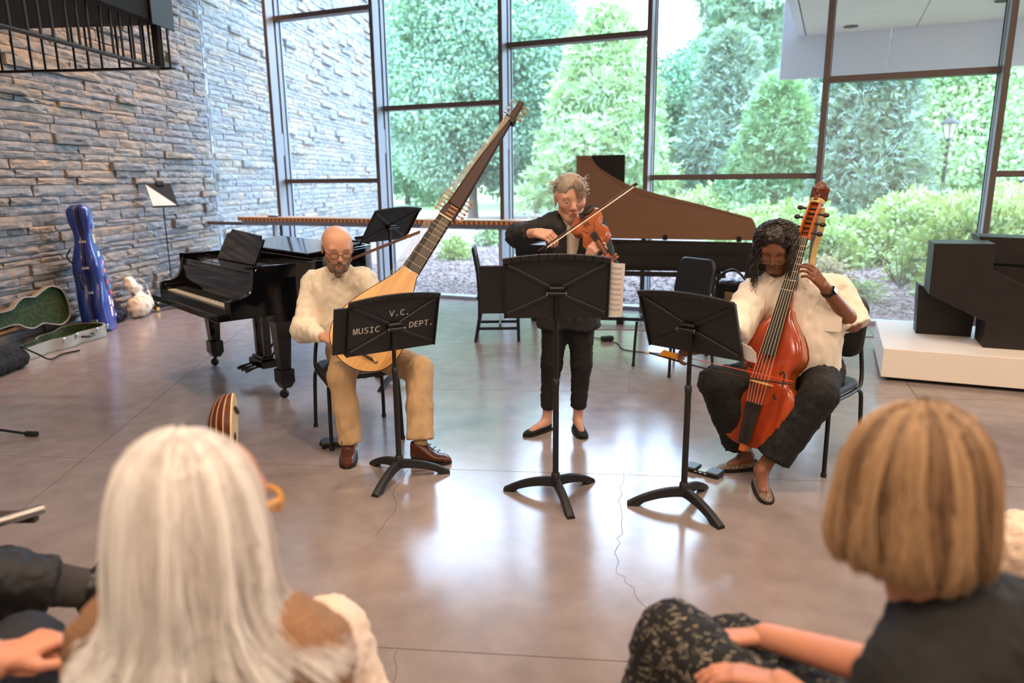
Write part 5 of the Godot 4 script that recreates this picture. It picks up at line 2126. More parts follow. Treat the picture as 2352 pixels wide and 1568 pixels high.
	put_mesh(skin_mesh([blob([[Vector3(-0.02, 0.13, -0.15), Vector3(-0.02, 0.13, 0.15), 0.12, 0.13, 0.05], [Vector3(-0.08, 0.32, -0.17), Vector3(-0.08, 0.38, 0.15), 0.06, 0.06, 0.10], [Vector3(-0.12, 0.44, -0.14), Vector3(-0.11, 0.47, 0.12), 0.03, 0.025, 0.10]], 0.012, Vector2(0.035, 3.5))], mat("canvas", Color(0.86, 0.81, 0.73), 0.9)), "body", o)
	g = Geo.new()
	g.ribbon(spline([Vector3(-0.02, 0.45, -0.1), Vector3(0.06, 0.40, -0.02), Vector3(0.12, 0.25, 0.04), Vector3(0.10, 0.33, 0.1)], 5), 0.03, Vector3.RIGHT, 0.003)
	put(g, "handle", M["canvas"], o)
	# dark cloth bag behind the cello case
	o = thing("cloth_bag", "dark rumpled bag on the floor between cello case and tote", "bag", Vector3(-4.72, 0, -8.50), 0.0)
	put_mesh(skin_mesh([blob([[Vector3(0, 0.08, -0.08), Vector3(0, 0.08, 0.08), 0.08, 0.08, 0.03], [Vector3(-0.02, 0.2, -0.02), Vector3(-0.02, 0.24, 0.03), 0.06, 0.05, 0.06]], 0.014, Vector2(0.04, 8.0))], mat("cloth_navy", Color(0.12, 0.12, 0.17), 0.9)), "body", o)
	# long black instrument case
	o = thing("violin_case", "long dark soft case with a handle lying along the stone wall", "instrument case", Vector3(-4.44, 0, -9.50), atan2(0.3, 0.62) * -1.0 + PI / 2)
	g = Geo.new()
	g.prism(rounded(0.78, 0.17, 0.05), Transform3D(Basis(Vector3.RIGHT, -0.25), Vector3(0, 0.105, -0.07)), 0.14, 0.03)
	put(g, "body", mat("cloth_slate", Color(0.13, 0.15, 0.19), 0.8), o)
	g = Geo.new()
	g.tube(spline([Vector3(-0.09, 0.11, 0.075), Vector3(-0.07, 0.12, 0.12), Vector3(0.07, 0.12, 0.12), Vector3(0.09, 0.11, 0.075)], 4), 0.011, 8)
	put(g, "handle", M["cloth_black"], o)
	g = Geo.new()
	g.tube([Vector3(-0.37, 0.12, 0.082), Vector3(0.37, 0.12, 0.082)], 0.004, 5)
	put(g, "zip", M["chrome"], o)
	for x in [-0.36, 0.36]:
		g = Geo.new()
		g.box(Vector3(x, 0.04, 0.06), Vector3(0.05, 0.05, 0.03), Basis(), 0.006)
		put(g, "buckle", M["brass"], o)
	# backpack
	o = thing("backpack", "dark brown backpack leaning on the stone wall beside the thin stand", "backpack", Vector3(-4.56, 0, -10.15), 0.2)
	put_mesh(skin_mesh([blob([[Vector3(0, 0.12, 0), Vector3(0, 0.38, -0.03), 0.14, 0.12, 0.05, {"w": Vector3(0, 0, 1), "f": 0.7}], [Vector3(0, 0.13, 0.09), Vector3(0, 0.24, 0.08), 0.10, 0.09, 0.03, {"w": Vector3(0, 0, 1), "f": 0.5}]], 0.016, Vector2(0.01, 9.0))], mat("cloth_brown", Color(0.16, 0.13, 0.12), 0.85)), "body", o)
	g = Geo.new()
	g.tube(spline([Vector3(-0.05, 0.48, -0.03), Vector3(0, 0.53, -0.03), Vector3(0.05, 0.48, -0.03)], 4), 0.009, 6)
	put(g, "grab_loop", M["cloth_black"], o)
	# thin folding stand with sheets
	o = thing("folding_music_stand", "thin black folding music stand with white sheets by the stone wall", "music stand", Vector3(-4.60, 0, -9.74), 0.9)
	g = Geo.new()
	g.tube([Vector3(0, 0.02, 0), Vector3(0, 1.34, 0)], 0.008, 8)
	put(g, "pole", M["satin_black"], o)
	for i in 3:
		var a := TAU * i / 3.0 + 0.5
		g = Geo.new()
		g.tube([Vector3(0, 0.30, 0), Vector3(cos(a) * 0.26, 0.008, sin(a) * 0.26)], 0.006, 6)
		put(g, "leg", M["satin_black"], o)
	var t := Transform3D(Basis(Vector3.RIGHT, -0.45), Vector3(0, 1.46, 0))
	g = Geo.new()
	g.box(t * Vector3(0, 0, 0), Vector3(0.34, 0.34, 0.006), t.basis, 0.002)
	g.box(t * Vector3(0, -0.17, 0.02), Vector3(0.36, 0.008, 0.045), t.basis, 0.002)
	g.box(t * Vector3(0.02, 0.16, 0.01), Vector3(0.10, 0.06, 0.03), t.basis, 0.004)
	put(g, "desk", M["satin_black"], o)
	g = Geo.new()
	g.prism(PackedVector2Array([Vector2(-0.17, 0.15), Vector2(0.16, -0.165), Vector2(-0.17, -0.165)]), t * Transform3D(Basis(), Vector3(0, 0, 0.006)), 0.003)
	put(g, "sheets", M["paper"], o)


func hand_prims(w: Vector3, d: Vector3, n: Vector3, s: Vector3, curl: Array, thumb := 0.3, sc := 1.0) -> Array:
	# w wrist, d towards the knuckles, n out of the back of the hand, s towards the thumb; curl: per finger, index first, three bends
	d = d.normalized()
	n = (n - d * n.dot(d)).normalized()
	s = (s - d * s.dot(d) - n * s.dot(n)).normalized()
	var out := []
	var offs := [0.030, 0.010, -0.010, -0.029]
	var palm := [0.088, 0.092, 0.086, 0.077]
	var seg := [[0.042, 0.025, 0.021], [0.046, 0.028, 0.022], [0.042, 0.026, 0.021], [0.033, 0.020, 0.018]]
	for i in 4:
		var k: Vector3 = w + (d * palm[i] + s * offs[i]) * sc
		out.append([w + s * offs[i] * 0.55 * sc, k, 0.0145 * sc, 0.0115 * sc, 0.014])
		var a := 0.0
		var p := k
		for j in 3:
			a += curl[i][j]
			var q: Vector3 = p + (d * cos(a) - n * sin(a)) * seg[i][j] * sc
			out.append([p, q, (0.0098 - 0.0011 * j) * sc, (0.0088 - 0.0012 * j) * sc, 0.003])
			p = q
	var b: Vector3 = w + (d * 0.024 + s * 0.022 - n * 0.006) * sc
	var c: Vector3 = b + (d * 0.55 + s * lerpf(0.8, 0.25, thumb) - n * lerpf(0.2, 0.75, thumb)).normalized() * 0.042 * sc
	var e: Vector3 = c + (d * 0.8 + s * lerpf(0.4, -0.1, thumb) - n * lerpf(0.15, 0.55, thumb)).normalized() * 0.030 * sc
	var f: Vector3 = e + (d * 0.85 + s * lerpf(0.2, -0.3, thumb) - n * lerpf(0.1, 0.4, thumb)).normalized() * 0.024 * sc
	out.append([b, c, 0.016 * sc, 0.012 * sc, 0.012])
	out.append([c, e, 0.0112 * sc, 0.0102 * sc, 0.004])
	out.append([e, f, 0.0100 * sc, 0.0082 * sc, 0.003])
	return out


func head_prims(t: Transform3D, sc := 1.0, jaw := 1.0) -> Array:
	# local: z is where the face looks, y up, x the person's left
	var l := [
		[Vector3(0, 0.032, -0.038), Vector3(0, 0.036, 0.012), 0.080, 0.078, 0.02],
		[Vector3(0, 0.0, 0.03), Vector3(0, -0.070, 0.046), 0.064, 0.041 * jaw, 0.03],
		[Vector3(-0.02, -0.092, 0.056), Vector3(0.02, -0.092, 0.056), 0.018, 0.018, 0.02],
		[Vector3(-0.048, -0.058, 0.012), Vector3(-0.02, -0.088, 0.045), 0.022 * jaw, 0.018, 0.025],
		[Vector3(0.048, -0.058, 0.012), Vector3(0.02, -0.088, 0.045), 0.022 * jaw, 0.018, 0.025],
		[Vector3(-0.043, -0.016, 0.056), Vector3(-0.040, -0.022, 0.054), 0.024, 0.022, 0.025],
		[Vector3(0.043, -0.016, 0.056), Vector3(0.040, -0.022, 0.054), 0.024, 0.022, 0.025],
		[Vector3(-0.040, 0.026, 0.074), Vector3(0.040, 0.026, 0.074), 0.014, 0.014, 0.016],
		[Vector3(-0.032, 0.006, 0.105), Vector3(-0.034, 0.006, 0.102), 0.019, 0.019, 0.012, {"sub": 1}],
		[Vector3(0.032, 0.006, 0.105), Vector3(0.034, 0.006, 0.102), 0.019, 0.019, 0.012, {"sub": 1}],
		[Vector3(0, 0.016, 0.084), Vector3(0, -0.026, 0.104), 0.0085, 0.0125, 0.012],
		[Vector3(-0.011, -0.032, 0.094), Vector3(0.011, -0.032, 0.094), 0.009, 0.009, 0.007],
		[Vector3(-0.019, -0.058, 0.083), Vector3(0.0, -0.055, 0.090), 0.0055, 0.0065, 0.006],
		[Vector3(0.019, -0.058, 0.083), Vector3(0.0, -0.055, 0.090), 0.0055, 0.0065, 0.006],
		[Vector3(-0.015, -0.069, 0.083), Vector3(0.015, -0.069, 0.083), 0.0065, 0.0065, 0.006],
		[Vector3(-0.023, -0.0625, 0.098), Vector3(0.023, -0.0625, 0.098), 0.0038, 0.0038, 0.004, {"sub": 1}],
		[Vector3(-0.079, 0.018, -0.006), Vector3(-0.079, -0.018, 0.002), 0.019, 0.013, 0.004, {"w": Vector3(1, 0, 0), "f": 0.42}],
		[Vector3(0.079, 0.018, -0.006), Vector3(0.079, -0.018, 0.002), 0.019, 0.013, 0.004, {"w": Vector3(1, 0, 0), "f": 0.42}],
		[Vector3(0, -0.04, -0.022), Vector3(0, -0.10, -0.028), 0.056, 0.054, 0.03],
		# eyelids
		[Vector3(-0.040, 0.0135, 0.079), Vector3(-0.024, 0.0135, 0.081), 0.0062, 0.0062, 0.004],
		[Vector3(0.040, 0.0135, 0.079), Vector3(0.024, 0.0135, 0.081), 0.0062, 0.0062, 0.004],
		[Vector3(-0.040, -0.005, 0.077), Vector3(-0.024, -0.005, 0.079), 0.0045, 0.0045, 0.004],
		[Vector3(0.040, -0.005, 0.077), Vector3(0.024, -0.005, 0.079), 0.0045, 0.0045, 0.004]]
	var out := []
	for p in l:
		var q: Array = p.duplicate()
		q[0] = t * (p[0] * sc)
		q[1] = t * (p[1] * sc)
		q[2] = p[2] * sc
		q[3] = p[3] * sc
		if q.size() > 5 and q[5].has("w"):
			q[5] = q[5].duplicate()
			q[5]["w"] = t.basis * p[5]["w"]
		out.append(q)
	return out


func face_tints(t: Transform3D, sc: float, base: Color, lip: Color, cheek: Color) -> Array:
	var out := []
	for p in [[Vector3(0, -0.062, 0.088), 0.021, lip, 0.55], [Vector3(-0.045, -0.02, 0.075), 0.035, cheek, 0.28], [Vector3(0.045, -0.02, 0.075), 0.035, cheek, 0.28], [Vector3(0, -0.028, 0.108), 0.022, cheek, 0.3], [Vector3(-0.082, 0, 0), 0.03, cheek, 0.6], [Vector3(0.082, 0, 0), 0.03, cheek, 0.6]]:
		out.append([t * (p[0] * sc), p[1] * sc, p[2], p[3], base])
	return out


func eyes(o: Node3D, t: Transform3D, sc: float, iris: Color, brow: Material, brow_h := 0.003, shut := 0.0) -> void:
	var white := mat("eye_white", Color(0.74, 0.70, 0.67), 0.25)
	var dark := mat("iris_%s" % iris.to_html(false), iris, 0.15)
	for s in [-1.0, 1.0]:
		var g := Geo.new()
		g.ball(t * (Vector3(s * 0.032, 0.004, 0.0745 - shut) * sc), Vector3.ONE * 0.0118 * sc)
		var e := put(g, "eye", white, o)
		g = Geo.new()
		g.ball(t * (Vector3(s * 0.032, 0.002 - shut, 0.0825 - shut) * sc), Vector3(0.0055, 0.0055, 0.0042) * sc, t.basis)
		put(g, "iris", dark, e)
		g = Geo.new()
		g.tube([t * (Vector3(s * 0.018, 0.030, 0.088) * sc), t * (Vector3(s * 0.034, 0.034, 0.086) * sc), t * (Vector3(s * 0.049, 0.029, 0.075) * sc)], [brow_h * 0.7 * sc, brow_h * sc, brow_h * 0.5 * sc], 6)
		put(g, "eyebrow", brow, o)


func spectacles(o: Node3D, t: Transform3D, sc: float, frame: Material, r := 0.021, th := 0.0016, drop := 0.0) -> void:
	var g := Geo.new()
	for s in [-1.0, 1.0]:
		var pts := []
		for i in 17:
			var a := TAU * i / 16.0
			pts.append(t * (Vector3(s * 0.033 + signf(cos(a)) * pow(absf(cos(a)), 0.7) * r * 1.15, 0.0 - drop + signf(sin(a)) * pow(absf(sin(a)), 0.7) * r * 0.78, 0.106 - absf(cos(a)) * 0.0) * sc))
		g.tube(pts, th * sc, 6)
		g.tube([t * (Vector3(s * (0.033 + r * 1.15), 0.004 - drop, 0.104) * sc), t * (Vector3(s * 0.080, 0.010 - drop * 0.5, 0.06) * sc), t * (Vector3(s * 0.084, 0.014, -0.005) * sc)], th * sc, 6)
	g.tube([t * (Vector3(-0.010, 0.005 - drop, 0.107) * sc), t * (Vector3(0, 0.008 - drop, 0.110) * sc), t * (Vector3(0.010, 0.005 - drop, 0.107) * sc)], th * sc, 6)
	var f := put(g, "glasses_frame", frame, o)
	for s in [-1.0, 1.0]:
		g = Geo.new()
		g.lathe([[r * 1.05 * sc, 0.0], [r * 1.05 * sc, 0.001]], t * Transform3D(Basis(Vector3.RIGHT, PI / 2) * Basis.from_scale(Vector3(1.05, 1, 0.74)), Vector3(s * 0.033, -drop, 0.1055) * sc), 16)
		put(g, "lens", M["lens_glass"], f)


func shoe(o: Node3D, heel: Vector3, toe: Vector3, wid: float, tall: float, upper: Material, sole: Material, low := false) -> void:
	# heel and toe lie on the floor
	var d := (toe - heel).normalized()
	var ln := heel.distance_to(toe)
	var side := d.cross(Vector3.UP)
	var rings := []
	var soles := []
	for i in 13:
		var f := i / 12.0
		var w := wid * (0.72 + 0.28 * sin(PI * clampf(f * 0.9 + 0.08, 0, 1)))
		if f < 0.1:
			w *= 0.75 + 2.5 * f
		if f > 0.82:
			w *= sqrt(maxf(0.0, 1.0 - pow((f - 0.82) / 0.19, 2.0)))
		var h := tall * (1.0 - 0.62 * smoothstep(0.18, 0.72, f)) if not low else tall * (0.95 - 0.5 * smoothstep(0.0, 0.9, f))
		if f > 0.85:
			h *= 1.0 - 0.5 * (f - 0.85) / 0.15
		w = maxf(w, 0.006)
		var c := heel + d * (ln * f)
		var ring := PackedVector3Array()
		for j in 12:
			var a := TAU * j / 12.0
			var cx := cos(a)
			var sy := sin(a)
			ring.append(c + side * signf(cx) * pow(absf(cx), 0.7) * w * (1.0 if sy < 0 else 0.85) + Vector3(0, 0.012 + h * 0.5 + signf(sy) * pow(absf(sy), 0.7) * h * 0.5, 0))
		rings.append(ring)
		var sr := PackedVector3Array()
		for q in [[-1, 0.0], [1, 0.0], [1, 0.014], [-1, 0.014]]:
			sr.append(c + side * (w + 0.004) * q[0] + Vector3(0, q[1], 0))
		soles.append(sr)
	var g := Geo.new()
	g.loft(rings)
	var e := put(g, "shoe", upper, o)
	g = Geo.new()
	g.loft(soles, true, FLAT)
	put(g, "sole", sole, e)


func strand_mesh(curves: Array, cols: Array, r: float, m: Material) -> ArrayMesh:
	# thin three-sided hairs along the curves
	var pos := PackedVector3Array()
	var nor := PackedVector3Array()
	var col := PackedColorArray()
	var ix := PackedInt32Array()
	for ci in curves.size():
		var pts: Array = curves[ci]
		var base := pos.size()
		var side := Vector3.ZERO
		for i in pts.size():
			var d: Vector3 = (pts[mini(i + 1, pts.size() - 1)] - pts[maxi(i - 1, 0)]).normalized()
			if side == Vector3.ZERO:
				side = d.cross(Vector3(0.3, 0.2, 0.9)).normalized()
			else:
				side = (side - d * side.dot(d)).normalized()
			var oth := d.cross(side)
			var rr := r * (1.0 - 0.75 * pow(float(i) / (pts.size() - 1), 3.0))
			for j in 3:
				var a := TAU * j / 3.0
				var nn := side * cos(a) + oth * sin(a)
				pos.append(pts[i] + nn * rr)
				nor.append(nn)
				col.append(cols[ci])
			if i > 0:
				for j in 3:
					var k := (j + 1) % 3
					var p := base + (i - 1) * 3
					var q := base + i * 3
					ix.append(p + j); ix.append(q + k); ix.append(p + k)
					ix.append(p + j); ix.append(q + j); ix.append(q + k)
	var arr := []
	arr.resize(Mesh.ARRAY_MAX)
	arr[Mesh.ARRAY_VERTEX] = pos
	arr[Mesh.ARRAY_NORMAL] = nor
	arr[Mesh.ARRAY_COLOR] = col
	arr[Mesh.ARRAY_INDEX] = ix
	var am := ArrayMesh.new()
	am.add_surface_from_arrays(Mesh.PRIMITIVE_TRIANGLES, arr)
	am.surface_set_material(0, m)
	return am


func vmat(key: String, rough := 0.5, spec := 0.5) -> StandardMaterial3D:
	var m := mat(key, Color(1, 1, 1), rough, 0.0, spec)
	m.vertex_color_use_as_albedo = true
	return m


func skin_mat(key: String, rough := 0.5) -> StandardMaterial3D:
	var m := vmat(key, rough, 0.45)
	m.subsurf_scatter_enabled = true
	m.subsurf_scatter_strength = 0.05
	return m


func viol_body(o: Node3D, t: Transform3D, ln: float, prof: Array, ribs: float, arch: float, belly: Material, side: Material, back: Material) -> void:
	# prof: [y, half width]; belly on +z
	var ys := []
	for i in 49:
		var f := i / 48.0
		ys.append(ln * (0.5 - 0.5 * cos(PI * f)))
	var ws := []
	for y in ys:
		var w := 0.0
		for i in prof.size() - 1:
			if y >= prof[i][0] and y <= prof[i + 1][0]:
				w = lerpf(prof[i][1], prof[i + 1][1], inverse_lerp(prof[i][0], prof[i + 1][0], y))
		ws.append(w)
	for plate in 2:
		var sg := 1.0 if plate == 0 else -1.0
		var g := Geo.new()
		var grid := []
		var over := 1.03
		for i in ys.size():
			var row := PackedVector3Array()
			for j in 17:
				var u := -1.0 + j / 8.0
				var edge := maxf(absf(u), absf(ys[i] / ln * 2.0 - 1.0))
				var h := arch * (1.0 - pow(absf(u), 2.2)) * (1.0 - pow(absf(ys[i] / ln * 2.0 - 1.0), 4.0))
				row.append(t * Vector3(ws[i] * over * sin(u * PI / 2.0), ys[i], sg * (ribs / 2 + 0.002 + h)))
			grid.append(row)
		for i in ys.size() - 1:
			for j in 16:
				if plate == 0:
					g.quad(grid[i][j], grid[i + 1][j], grid[i + 1][j + 1], grid[i][j + 1], 1)
				else:
					g.quad(grid[i][j], grid[i][j + 1], grid[i + 1][j + 1], grid[i + 1][j], 1)
		put(g, "belly" if plate == 0 else "back_plate", belly if plate == 0 else back, o)
	var g := Geo.new()
	for s in [-1.0, 1.0]:
		for i in ys.size() - 1:
			var a := t * Vector3(s * ws[i], ys[i], ribs / 2 + 0.003)
			var b := t * Vector3(s * ws[i + 1], ys[i + 1], ribs / 2 + 0.003)
			var c := t * Vector3(s * ws[i + 1], ys[i + 1], -ribs / 2 - 0.003)
			var d := t * Vector3(s * ws[i], ys[i], -ribs / 2 - 0.003)
			if s > 0:
				g.quad(a, b, c, d, 1)
			else:
				g.quad(d, c, b, a, 1)
	put(g, "ribs", side, o)
	# purfled edge
	g = Geo.new()
	for s in [-1.0, 1.0]:
		var pts := []
		for i in range(1, ys.size() - 1):
			pts.append(t * Vector3(s * ws[i] * 1.03, ys[i], ribs / 2 + 0.002))
		g.tube(pts, 0.0025 if ln > 0.5 else 0.0016, 6)
	put(g, "edge", belly, o)


func fold(pts: Array) -> PackedVector2Array:
	return PackedVector2Array(pts)


func frame_of(a: Vector3, b: Vector3, normal: Vector3) -> Transform3D:
	# origin at a, y towards b, z near the given normal
	var y := (b - a).normalized()
	var z := (normal - y * normal.dot(y)).normalized()
	return Transform3D(Basis(y.cross(z), y, z), a)


func lutenist() -> void:
	var lens := mat("lens_glass", Color(0.95, 0.97, 1.0, 0.015), 0.0, 0.0, 0.3)
	lens.transparency = BaseMaterial3D.TRANSPARENCY_ALPHA
	var base := Color(0.80, 0.61, 0.51).srgb_to_linear()
	var skin := skin_mat("skin_fair", 0.42)
	var o := thing("person", "seated bald bearded man in cream shirt and tan trousers playing a theorbo", "person", Vector3(-1.0, 0, -4.5))
	var hb := Basis.looking_at(-Vector3(0.36, -0.30, 0.9), Vector3(0.10, 1, 0.12))
	var ht := Transform3D(hb, Vector3(-0.050, 1.222, 0.115))
	var sc := 1.10
	var parts := [blob(head_prims(ht, sc, 1.05), 0.0048)]
	# skin under the clothes, in one piece with neck, arms and legs
	var body := [
		[Vector3(-0.065, 1.13, 0.06), Vector3(-0.09, 1.0, -0.03), 0.054, 0.07, 0.03],
		[Vector3(-0.22, 0.97, -0.07), Vector3(0.06, 1.0, -0.01), 0.06, 0.06, 0.06],
		[Vector3(-0.09, 0.95, -0.04), Vector3(0.02, 0.55, -0.1), 0.11, 0.12, 0.06],
		[Vector3(-0.257, 0.98, -0.08), Vector3(-0.285, 0.71, 0.10), 0.045, 0.038, 0.03],
		[Vector3(-0.285, 0.71, 0.10), Vector3(-0.10, 0.735, 0.38), 0.036, 0.027, 0.02],
		[Vector3(0.075, 1.02, 0), Vector3(0.20, 0.80, 0.05), 0.045, 0.038, 0.03],
		[Vector3(0.20, 0.80, 0.05), Vector3(0.29, 0.86, 0.20), 0.036, 0.027, 0.02],
		[Vector3(-0.06, 0.5, -0.08), Vector3(-0.013, 0.484, 0.38), 0.075, 0.05, 0.03],
		[Vector3(-0.013, 0.484, 0.38), Vector3(0.024, 0.09, 0.40), 0.048, 0.034, 0.03],
		[Vector3(0.12, 0.5, -0.1), Vector3(0.438, 0.506, 0.30), 0.075, 0.05, 0.03],
		[Vector3(0.438, 0.506, 0.30), Vector3(0.455, 0.10, 0.46), 0.048, 0.034, 0.03]]
	parts.append(blob(body, 0.014))
	parts.append(blob(hand_prims(Vector3(-0.10, 0.735, 0.38), Vector3(0.75, 0.05, 0.60), Vector3(-0.1, 0.6, 0.7), Vector3(0.2, 1, -0.3), [[0.5, 0.5, 0.3], [0.55, 0.5, 0.3], [0.6, 0.5, 0.3], [0.6, 0.5, 0.3]], 0.4), 0.004))
	parts.append(blob(hand_prims(Vector3(0.29, 0.86, 0.20), Vector3(0.6, 0.6, 0.2), Vector3(0.3, -0.5, -0.8), Vector3(0.4, 0.3, 0.8), [[0.6, 0.6, 0.4], [0.6, 0.6, 0.4], [0.6, 0.6, 0.4], [0.6, 0.6, 0.4]], 0.4), 0.004))
	var tn := face_tints(ht, sc, base, Color(0.62, 0.36, 0.31).srgb_to_linear(), Color(0.80, 0.50, 0.41).srgb_to_linear())
	put_mesh(skin_mesh(parts, skin, tn), "body", o)
	var grey := mat("beard_grey", Color(1, 1, 1), 0.9)
	tri_map(grey, noise_tex(0.12, [[0.0, Color(0.26, 0.19, 0.15)], [0.5, Color(0.45, 0.37, 0.32)], [1.0, Color(0.70, 0.65, 0.60)]], 256, 3, 44), Vector3(6, 6, 6))
	eyes(o, ht, sc, Color(0.20, 0.18, 0.17), grey, 0.003, 0.003)
	spectacles(o, ht, sc, M["satin_black"], 0.020, 0.0017, 0.003)
	# beard and moustache
	var bp := []
	for p in [[Vector3(-0.058, -0.05, 0.03), Vector3(-0.03, -0.095, 0.058), 0.020, 0.019], [Vector3(0.058, -0.05, 0.03), Vector3(0.03, -0.095, 0.058), 0.020, 0.019], [Vector3(-0.03, -0.095, 0.058), Vector3(0.03, -0.095, 0.058), 0.021, 0.021], [Vector3(0, -0.10, 0.066), Vector3(0, -0.128, 0.070), 0.026, 0.018], [Vector3(-0.026, -0.066, 0.080), Vector3(0, -0.047, 0.091), 0.0065, 0.0075], [Vector3(0.026, -0.066, 0.080), Vector3(0, -0.047, 0.091), 0.0065, 0.0075], [Vector3(-0.03, -0.07, 0.074), Vector3(-0.028, -0.09, 0.072), 0.010, 0.012], [Vector3(0.03, -0.07, 0.074), Vector3(0.028, -0.09, 0.072), 0.010, 0.012]]:
		bp.append([ht * (p[0] * sc), ht * (p[1] * sc), p[2] * sc, p[3] * sc, 0.012])
	put_mesh(skin_mesh([blob(bp, 0.0045, Vector2(0.006, 60.0))], grey), "beard", o)
	# shirt
	var shirt := mat("shirt_cream", Color(0.90, 0.86, 0.79), 0.85)
	var fw := Vector3(0.42, 0, 0.91)
	var sp := [
		[Vector3(-0.235, 0.985, -0.075), Vector3(0.065, 1.015, -0.005), 0.082, 0.080, 0.05],
		[Vector3(-0.10, 0.93, -0.035), Vector3(-0.04, 0.72, -0.05), 0.170, 0.172, 0.05, {"w": fw, "f": 0.78}],
		[Vector3(-0.04, 0.72, -0.05), Vector3(0.02, 0.54, -0.09), 0.172, 0.182, 0.04, {"w": fw, "f": 0.85}],
		[Vector3(-0.255, 0.965, -0.07), Vector3(-0.292, 0.72, 0.085), 0.083, 0.078, 0.04],
		[Vector3(-0.292, 0.72, 0.085), Vector3(-0.155, 0.735, 0.31), 0.078, 0.048, 0.03],
		[Vector3(-0.155, 0.735, 0.31), Vector3(-0.11, 0.735, 0.37), 0.040, 0.037, 0.01, {"flat": 1}],
		[Vector3(0.085, 1.0, 0.0), Vector3(0.20, 0.80, 0.05), 0.078, 0.066, 0.04],
		[Vector3(0.20, 0.80, 0.05), Vector3(0.275, 0.85, 0.18), 0.062, 0.045, 0.03, {"flat": 1}],
		[Vector3(-0.085, 1.02, -0.015), Vector3(-0.066, 1.095, 0.03), 0.085, 0.066, 0.03, {"flat": 1}],
		[Vector3(-0.05, 1.09, 0.09), Vector3(-0.02, 0.98, 0.13), 0.028, 0.012, 0.015, {"sub": 1}]]
	put_mesh(skin_mesh([blob(sp, 0.011, Vector2(0.016, 4.5), Vector3(1.6, 1.0, 1.6))], shirt), "shirt", o)
	# collar leaves
	for s in [-1.0, 1.0]:
		var g := Geo.new()
		var q := Transform3D(Basis.looking_at(-Vector3(0.42, 0.2, 0.9), Vector3(0.1, 1, -0.1)), Vector3(-0.055, 1.055, 0.075))
		g.prism(fold([Vector2(s * 0.012, 0.0), Vector2(s * 0.062, 0.05), Vector2(s * 0.085, 0.03), Vector2(s * 0.055, -0.035)]), q * Transform3D(Basis(Vector3.UP, s * 0.45), Vector3(0, 0, 0.004)), 0.006, 0.002)
		put(g, "collar", shirt, o)
	# trousers
	var tan := mat("trousers_tan", Color(0.76, 0.64, 0.49), 0.85)
	var tp := [
		[Vector3(-0.06, 0.55, -0.09), Vector3(0.11, 0.55, -0.11), 0.150, 0.150, 0.06],
		[Vector3(-0.06, 0.52, -0.05), Vector3(-0.013, 0.486, 0.37), 0.110, 0.080, 0.05],
		[Vector3(-0.013, 0.486, 0.37), Vector3(0.010, 0.30, 0.385), 0.078, 0.073, 0.03],
		[Vector3(0.010, 0.30, 0.385), Vector3(0.024, 0.085, 0.395), 0.073, 0.070, 0.02, {"flat": 1}],
		[Vector3(0.12, 0.52, -0.06), Vector3(0.438, 0.506, 0.29), 0.110, 0.082, 0.05],
		[Vector3(0.438, 0.506, 0.29), Vector3(0.446, 0.30, 0.385), 0.080, 0.078, 0.03],
		[Vector3(0.446, 0.30, 0.385), Vector3(0.452, 0.12, 0.445), 0.078, 0.082, 0.02, {"flat": 1}]]
	put_mesh(skin_mesh([blob(tp, 0.011, Vector2(0.011, 5.0), Vector3(1.8, 0.6, 1.8), 8)], tan), "trousers", o)
	var brown := mat("shoe_brown", Color(0.30, 0.15, 0.11), 0.25)
	var sole := mat("sole_dark", Color(0.10, 0.07, 0.06), 0.7)
	var sock := mat("sock_tan", Color(0.70, 0.60, 0.42), 0.9)
	for f in [[Vector3(0.0, 0, 0.335), Vector3(0.045, 0, 0.60), Vector3(0.024, 0.13, 0.395)], [Vector3(0.40, 0, 0.46), Vector3(0.635, 0, 0.53), Vector3(0.452, 0.15, 0.46)]]:
		shoe(o, f[0], f[1], 0.050, 0.105, brown, sole)
		var g := Geo.new()
		g.tube([f[2] - Vector3(0, 0.07, 0), f[2] + Vector3(0, 0.03, 0)], 0.042, 12)
		put(g, "sock", sock, o)
		var d: Vector3 = (f[1] - f[0]).normalized()
		for k in 3:
			var c: Vector3 = f[0] + d * (0.115 + k * 0.028) + Vector3(0, 0.098 - k * 0.015, 0)
			var side := d.cross(Vector3.UP) * 0.024
			g = Geo.new()
			g.tube([c - side, c + Vector3(0, 0.008, 0), c + side], 0.0028, 5)
			put(g, "shoelace", sole, o)
		g = Geo.new()
		var c: Vector3 = f[0] + d * 0.11 + Vector3(0, 0.108, 0)
		g.tube(spline([c, c + d.cross(Vector3.UP) * 0.03 + Vector3(0, 0.014, 0), c + d * 0.035 + d.cross(Vector3.UP) * 0.035 - Vector3(0, 0.02, 0)], 4), 0.0025, 5)
		put(g, "shoelace", sole, o)
	theorbo()


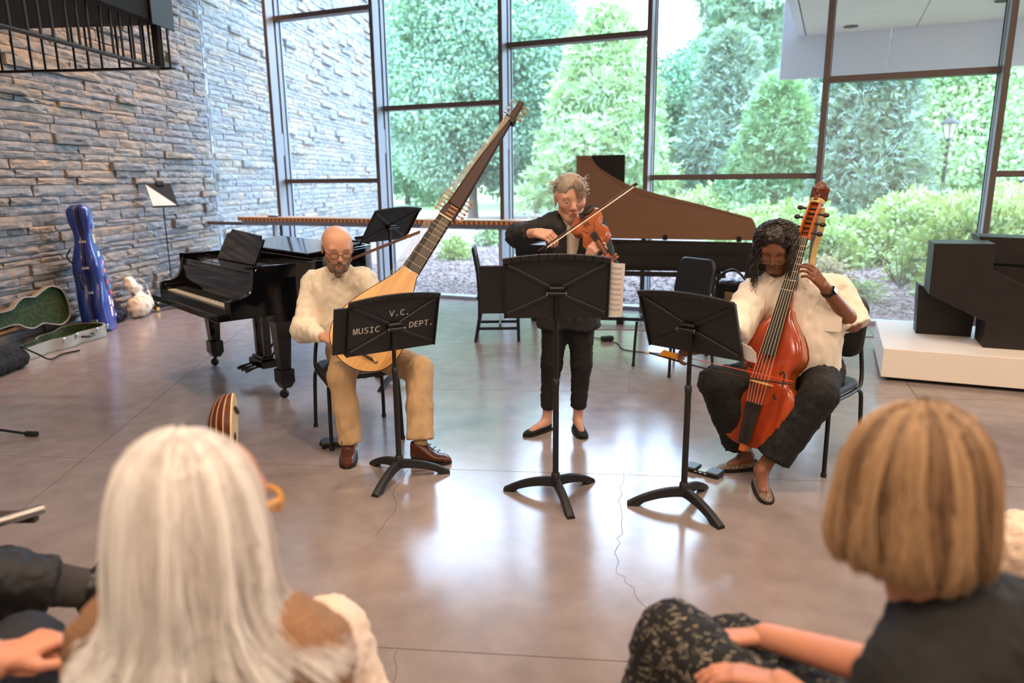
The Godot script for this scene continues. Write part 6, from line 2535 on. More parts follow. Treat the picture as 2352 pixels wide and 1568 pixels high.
func theorbo() -> void:
	var o := thing("theorbo", "long-necked theorbo with pale spruce belly held by the seated man", "theorbo")
	var a := Vector3(-0.936, 0.594, -3.99)
	o.transform = frame_of(a, Vector3(-0.589, 1.104, -4.20), Vector3(-0.02, 0.30, 1))
	var spruce := mat("spruce", Color(1, 1, 1), 0.35)
	tri_map(spruce, noise_tex(0.02, [[0.0, Color(0.82, 0.60, 0.34)], [0.5, Color(0.88, 0.68, 0.42)], [1.0, Color(0.92, 0.74, 0.48)]], 256, 3, 51), Vector3(9, 0.4, 9), false)
	var dark := mat("ebony", Color(0.085, 0.062, 0.055), 0.5)
	var neckm := mat("neck_walnut", Color(0.19, 0.10, 0.075), 0.55)
	var bowl := mat("bowl_yew", Color(0.45, 0.26, 0.13), 0.3)
	var boxw := mat("boxwood", Color(0.66, 0.40, 0.22), 0.4)
	var gut := mat("gut_string", Color(0.85, 0.82, 0.74), 0.4)
	var prof := [[0.0, 0.0], [0.006, 0.055], [0.03, 0.115], [0.08, 0.178], [0.15, 0.21], [0.22, 0.214], [0.30, 0.199], [0.40, 0.160], [0.50, 0.112], [0.58, 0.075], [0.648, 0.052]]
	var right := PackedVector2Array()
	var left := PackedVector2Array()
	var crv := []
	for p in prof:
		crv.append(Vector2(p[1], p[0]))
	var sm := spline2(crv, 4, false)
	var outline := PackedVector2Array()
	for p in sm:
		outline.append(p)
	# wedge points where the belly meets the fingerboard
	outline.append(Vector2(0.040, 0.690))
	outline.append(Vector2(0.012, 0.652))
	outline.append(Vector2(-0.012, 0.652))
	outline.append(Vector2(-0.040, 0.690))
	for i in range(sm.size() - 1, 0, -1):
		outline.append(Vector2(-sm[i].x, sm[i].y))
	var g := Geo.new()
	g.prism(outline, Transform3D(Basis(), Vector3(0, 0, -0.003)), 0.005)
	put(g, "belly", spruce, o)
	g = Geo.new()
	for s in [-1.0, 1.0]:
		var pts := []
		for p in sm:
			pts.append(Vector3(p.x * s, p.y, 0.0))
		g.tube(pts, 0.003, 6)
	put(g, "belly_edge", dark, o)
	# bowl of staves
	for k in 13:
		g = Geo.new()
		var a0 := PI * k / 13.0
		var a1 := PI * (k + 1) / 13.0
		for i in range(1, sm.size() - 1):
			var p := sm[i]
			var q := sm[i + 1]
			var f := func(w: float, y: float, t: float) -> Vector3: return Vector3(cos(t) * w, y, -0.003 - sin(t) * w * 0.78)
			g.quad(f.call(p.x, p.y, a0), f.call(q.x, q.y, a0), f.call(q.x, q.y, a1), f.call(p.x, p.y, a1))
		put(g, "bowl_rib", bowl if k % 2 else neckm, o)
	# rosettes
	for c in [Vector2(-0.036, 0.375), Vector2(0.036, 0.375), Vector2(0.0, 0.425)]:
		g = Geo.new()
		for r in [0.030, 0.020, 0.010]:
			var pts := []
			for i in 19:
				var t := TAU * i / 18.0
				pts.append(Vector3(c.x + cos(t) * r, c.y + sin(t) * r, 0.0022))
			g.tube(pts, 0.0016, 5)
		for i in 8:
			var t := TAU * i / 8.0
			g.tube([Vector3(c.x + cos(t) * 0.008, c.y + sin(t) * 0.008, 0.0022), Vector3(c.x + cos(t + 0.3) * 0.03, c.y + sin(t + 0.3) * 0.03, 0.0022)], 0.0014, 5)
		put(g, "rosette", dark, o)
	# bridge
	g = Geo.new()
	g.box(Vector3(0, 0.10, 0.008), Vector3(0.20, 0.016, 0.012), Basis(), 0.003)
	put(g, "bridge", neckm, o)
	for s in [-1.0, 1.0]:
		g = Geo.new()
		g.tube(spline([Vector3(s * 0.10, 0.10, 0.004), Vector3(s * 0.125, 0.093, 0.004), Vector3(s * 0.13, 0.108, 0.004)], 4), 0.003, 5)
		put(g, "bridge_curl", dark, o)
	# fingerboard
	g = Geo.new()
	g.prism(fold([Vector2(-0.054, 0.66), Vector2(0.054, 0.66), Vector2(0.044, 1.03), Vector2(-0.044, 1.03)]), Transform3D(Basis(), Vector3(0, 0, -0.022)), 0.028, 0.004)
	var fb := put(g, "fingerboard", dark, o)
	for k in 8:
		var y := 0.70 + 0.315 * (1.0 - pow(0.86, k)) / (1.0 - pow(0.86, 8))
		g = Geo.new()
		g.tube([Vector3(-0.052, y, -0.002), Vector3(-0.048, y, 0.0072), Vector3(0.048, y, 0.0072), Vector3(0.052, y, -0.002)], 0.0012, 5)
		put(g, "fret", gut, fb)
	g = Geo.new()
	g.box(Vector3(0.0, 1.035, 0.006), Vector3(0.088, 0.010, 0.014), Basis(), 0.002)
	put(g, "nut", mat("bone", Color(0.88, 0.80, 0.66), 0.4), o)
	# lower peg box beside the long neck
	g = Geo.new()
	g.prism(fold([Vector2(-0.05, 1.04), Vector2(0.05, 1.04), Vector2(0.045, 1.20), Vector2(-0.038, 1.20)]), Transform3D(Basis(), Vector3(0, 0, -0.035)), 0.035, 0.005)
	put(g, "lower_peg_box", neckm, o)
	for k in 6:
		g = Geo.new()
		g.box(Vector3(0.012, 1.06 + k * 0.026, 0.001), Vector3(0.050, 0.010, 0.004), Basis(), 0.001)
		put(g, "peg_shaft", boxw, o)
	# long neck
	g = Geo.new()
	g.prism(fold([Vector2(-0.035, 1.12), Vector2(0.050, 1.12), Vector2(0.016, 1.76), Vector2(-0.022, 1.76)]), Transform3D(Basis(), Vector3(0, 0, -0.040)), 0.046, 0.006)
	put(g, "long_neck", neckm, o)
	g = Geo.new()
	g.tube([Vector3(-0.038, 1.10, 0.004), Vector3(-0.022, 1.76, 0.004)], 0.003, 5)
	put(g, "neck_stripe", boxw, o)
	g = Geo.new()
	g.prism(fold([Vector2(-0.034, 1.745), Vector2(0.034, 1.745), Vector2(0.034, 1.78), Vector2(-0.034, 1.78)]), Transform3D(Basis(), Vector3(0, 0, -0.045)), 0.055, 0.005)
	put(g, "upper_nut_block", dark, o)
	g = Geo.new()
	g.prism(fold([Vector2(-0.022, 1.775), Vector2(0.022, 1.775), Vector2(0.016, 1.90), Vector2(-0.016, 1.90)]), Transform3D(Basis(), Vector3(0, 0, -0.035)), 0.032, 0.005)
	put(g, "upper_peg_box", neckm, o)
	for k in 6:
		for s in [-1.0, 1.0]:
			var y := 1.06 + k * 0.026
			g = Geo.new()
			g.tube([Vector3(s * 0.04, y, -0.018), Vector3(s * 0.075, y, -0.018)], [0.004, 0.003], 6)
			g.ball(Vector3(s * 0.083, y, -0.018), Vector3(0.010, 0.0085, 0.004), Basis(), 8, 6)
			put(g, "tuning_peg", boxw, o)
	for k in 4:
		for s in [-1.0, 1.0]:
			var y := 1.79 + k * 0.028
			g = Geo.new()
			g.tube([Vector3(s * 0.015, y, -0.018), Vector3(s * 0.045, y, -0.010)], [0.004, 0.003], 6)
			g.ball(Vector3(s * 0.053, y, -0.008), Vector3(0.010, 0.008, 0.004), Basis(), 8, 6)
			put(g, "tuning_peg", boxw if s > 0 else M["chrome"], o)
	for k in 14:
		var f := k / 13.0
		g = Geo.new()
		if k < 7:
			g.tube([Vector3(lerpf(0.0, 0.085, f * 2.0), 0.10, 0.015), Vector3(lerpf(-0.012, 0.034, f * 2.0), 1.035, 0.013)], 0.0008, 4)
		else:
			g.tube([Vector3(lerpf(0.0, -0.09, f * 2.0 - 1.0), 0.10, 0.015), Vector3(lerpf(-0.055, -0.085, f * 2.0 - 1.0), 1.1, 0.016), Vector3(lerpf(0.0, -0.028, f * 2.0 - 1.0), 1.765, 0.012)], 0.0009, 4)
		put(g, "string", gut, o)
	# shoulder strap
	var strap := thing("shoulder_strap", "thin brown leather strap from the man's neck to the theorbo neck", "strap", Vector3(-1.0, 0, -4.5))
	g = Geo.new()
	g.ribbon(spline([Vector3(-0.02, 1.135, -0.02), Vector3(0.045, 1.16, 0.02), Vector3(0.25, 1.24, 0.12), Vector3(0.47, 1.325, 0.245)], 5), 0.020, Vector3(0.1, 0.6, 0.8), 0.003)
	put(g, "band", mat("strap_brown", Color(0.36, 0.25, 0.21), 0.6), strap)
	g = Geo.new()
	g.box(Vector3(0.40, 1.300, 0.222), Vector3(0.022, 0.022, 0.008), Basis(), 0.002)
	put(g, "buckle", M["brass"], strap)


func violinist() -> void:
	var o := thing("person", "standing woman in black blazer with grey-blond hair playing the violin", "person", Vector3(0.3, 0, -4.5))
	var base := Color(0.79, 0.61, 0.53).srgb_to_linear()
	var skin := skin_mat("skin_rosy", 0.45)
	var hb := Basis.looking_at(-Vector3(0.10, -0.20, 0.97), Vector3(-0.06, 1, 0.0))
	var sc := 1.13
	var ht := Transform3D(hb, Vector3(0.058, 1.500, 0.085))
	var parts := [blob(head_prims(ht, sc, 0.95), 0.0048)]
	var wr_r := Vector3(-0.155, 1.315, 0.27)
	var wr_l := Vector3(0.128, 1.165, 0.46)
	var body := [
		[Vector3(0.06, 1.42, 0.04), Vector3(0.09, 1.31, 0.0), 0.052, 0.065, 0.03],
		[Vector3(-0.03, 1.335, 0.0), Vector3(0.22, 1.325, 0.0), 0.055, 0.055, 0.05],
		[Vector3(0.09, 1.28, 0.0), Vector3(0.062, 0.88, -0.02), 0.10, 0.11, 0.05],
		[Vector3(-0.045, 1.34, 0.0), Vector3(-0.255, 1.285, 0.10), 0.042, 0.036, 0.03],
		[Vector3(-0.255, 1.285, 0.10), wr_r, 0.038, 0.026, 0.02],
		[Vector3(0.235, 1.32, 0.0), Vector3(0.27, 1.10, 0.20), 0.042, 0.036, 0.03],
		[Vector3(0.27, 1.10, 0.20), wr_l, 0.035, 0.026, 0.02],
		[Vector3(-0.01, 0.88, -0.03), Vector3(-0.045, 0.46, 0.0), 0.075, 0.05, 0.04],
		[Vector3(-0.045, 0.46, 0.0), Vector3(-0.075, 0.085, -0.03), 0.046, 0.031, 0.03],
		[Vector3(0.13, 0.88, -0.03), Vector3(0.145, 0.46, 0.0), 0.075, 0.05, 0.04],
		[Vector3(0.145, 0.46, 0.0), Vector3(0.128, 0.085, -0.03), 0.046, 0.031, 0.03],
		[Vector3(-0.075, 0.06, -0.03), Vector3(-0.18, 0.03, 0.06), 0.032, 0.022, 0.03],
		[Vector3(0.128, 0.06, -0.03), Vector3(0.142, 0.03, 0.08), 0.032, 0.022, 0.03]]
	parts.append(blob(body, 0.013))
	# bow hand: fingers hang over the stick
	parts.append(blob(hand_prims(wr_r, Vector3(0.72, -0.10, 0.55), Vector3(-0.15, 0.75, 0.65), Vector3(0.62, 0.2, -0.6), [[0.95, 0.55, 0.25], [0.95, 0.55, 0.3], [0.9, 0.5, 0.3], [0.8, 0.4, 0.2]], 0.8), 0.0036))
	# left hand: fingers arch over the neck
	parts.append(blob(hand_prims(wr_l, Vector3(0.25, 0.80, 0.45), Vector3(-0.65, 0.1, 0.55), Vector3(0.35, -0.35, 0.8), [[0.75, 0.9, 0.6], [0.7, 0.9, 0.6], [0.6, 0.9, 0.6], [0.55, 0.8, 0.5]], 0.35), 0.0036))
	var tn := face_tints(ht, sc, base, Color(0.66, 0.36, 0.34).srgb_to_linear(), Color(0.80, 0.49, 0.43).srgb_to_linear())
	put_mesh(skin_mesh(parts, skin, tn), "body", o)
	var brow := mat("brow_brown", Color(0.36, 0.27, 0.21), 0.8)
	eyes(o, ht, sc, Color(0.16, 0.15, 0.15), brow, 0.0026, 0.0010)
	var g := Geo.new()
	var ring := []
	for i in 13:
		var a := TAU * i / 12.0
		ring.append(ht * (Vector3(-0.083, -0.034 + cos(a) * 0.010, 0.006 + sin(a) * 0.010) * sc))
	g.tube(ring, 0.0013, 5)
	put(g, "earring", M["chrome"], o)
	# hair drawn back
	var hairm := vmat("hair_ash", 0.5)
	var cap := []
	for p in [[Vector3(0, 0.048, -0.040), Vector3(0, 0.058, 0.016), 0.083, 0.076], [Vector3(0, 0.0, -0.06), Vector3(0, -0.03, -0.065), 0.068, 0.045]]:
		cap.append([ht * (p[0] * sc), ht * (p[1] * sc), p[2] * sc, p[3] * sc, 0.02])
	cap.append([ht * (Vector3(0.0, -0.02, 0.145) * sc), ht * (Vector3(0.0, 0.050, 0.132) * sc), 0.078 * sc, 0.056 * sc, 0.01, {"sub": 1}])
	put_mesh(skin_mesh([blob(cap, 0.006, Vector2(0.006, 30.0))], hairm, [[Vector3.ZERO, 0.001, Color.WHITE, 0.0, Color(0.30, 0.25, 0.20)]]), "hair", o)
	var curves := []
	var cols := []
	for i in 620:
		var u := rng.randf_range(-1.35, 1.35)
		var lift := rng.randf_range(0.98, 1.05)
		var cv := []
		for k in 9:
			var f := k / 8.0
			var th := lerpf(0.74 - 0.16 * absf(u), -1.9, f)     # from the forehead over the crown to the nape
			var r := Vector3(sin(u) * 0.083 * cos(th * 0.5), 0, 0)
			var y := 0.045 + cos(u) * 0.080 * cos(th - 0.35) + 0.004
			var z := -0.025 + 0.092 * sin(th) * (0.85 + 0.15 * cos(u))
			cv.append(ht * ((Vector3(sin(u) * 0.086 * maxf(0.25, cos(maxf(-1.2, th) * 0.75)), y, z) * lift + Vector3(rng.randfn(), rng.randfn(), rng.randfn()) * 0.0015) * sc))
		curves.append(cv)
		var w := rng.randf()
		cols.append(Color(0.34, 0.28, 0.22).lerp(Color(0.62, 0.58, 0.53), w))
	# loose wisps across the brow and by the ears
	for i in 46:
		var x := rng.randf_range(-0.02, 0.05)
		var cv := []
		for k in 7:
			var f := k / 6.0
			cv.append(ht * (Vector3(lerpf(x * 0.4, x + 0.028, f), 0.115 - 0.085 * f * f - 0.01 * f, 0.045 + 0.052 * sin(f * 2.0)) * sc + Vector3(rng.randfn(), rng.randfn(), rng.randfn()) * 0.002))
		curves.append(cv)
		cols.append(Color(0.26, 0.20, 0.16))
	for i in 60:
		var s := -1.0 if i % 2 else 1.0
		var cv := []
		var c := Vector3(s * rng.randf_range(0.06, 0.09), rng.randf_range(0.02, 0.10), rng.randf_range(-0.06, 0.03))
		for k in 5:
			cv.append(ht * ((c + Vector3(s * 0.010 * k * rng.randf(), 0.004 * sin(k * 2.0 + i), -0.012 * k)) * sc))
		curves.append(cv)
		cols.append(Color(0.55, 0.50, 0.44))
	var hs := put_mesh(strand_mesh(curves, cols, 0.0019, hairm), "hair_strands", o)
	hs.set_meta("kind", "stuff")
	g = Geo.new()
	var pt := ht * (Vector3(0.035, -0.03, -0.10) * sc)
	g.tube(spline([pt, pt + Vector3(0.02, -0.06, -0.01), pt + Vector3(0.022, -0.13, 0.0)], 4), [0.022, 0.025, 0.026, 0.025, 0.024, 0.021, 0.017, 0.012, 0.006], 8)
	put(g, "ponytail", mat("ponytail_grey", Color(0.62, 0.57, 0.53), 0.6), o)
	# speckled blouse
	var blouse := mat("blouse_speckled", Color(1, 1, 1), 0.8)
	tri_map(blouse, noise_tex(0.16, [[0.0, Color(0.42, 0.33, 0.29)], [0.36, Color(0.62, 0.54, 0.48)], [0.45, Color(0.90, 0.86, 0.80)], [1.0, Color(0.93, 0.90, 0.85)]], 256, 2, 45), Vector3(5, 5, 5))
	var fwv := Vector3(0.05, 0, 1.0)
	put_mesh(skin_mesh([blob([
		[Vector3(0.085, 1.27, 0.0), Vector3(0.07, 1.02, 0.0), 0.135, 0.132, 0.04, {"w": fwv, "f": 0.8}],
		[Vector3(0.07, 1.02, 0.0), Vector3(0.06, 0.80, 0.0), 0.132, 0.150, 0.03, {"w": fwv, "f": 0.8, "flat": 1}],
		[Vector3(0.085, 1.30, 0.02), Vector3(0.075, 1.385, 0.035), 0.085, 0.062, 0.03, {"flat": 1}]], 0.012, Vector2(0.006, 12.0))], blouse), "blouse", o)
	# blazer, open in front
	var navy := mat("blazer_black", Color(0.085, 0.088, 0.105), 0.75)
	var jp := [
		[Vector3(-0.02, 1.345, 0.0), Vector3(0.20, 1.33, 0.0), 0.070, 0.070, 0.04],
		[Vector3(0.09, 1.27, 0.0), Vector3(0.07, 1.05, 0.0), 0.170, 0.162, 0.05, {"w": fwv, "f": 0.78}],
		[Vector3(0.07, 1.05, 0.0), Vector3(0.062, 0.70, -0.01), 0.162, 0.205, 0.03, {"w": fwv, "f": 0.74, "flat": 1}],
		[Vector3(-0.05, 1.335, 0.0), Vector3(-0.262, 1.285, 0.10), 0.072, 0.066, 0.04],
		[Vector3(-0.262, 1.285, 0.10), Vector3(-0.185, 1.31, 0.22), 0.068, 0.060, 0.03, {"flat": 1}],
		[Vector3(0.225, 1.315, 0.0), Vector3(0.275, 1.10, 0.19), 0.072, 0.064, 0.04],
		[Vector3(0.275, 1.10, 0.19), Vector3(0.17, 1.145, 0.385), 0.062, 0.050, 0.03, {"flat": 1}],
		[Vector3(0.075, 1.36, 0.13), Vector3(0.055, 1.03, 0.15), 0.050, 0.062, 0.01, {"sub": 1}],
		[Vector3(0.055, 1.03, 0.15), Vector3(0.04, 0.66, 0.16), 0.062, 0.060, 0.01, {"sub": 1}],
		[Vector3(0.07, 1.37, 0.05), Vector3(0.065, 1.45, 0.05), 0.062, 0.08, 0.01, {"sub": 1}]]
	put_mesh(skin_mesh([blob(jp, 0.011, Vector2(0.014, 10.0), Vector3(1.3, 1, 1.3), 12)], navy), "blazer", o)
	for s in [-1.0, 1.0]:
		g = Geo.new()
		var q := Transform3D(Basis(Vector3.UP, s * 0.5), Vector3(0.075 + s * 0.045, 1.18, 0.118))
		g.prism(fold([Vector2(-s * 0.005, 0.17), Vector2(s * 0.045, 0.13), Vector2(s * 0.06, 0.06), Vector2(s * 0.035, 0.05), Vector2(-s * 0.01, -0.10)]), q, 0.008, 0.002)
		put(g, "lapel", navy, o)
	# trousers
	var blk := mat("trousers_black", Color(0.06, 0.063, 0.075), 0.8)
	put_mesh(skin_mesh([blob([
		[Vector3(0.0, 0.88, -0.02), Vector3(0.125, 0.88, -0.02), 0.125, 0.125, 0.05],
		[Vector3(-0.01, 0.86, -0.02), Vector3(-0.045, 0.47, 0.0), 0.102, 0.066, 0.04],
		[Vector3(-0.045, 0.47, 0.0), Vector3(-0.068, 0.155, -0.025), 0.066, 0.050, 0.03, {"flat": 1}],
		[Vector3(0.135, 0.86, -0.02), Vector3(0.145, 0.47, 0.0), 0.102, 0.066, 0.04],
		[Vector3(0.145, 0.47, 0.0), Vector3(0.131, 0.155, -0.025), 0.066, 0.050, 0.03, {"flat": 1}]], 0.011, Vector2(0.009, 14.0), Vector3(1, 1.8, 1), 21)], blk), "trousers", o)
	shoe(o, Vector3(-0.055, 0, -0.065), Vector3(-0.228, 0, 0.10), 0.042, 0.045, M["cloth_black"], M["rubber"], true)
	shoe(o, Vector3(0.124, 0, -0.075), Vector3(0.148, 0, 0.155), 0.042, 0.045, M["cloth_black"], M["rubber"], true)
	violin()


func violin() -> void:
	var varnish := mat("violin_varnish", Color(1, 1, 1), 0.15, 0.0, 0.6)
	tri_map(varnish, noise_tex(0.015, [[0.0, Color(0.50, 0.24, 0.12)], [0.5, Color(0.62, 0.33, 0.17)], [1.0, Color(0.74, 0.44, 0.24)]], 256, 3, 53), Vector3(5, 1.2, 5), false)
	var dark: Material = M["ebony"]
	var a := Vector3(0.425, 1.40, -4.32)
	var b := Vector3(0.535, 1.183, -3.83)
	var o := thing("violin", "orange-brown violin under the standing woman's chin", "violin")
	o.transform = frame_of(a, b, Vector3(-0.55, 0.62, 0.50))
	var prof := [[0.0, 0.0], [0.008, 0.045], [0.03, 0.082], [0.07, 0.102], [0.11, 0.098], [0.14, 0.082], [0.15, 0.080], [0.16, 0.062], [0.19, 0.055], [0.22, 0.060], [0.235, 0.074], [0.245, 0.074], [0.28, 0.083], [0.315, 0.078], [0.342, 0.050], [0.352, 0.020], [0.355, 0.0]]
	viol_body(o, Transform3D(), 0.355, prof, 0.030, 0.014, varnish, varnish, varnish)
	var g := Geo.new()
	g.prism(fold([Vector2(-0.021, 0.255), Vector2(0.021, 0.255), Vector2(0.012, 0.49), Vector2(-0.012, 0.49)]), Transform3D(Basis(Vector3.RIGHT, -0.06), Vector3(0, 0, 0.045)), 0.006, 0.002)
	put(g, "fingerboard", dark, o)
	g = Geo.new()
	g.tube([Vector3(0, 0.345, 0.016), Vector3(0, 0.42, 0.016), Vector3(0, 0.495, 0.010)], [0.018, 0.013, 0.012], 10)
	put(g, "neck", varnish, o)
	g = Geo.new()
	g.prism(fold([Vector2(-0.013, 0.49), Vector2(0.013, 0.49), Vector2(0.010, 0.555), Vector2(-0.010, 0.555)]), Transform3D(Basis(Vector3.RIGHT, -0.15), Vector3(0, 0, 0.078)), 0.020, 0.003)
	put(g, "peg_box", varnish, o)
	g = Geo.new()
	var sp := []
	for i in 22:
		var t := i * 0.5
		var r := 0.019 * (1.0 - i / 26.0)
		sp.append(Vector3(0, 0.570 + sin(t) * r, 0.0 - cos(t) * r))
	g.tube(sp, 0.008, 8)
	put(g, "scroll", varnish, o)
	for k in 4:
		var s := -1.0 if k % 2 else 1.0
		g = Geo.new()
		g.tube([Vector3(-s * 0.015, 0.503 + k * 0.013, 0.004), Vector3(s * 0.03, 0.503 + k * 0.013, 0.004)], 0.003, 6)
		g.ball(Vector3(s * 0.038, 0.503 + k * 0.013, 0.004), Vector3(0.010, 0.009, 0.005), Basis(), 8, 6)
		put(g, "tuning_peg", varnish, o)
	g = Geo.new()
	g.prism(fold([Vector2(-0.022, 0.0), Vector2(-0.012, 0.012), Vector2(-0.020, 0.024), Vector2(0.0, 0.030), Vector2(0.020, 0.024), Vector2(0.012, 0.012), Vector2(0.022, 0.0), Vector2(0.0, 0.008)]), Transform3D(Basis(Vector3.RIGHT, PI / 2), Vector3(0, 0.165, 0.028)), 0.005)
	put(g, "bridge", M["boxwood"], o)
	g = Geo.new()
	g.prism(fold([Vector2(-0.010, 0.008), Vector2(0.010, 0.008), Vector2(0.020, 0.115), Vector2(-0.020, 0.115)]), Transform3D(Basis(Vector3.RIGHT, 0.06), Vector3(0, 0, 0.028)), 0.008, 0.003)
	put(g, "tailpiece", dark, o)
	g = Geo.new()
	g.ball(Vector3(-0.052, 0.038, 0.036), Vector3(0.045, 0.035, 0.010), Basis(), 14, 8)
	put(g, "chin_rest", dark, o)
	for s in [-1.0, 1.0]:
		g = Geo.new()
		g.tube(spline([Vector3(s * 0.022, 0.215, 0.0305), Vector3(s * 0.030, 0.212, 0.029), Vector3(s * 0.034, 0.19, 0.028), Vector3(s * 0.042, 0.17, 0.0265), Vector3(s * 0.052, 0.152, 0.024), Vector3(s * 0.058, 0.146, 0.022), Vector3(s * 0.052, 0.140, 0.024)], 4), 0.0023, 6)
		put(g, "sound_hole", M["dark_gap"], o)
	for k in 4:
		var x := -0.012 + 0.008 * k
		g = Geo.new()
		g.tube([Vector3(x * 1.1, 0.11, 0.042), Vector3(x * 1.3, 0.165, 0.059), Vector3(x * 0.7, 0.49, 0.028)], 0.0006, 4)
		put(g, "string", M["chrome"], o)
	# bow
	var f := Vector3(0.168, 1.222, -4.075)
	var tip := Vector3(0.700, 1.583, -4.10)
	o = thing("violin_bow", "slender violin bow slanting across the violin strings", "bow")
	o.transform = frame_of(f, tip, Vector3(-0.2, 0.6, 0.6))
	var ln := f.distance_to(tip)
	var stick := mat("bow_stick", Color(0.30, 0.15, 0.09), 0.3)
	g = Geo.new()
	g.tube(spline([Vector3(0, -0.015, 0.016), Vector3(0, ln * 0.3, 0.014), Vector3(0, ln * 0.6, 0.010), Vector3(0, ln, 0.016)], 5), 0.0036, 8)
	put(g, "stick", stick, o)
	g = Geo.new()
	g.box(Vector3(0, 0.02, 0.005), Vector3(0.010, 0.045, 0.018), Basis(), 0.003)
	put(g, "frog", dark, o)
	g = Geo.new()
	g.box(Vector3(0, ln * 0.5 + 0.01, -0.004), Vector3(0.008, ln - 0.03, 0.0012), Basis())
	put(g, "bow_hair", mat("horsehair", Color(0.88, 0.85, 0.78), 0.5), o)
	g = Geo.new()
	g.prism(fold([Vector2(-0.006, ln - 0.02), Vector2(0.018, ln - 0.012), Vector2(0.018, ln + 0.004), Vector2(-0.007, ln + 0.008)]), Transform3D(Basis(Vector3(0, 0, 1), Vector3(0, 1, 0), Vector3(-1, 0, 0)), Vector3(0.003, 0, 0)), 0.006, 0.001)
	put(g, "bow_head", stick, o)


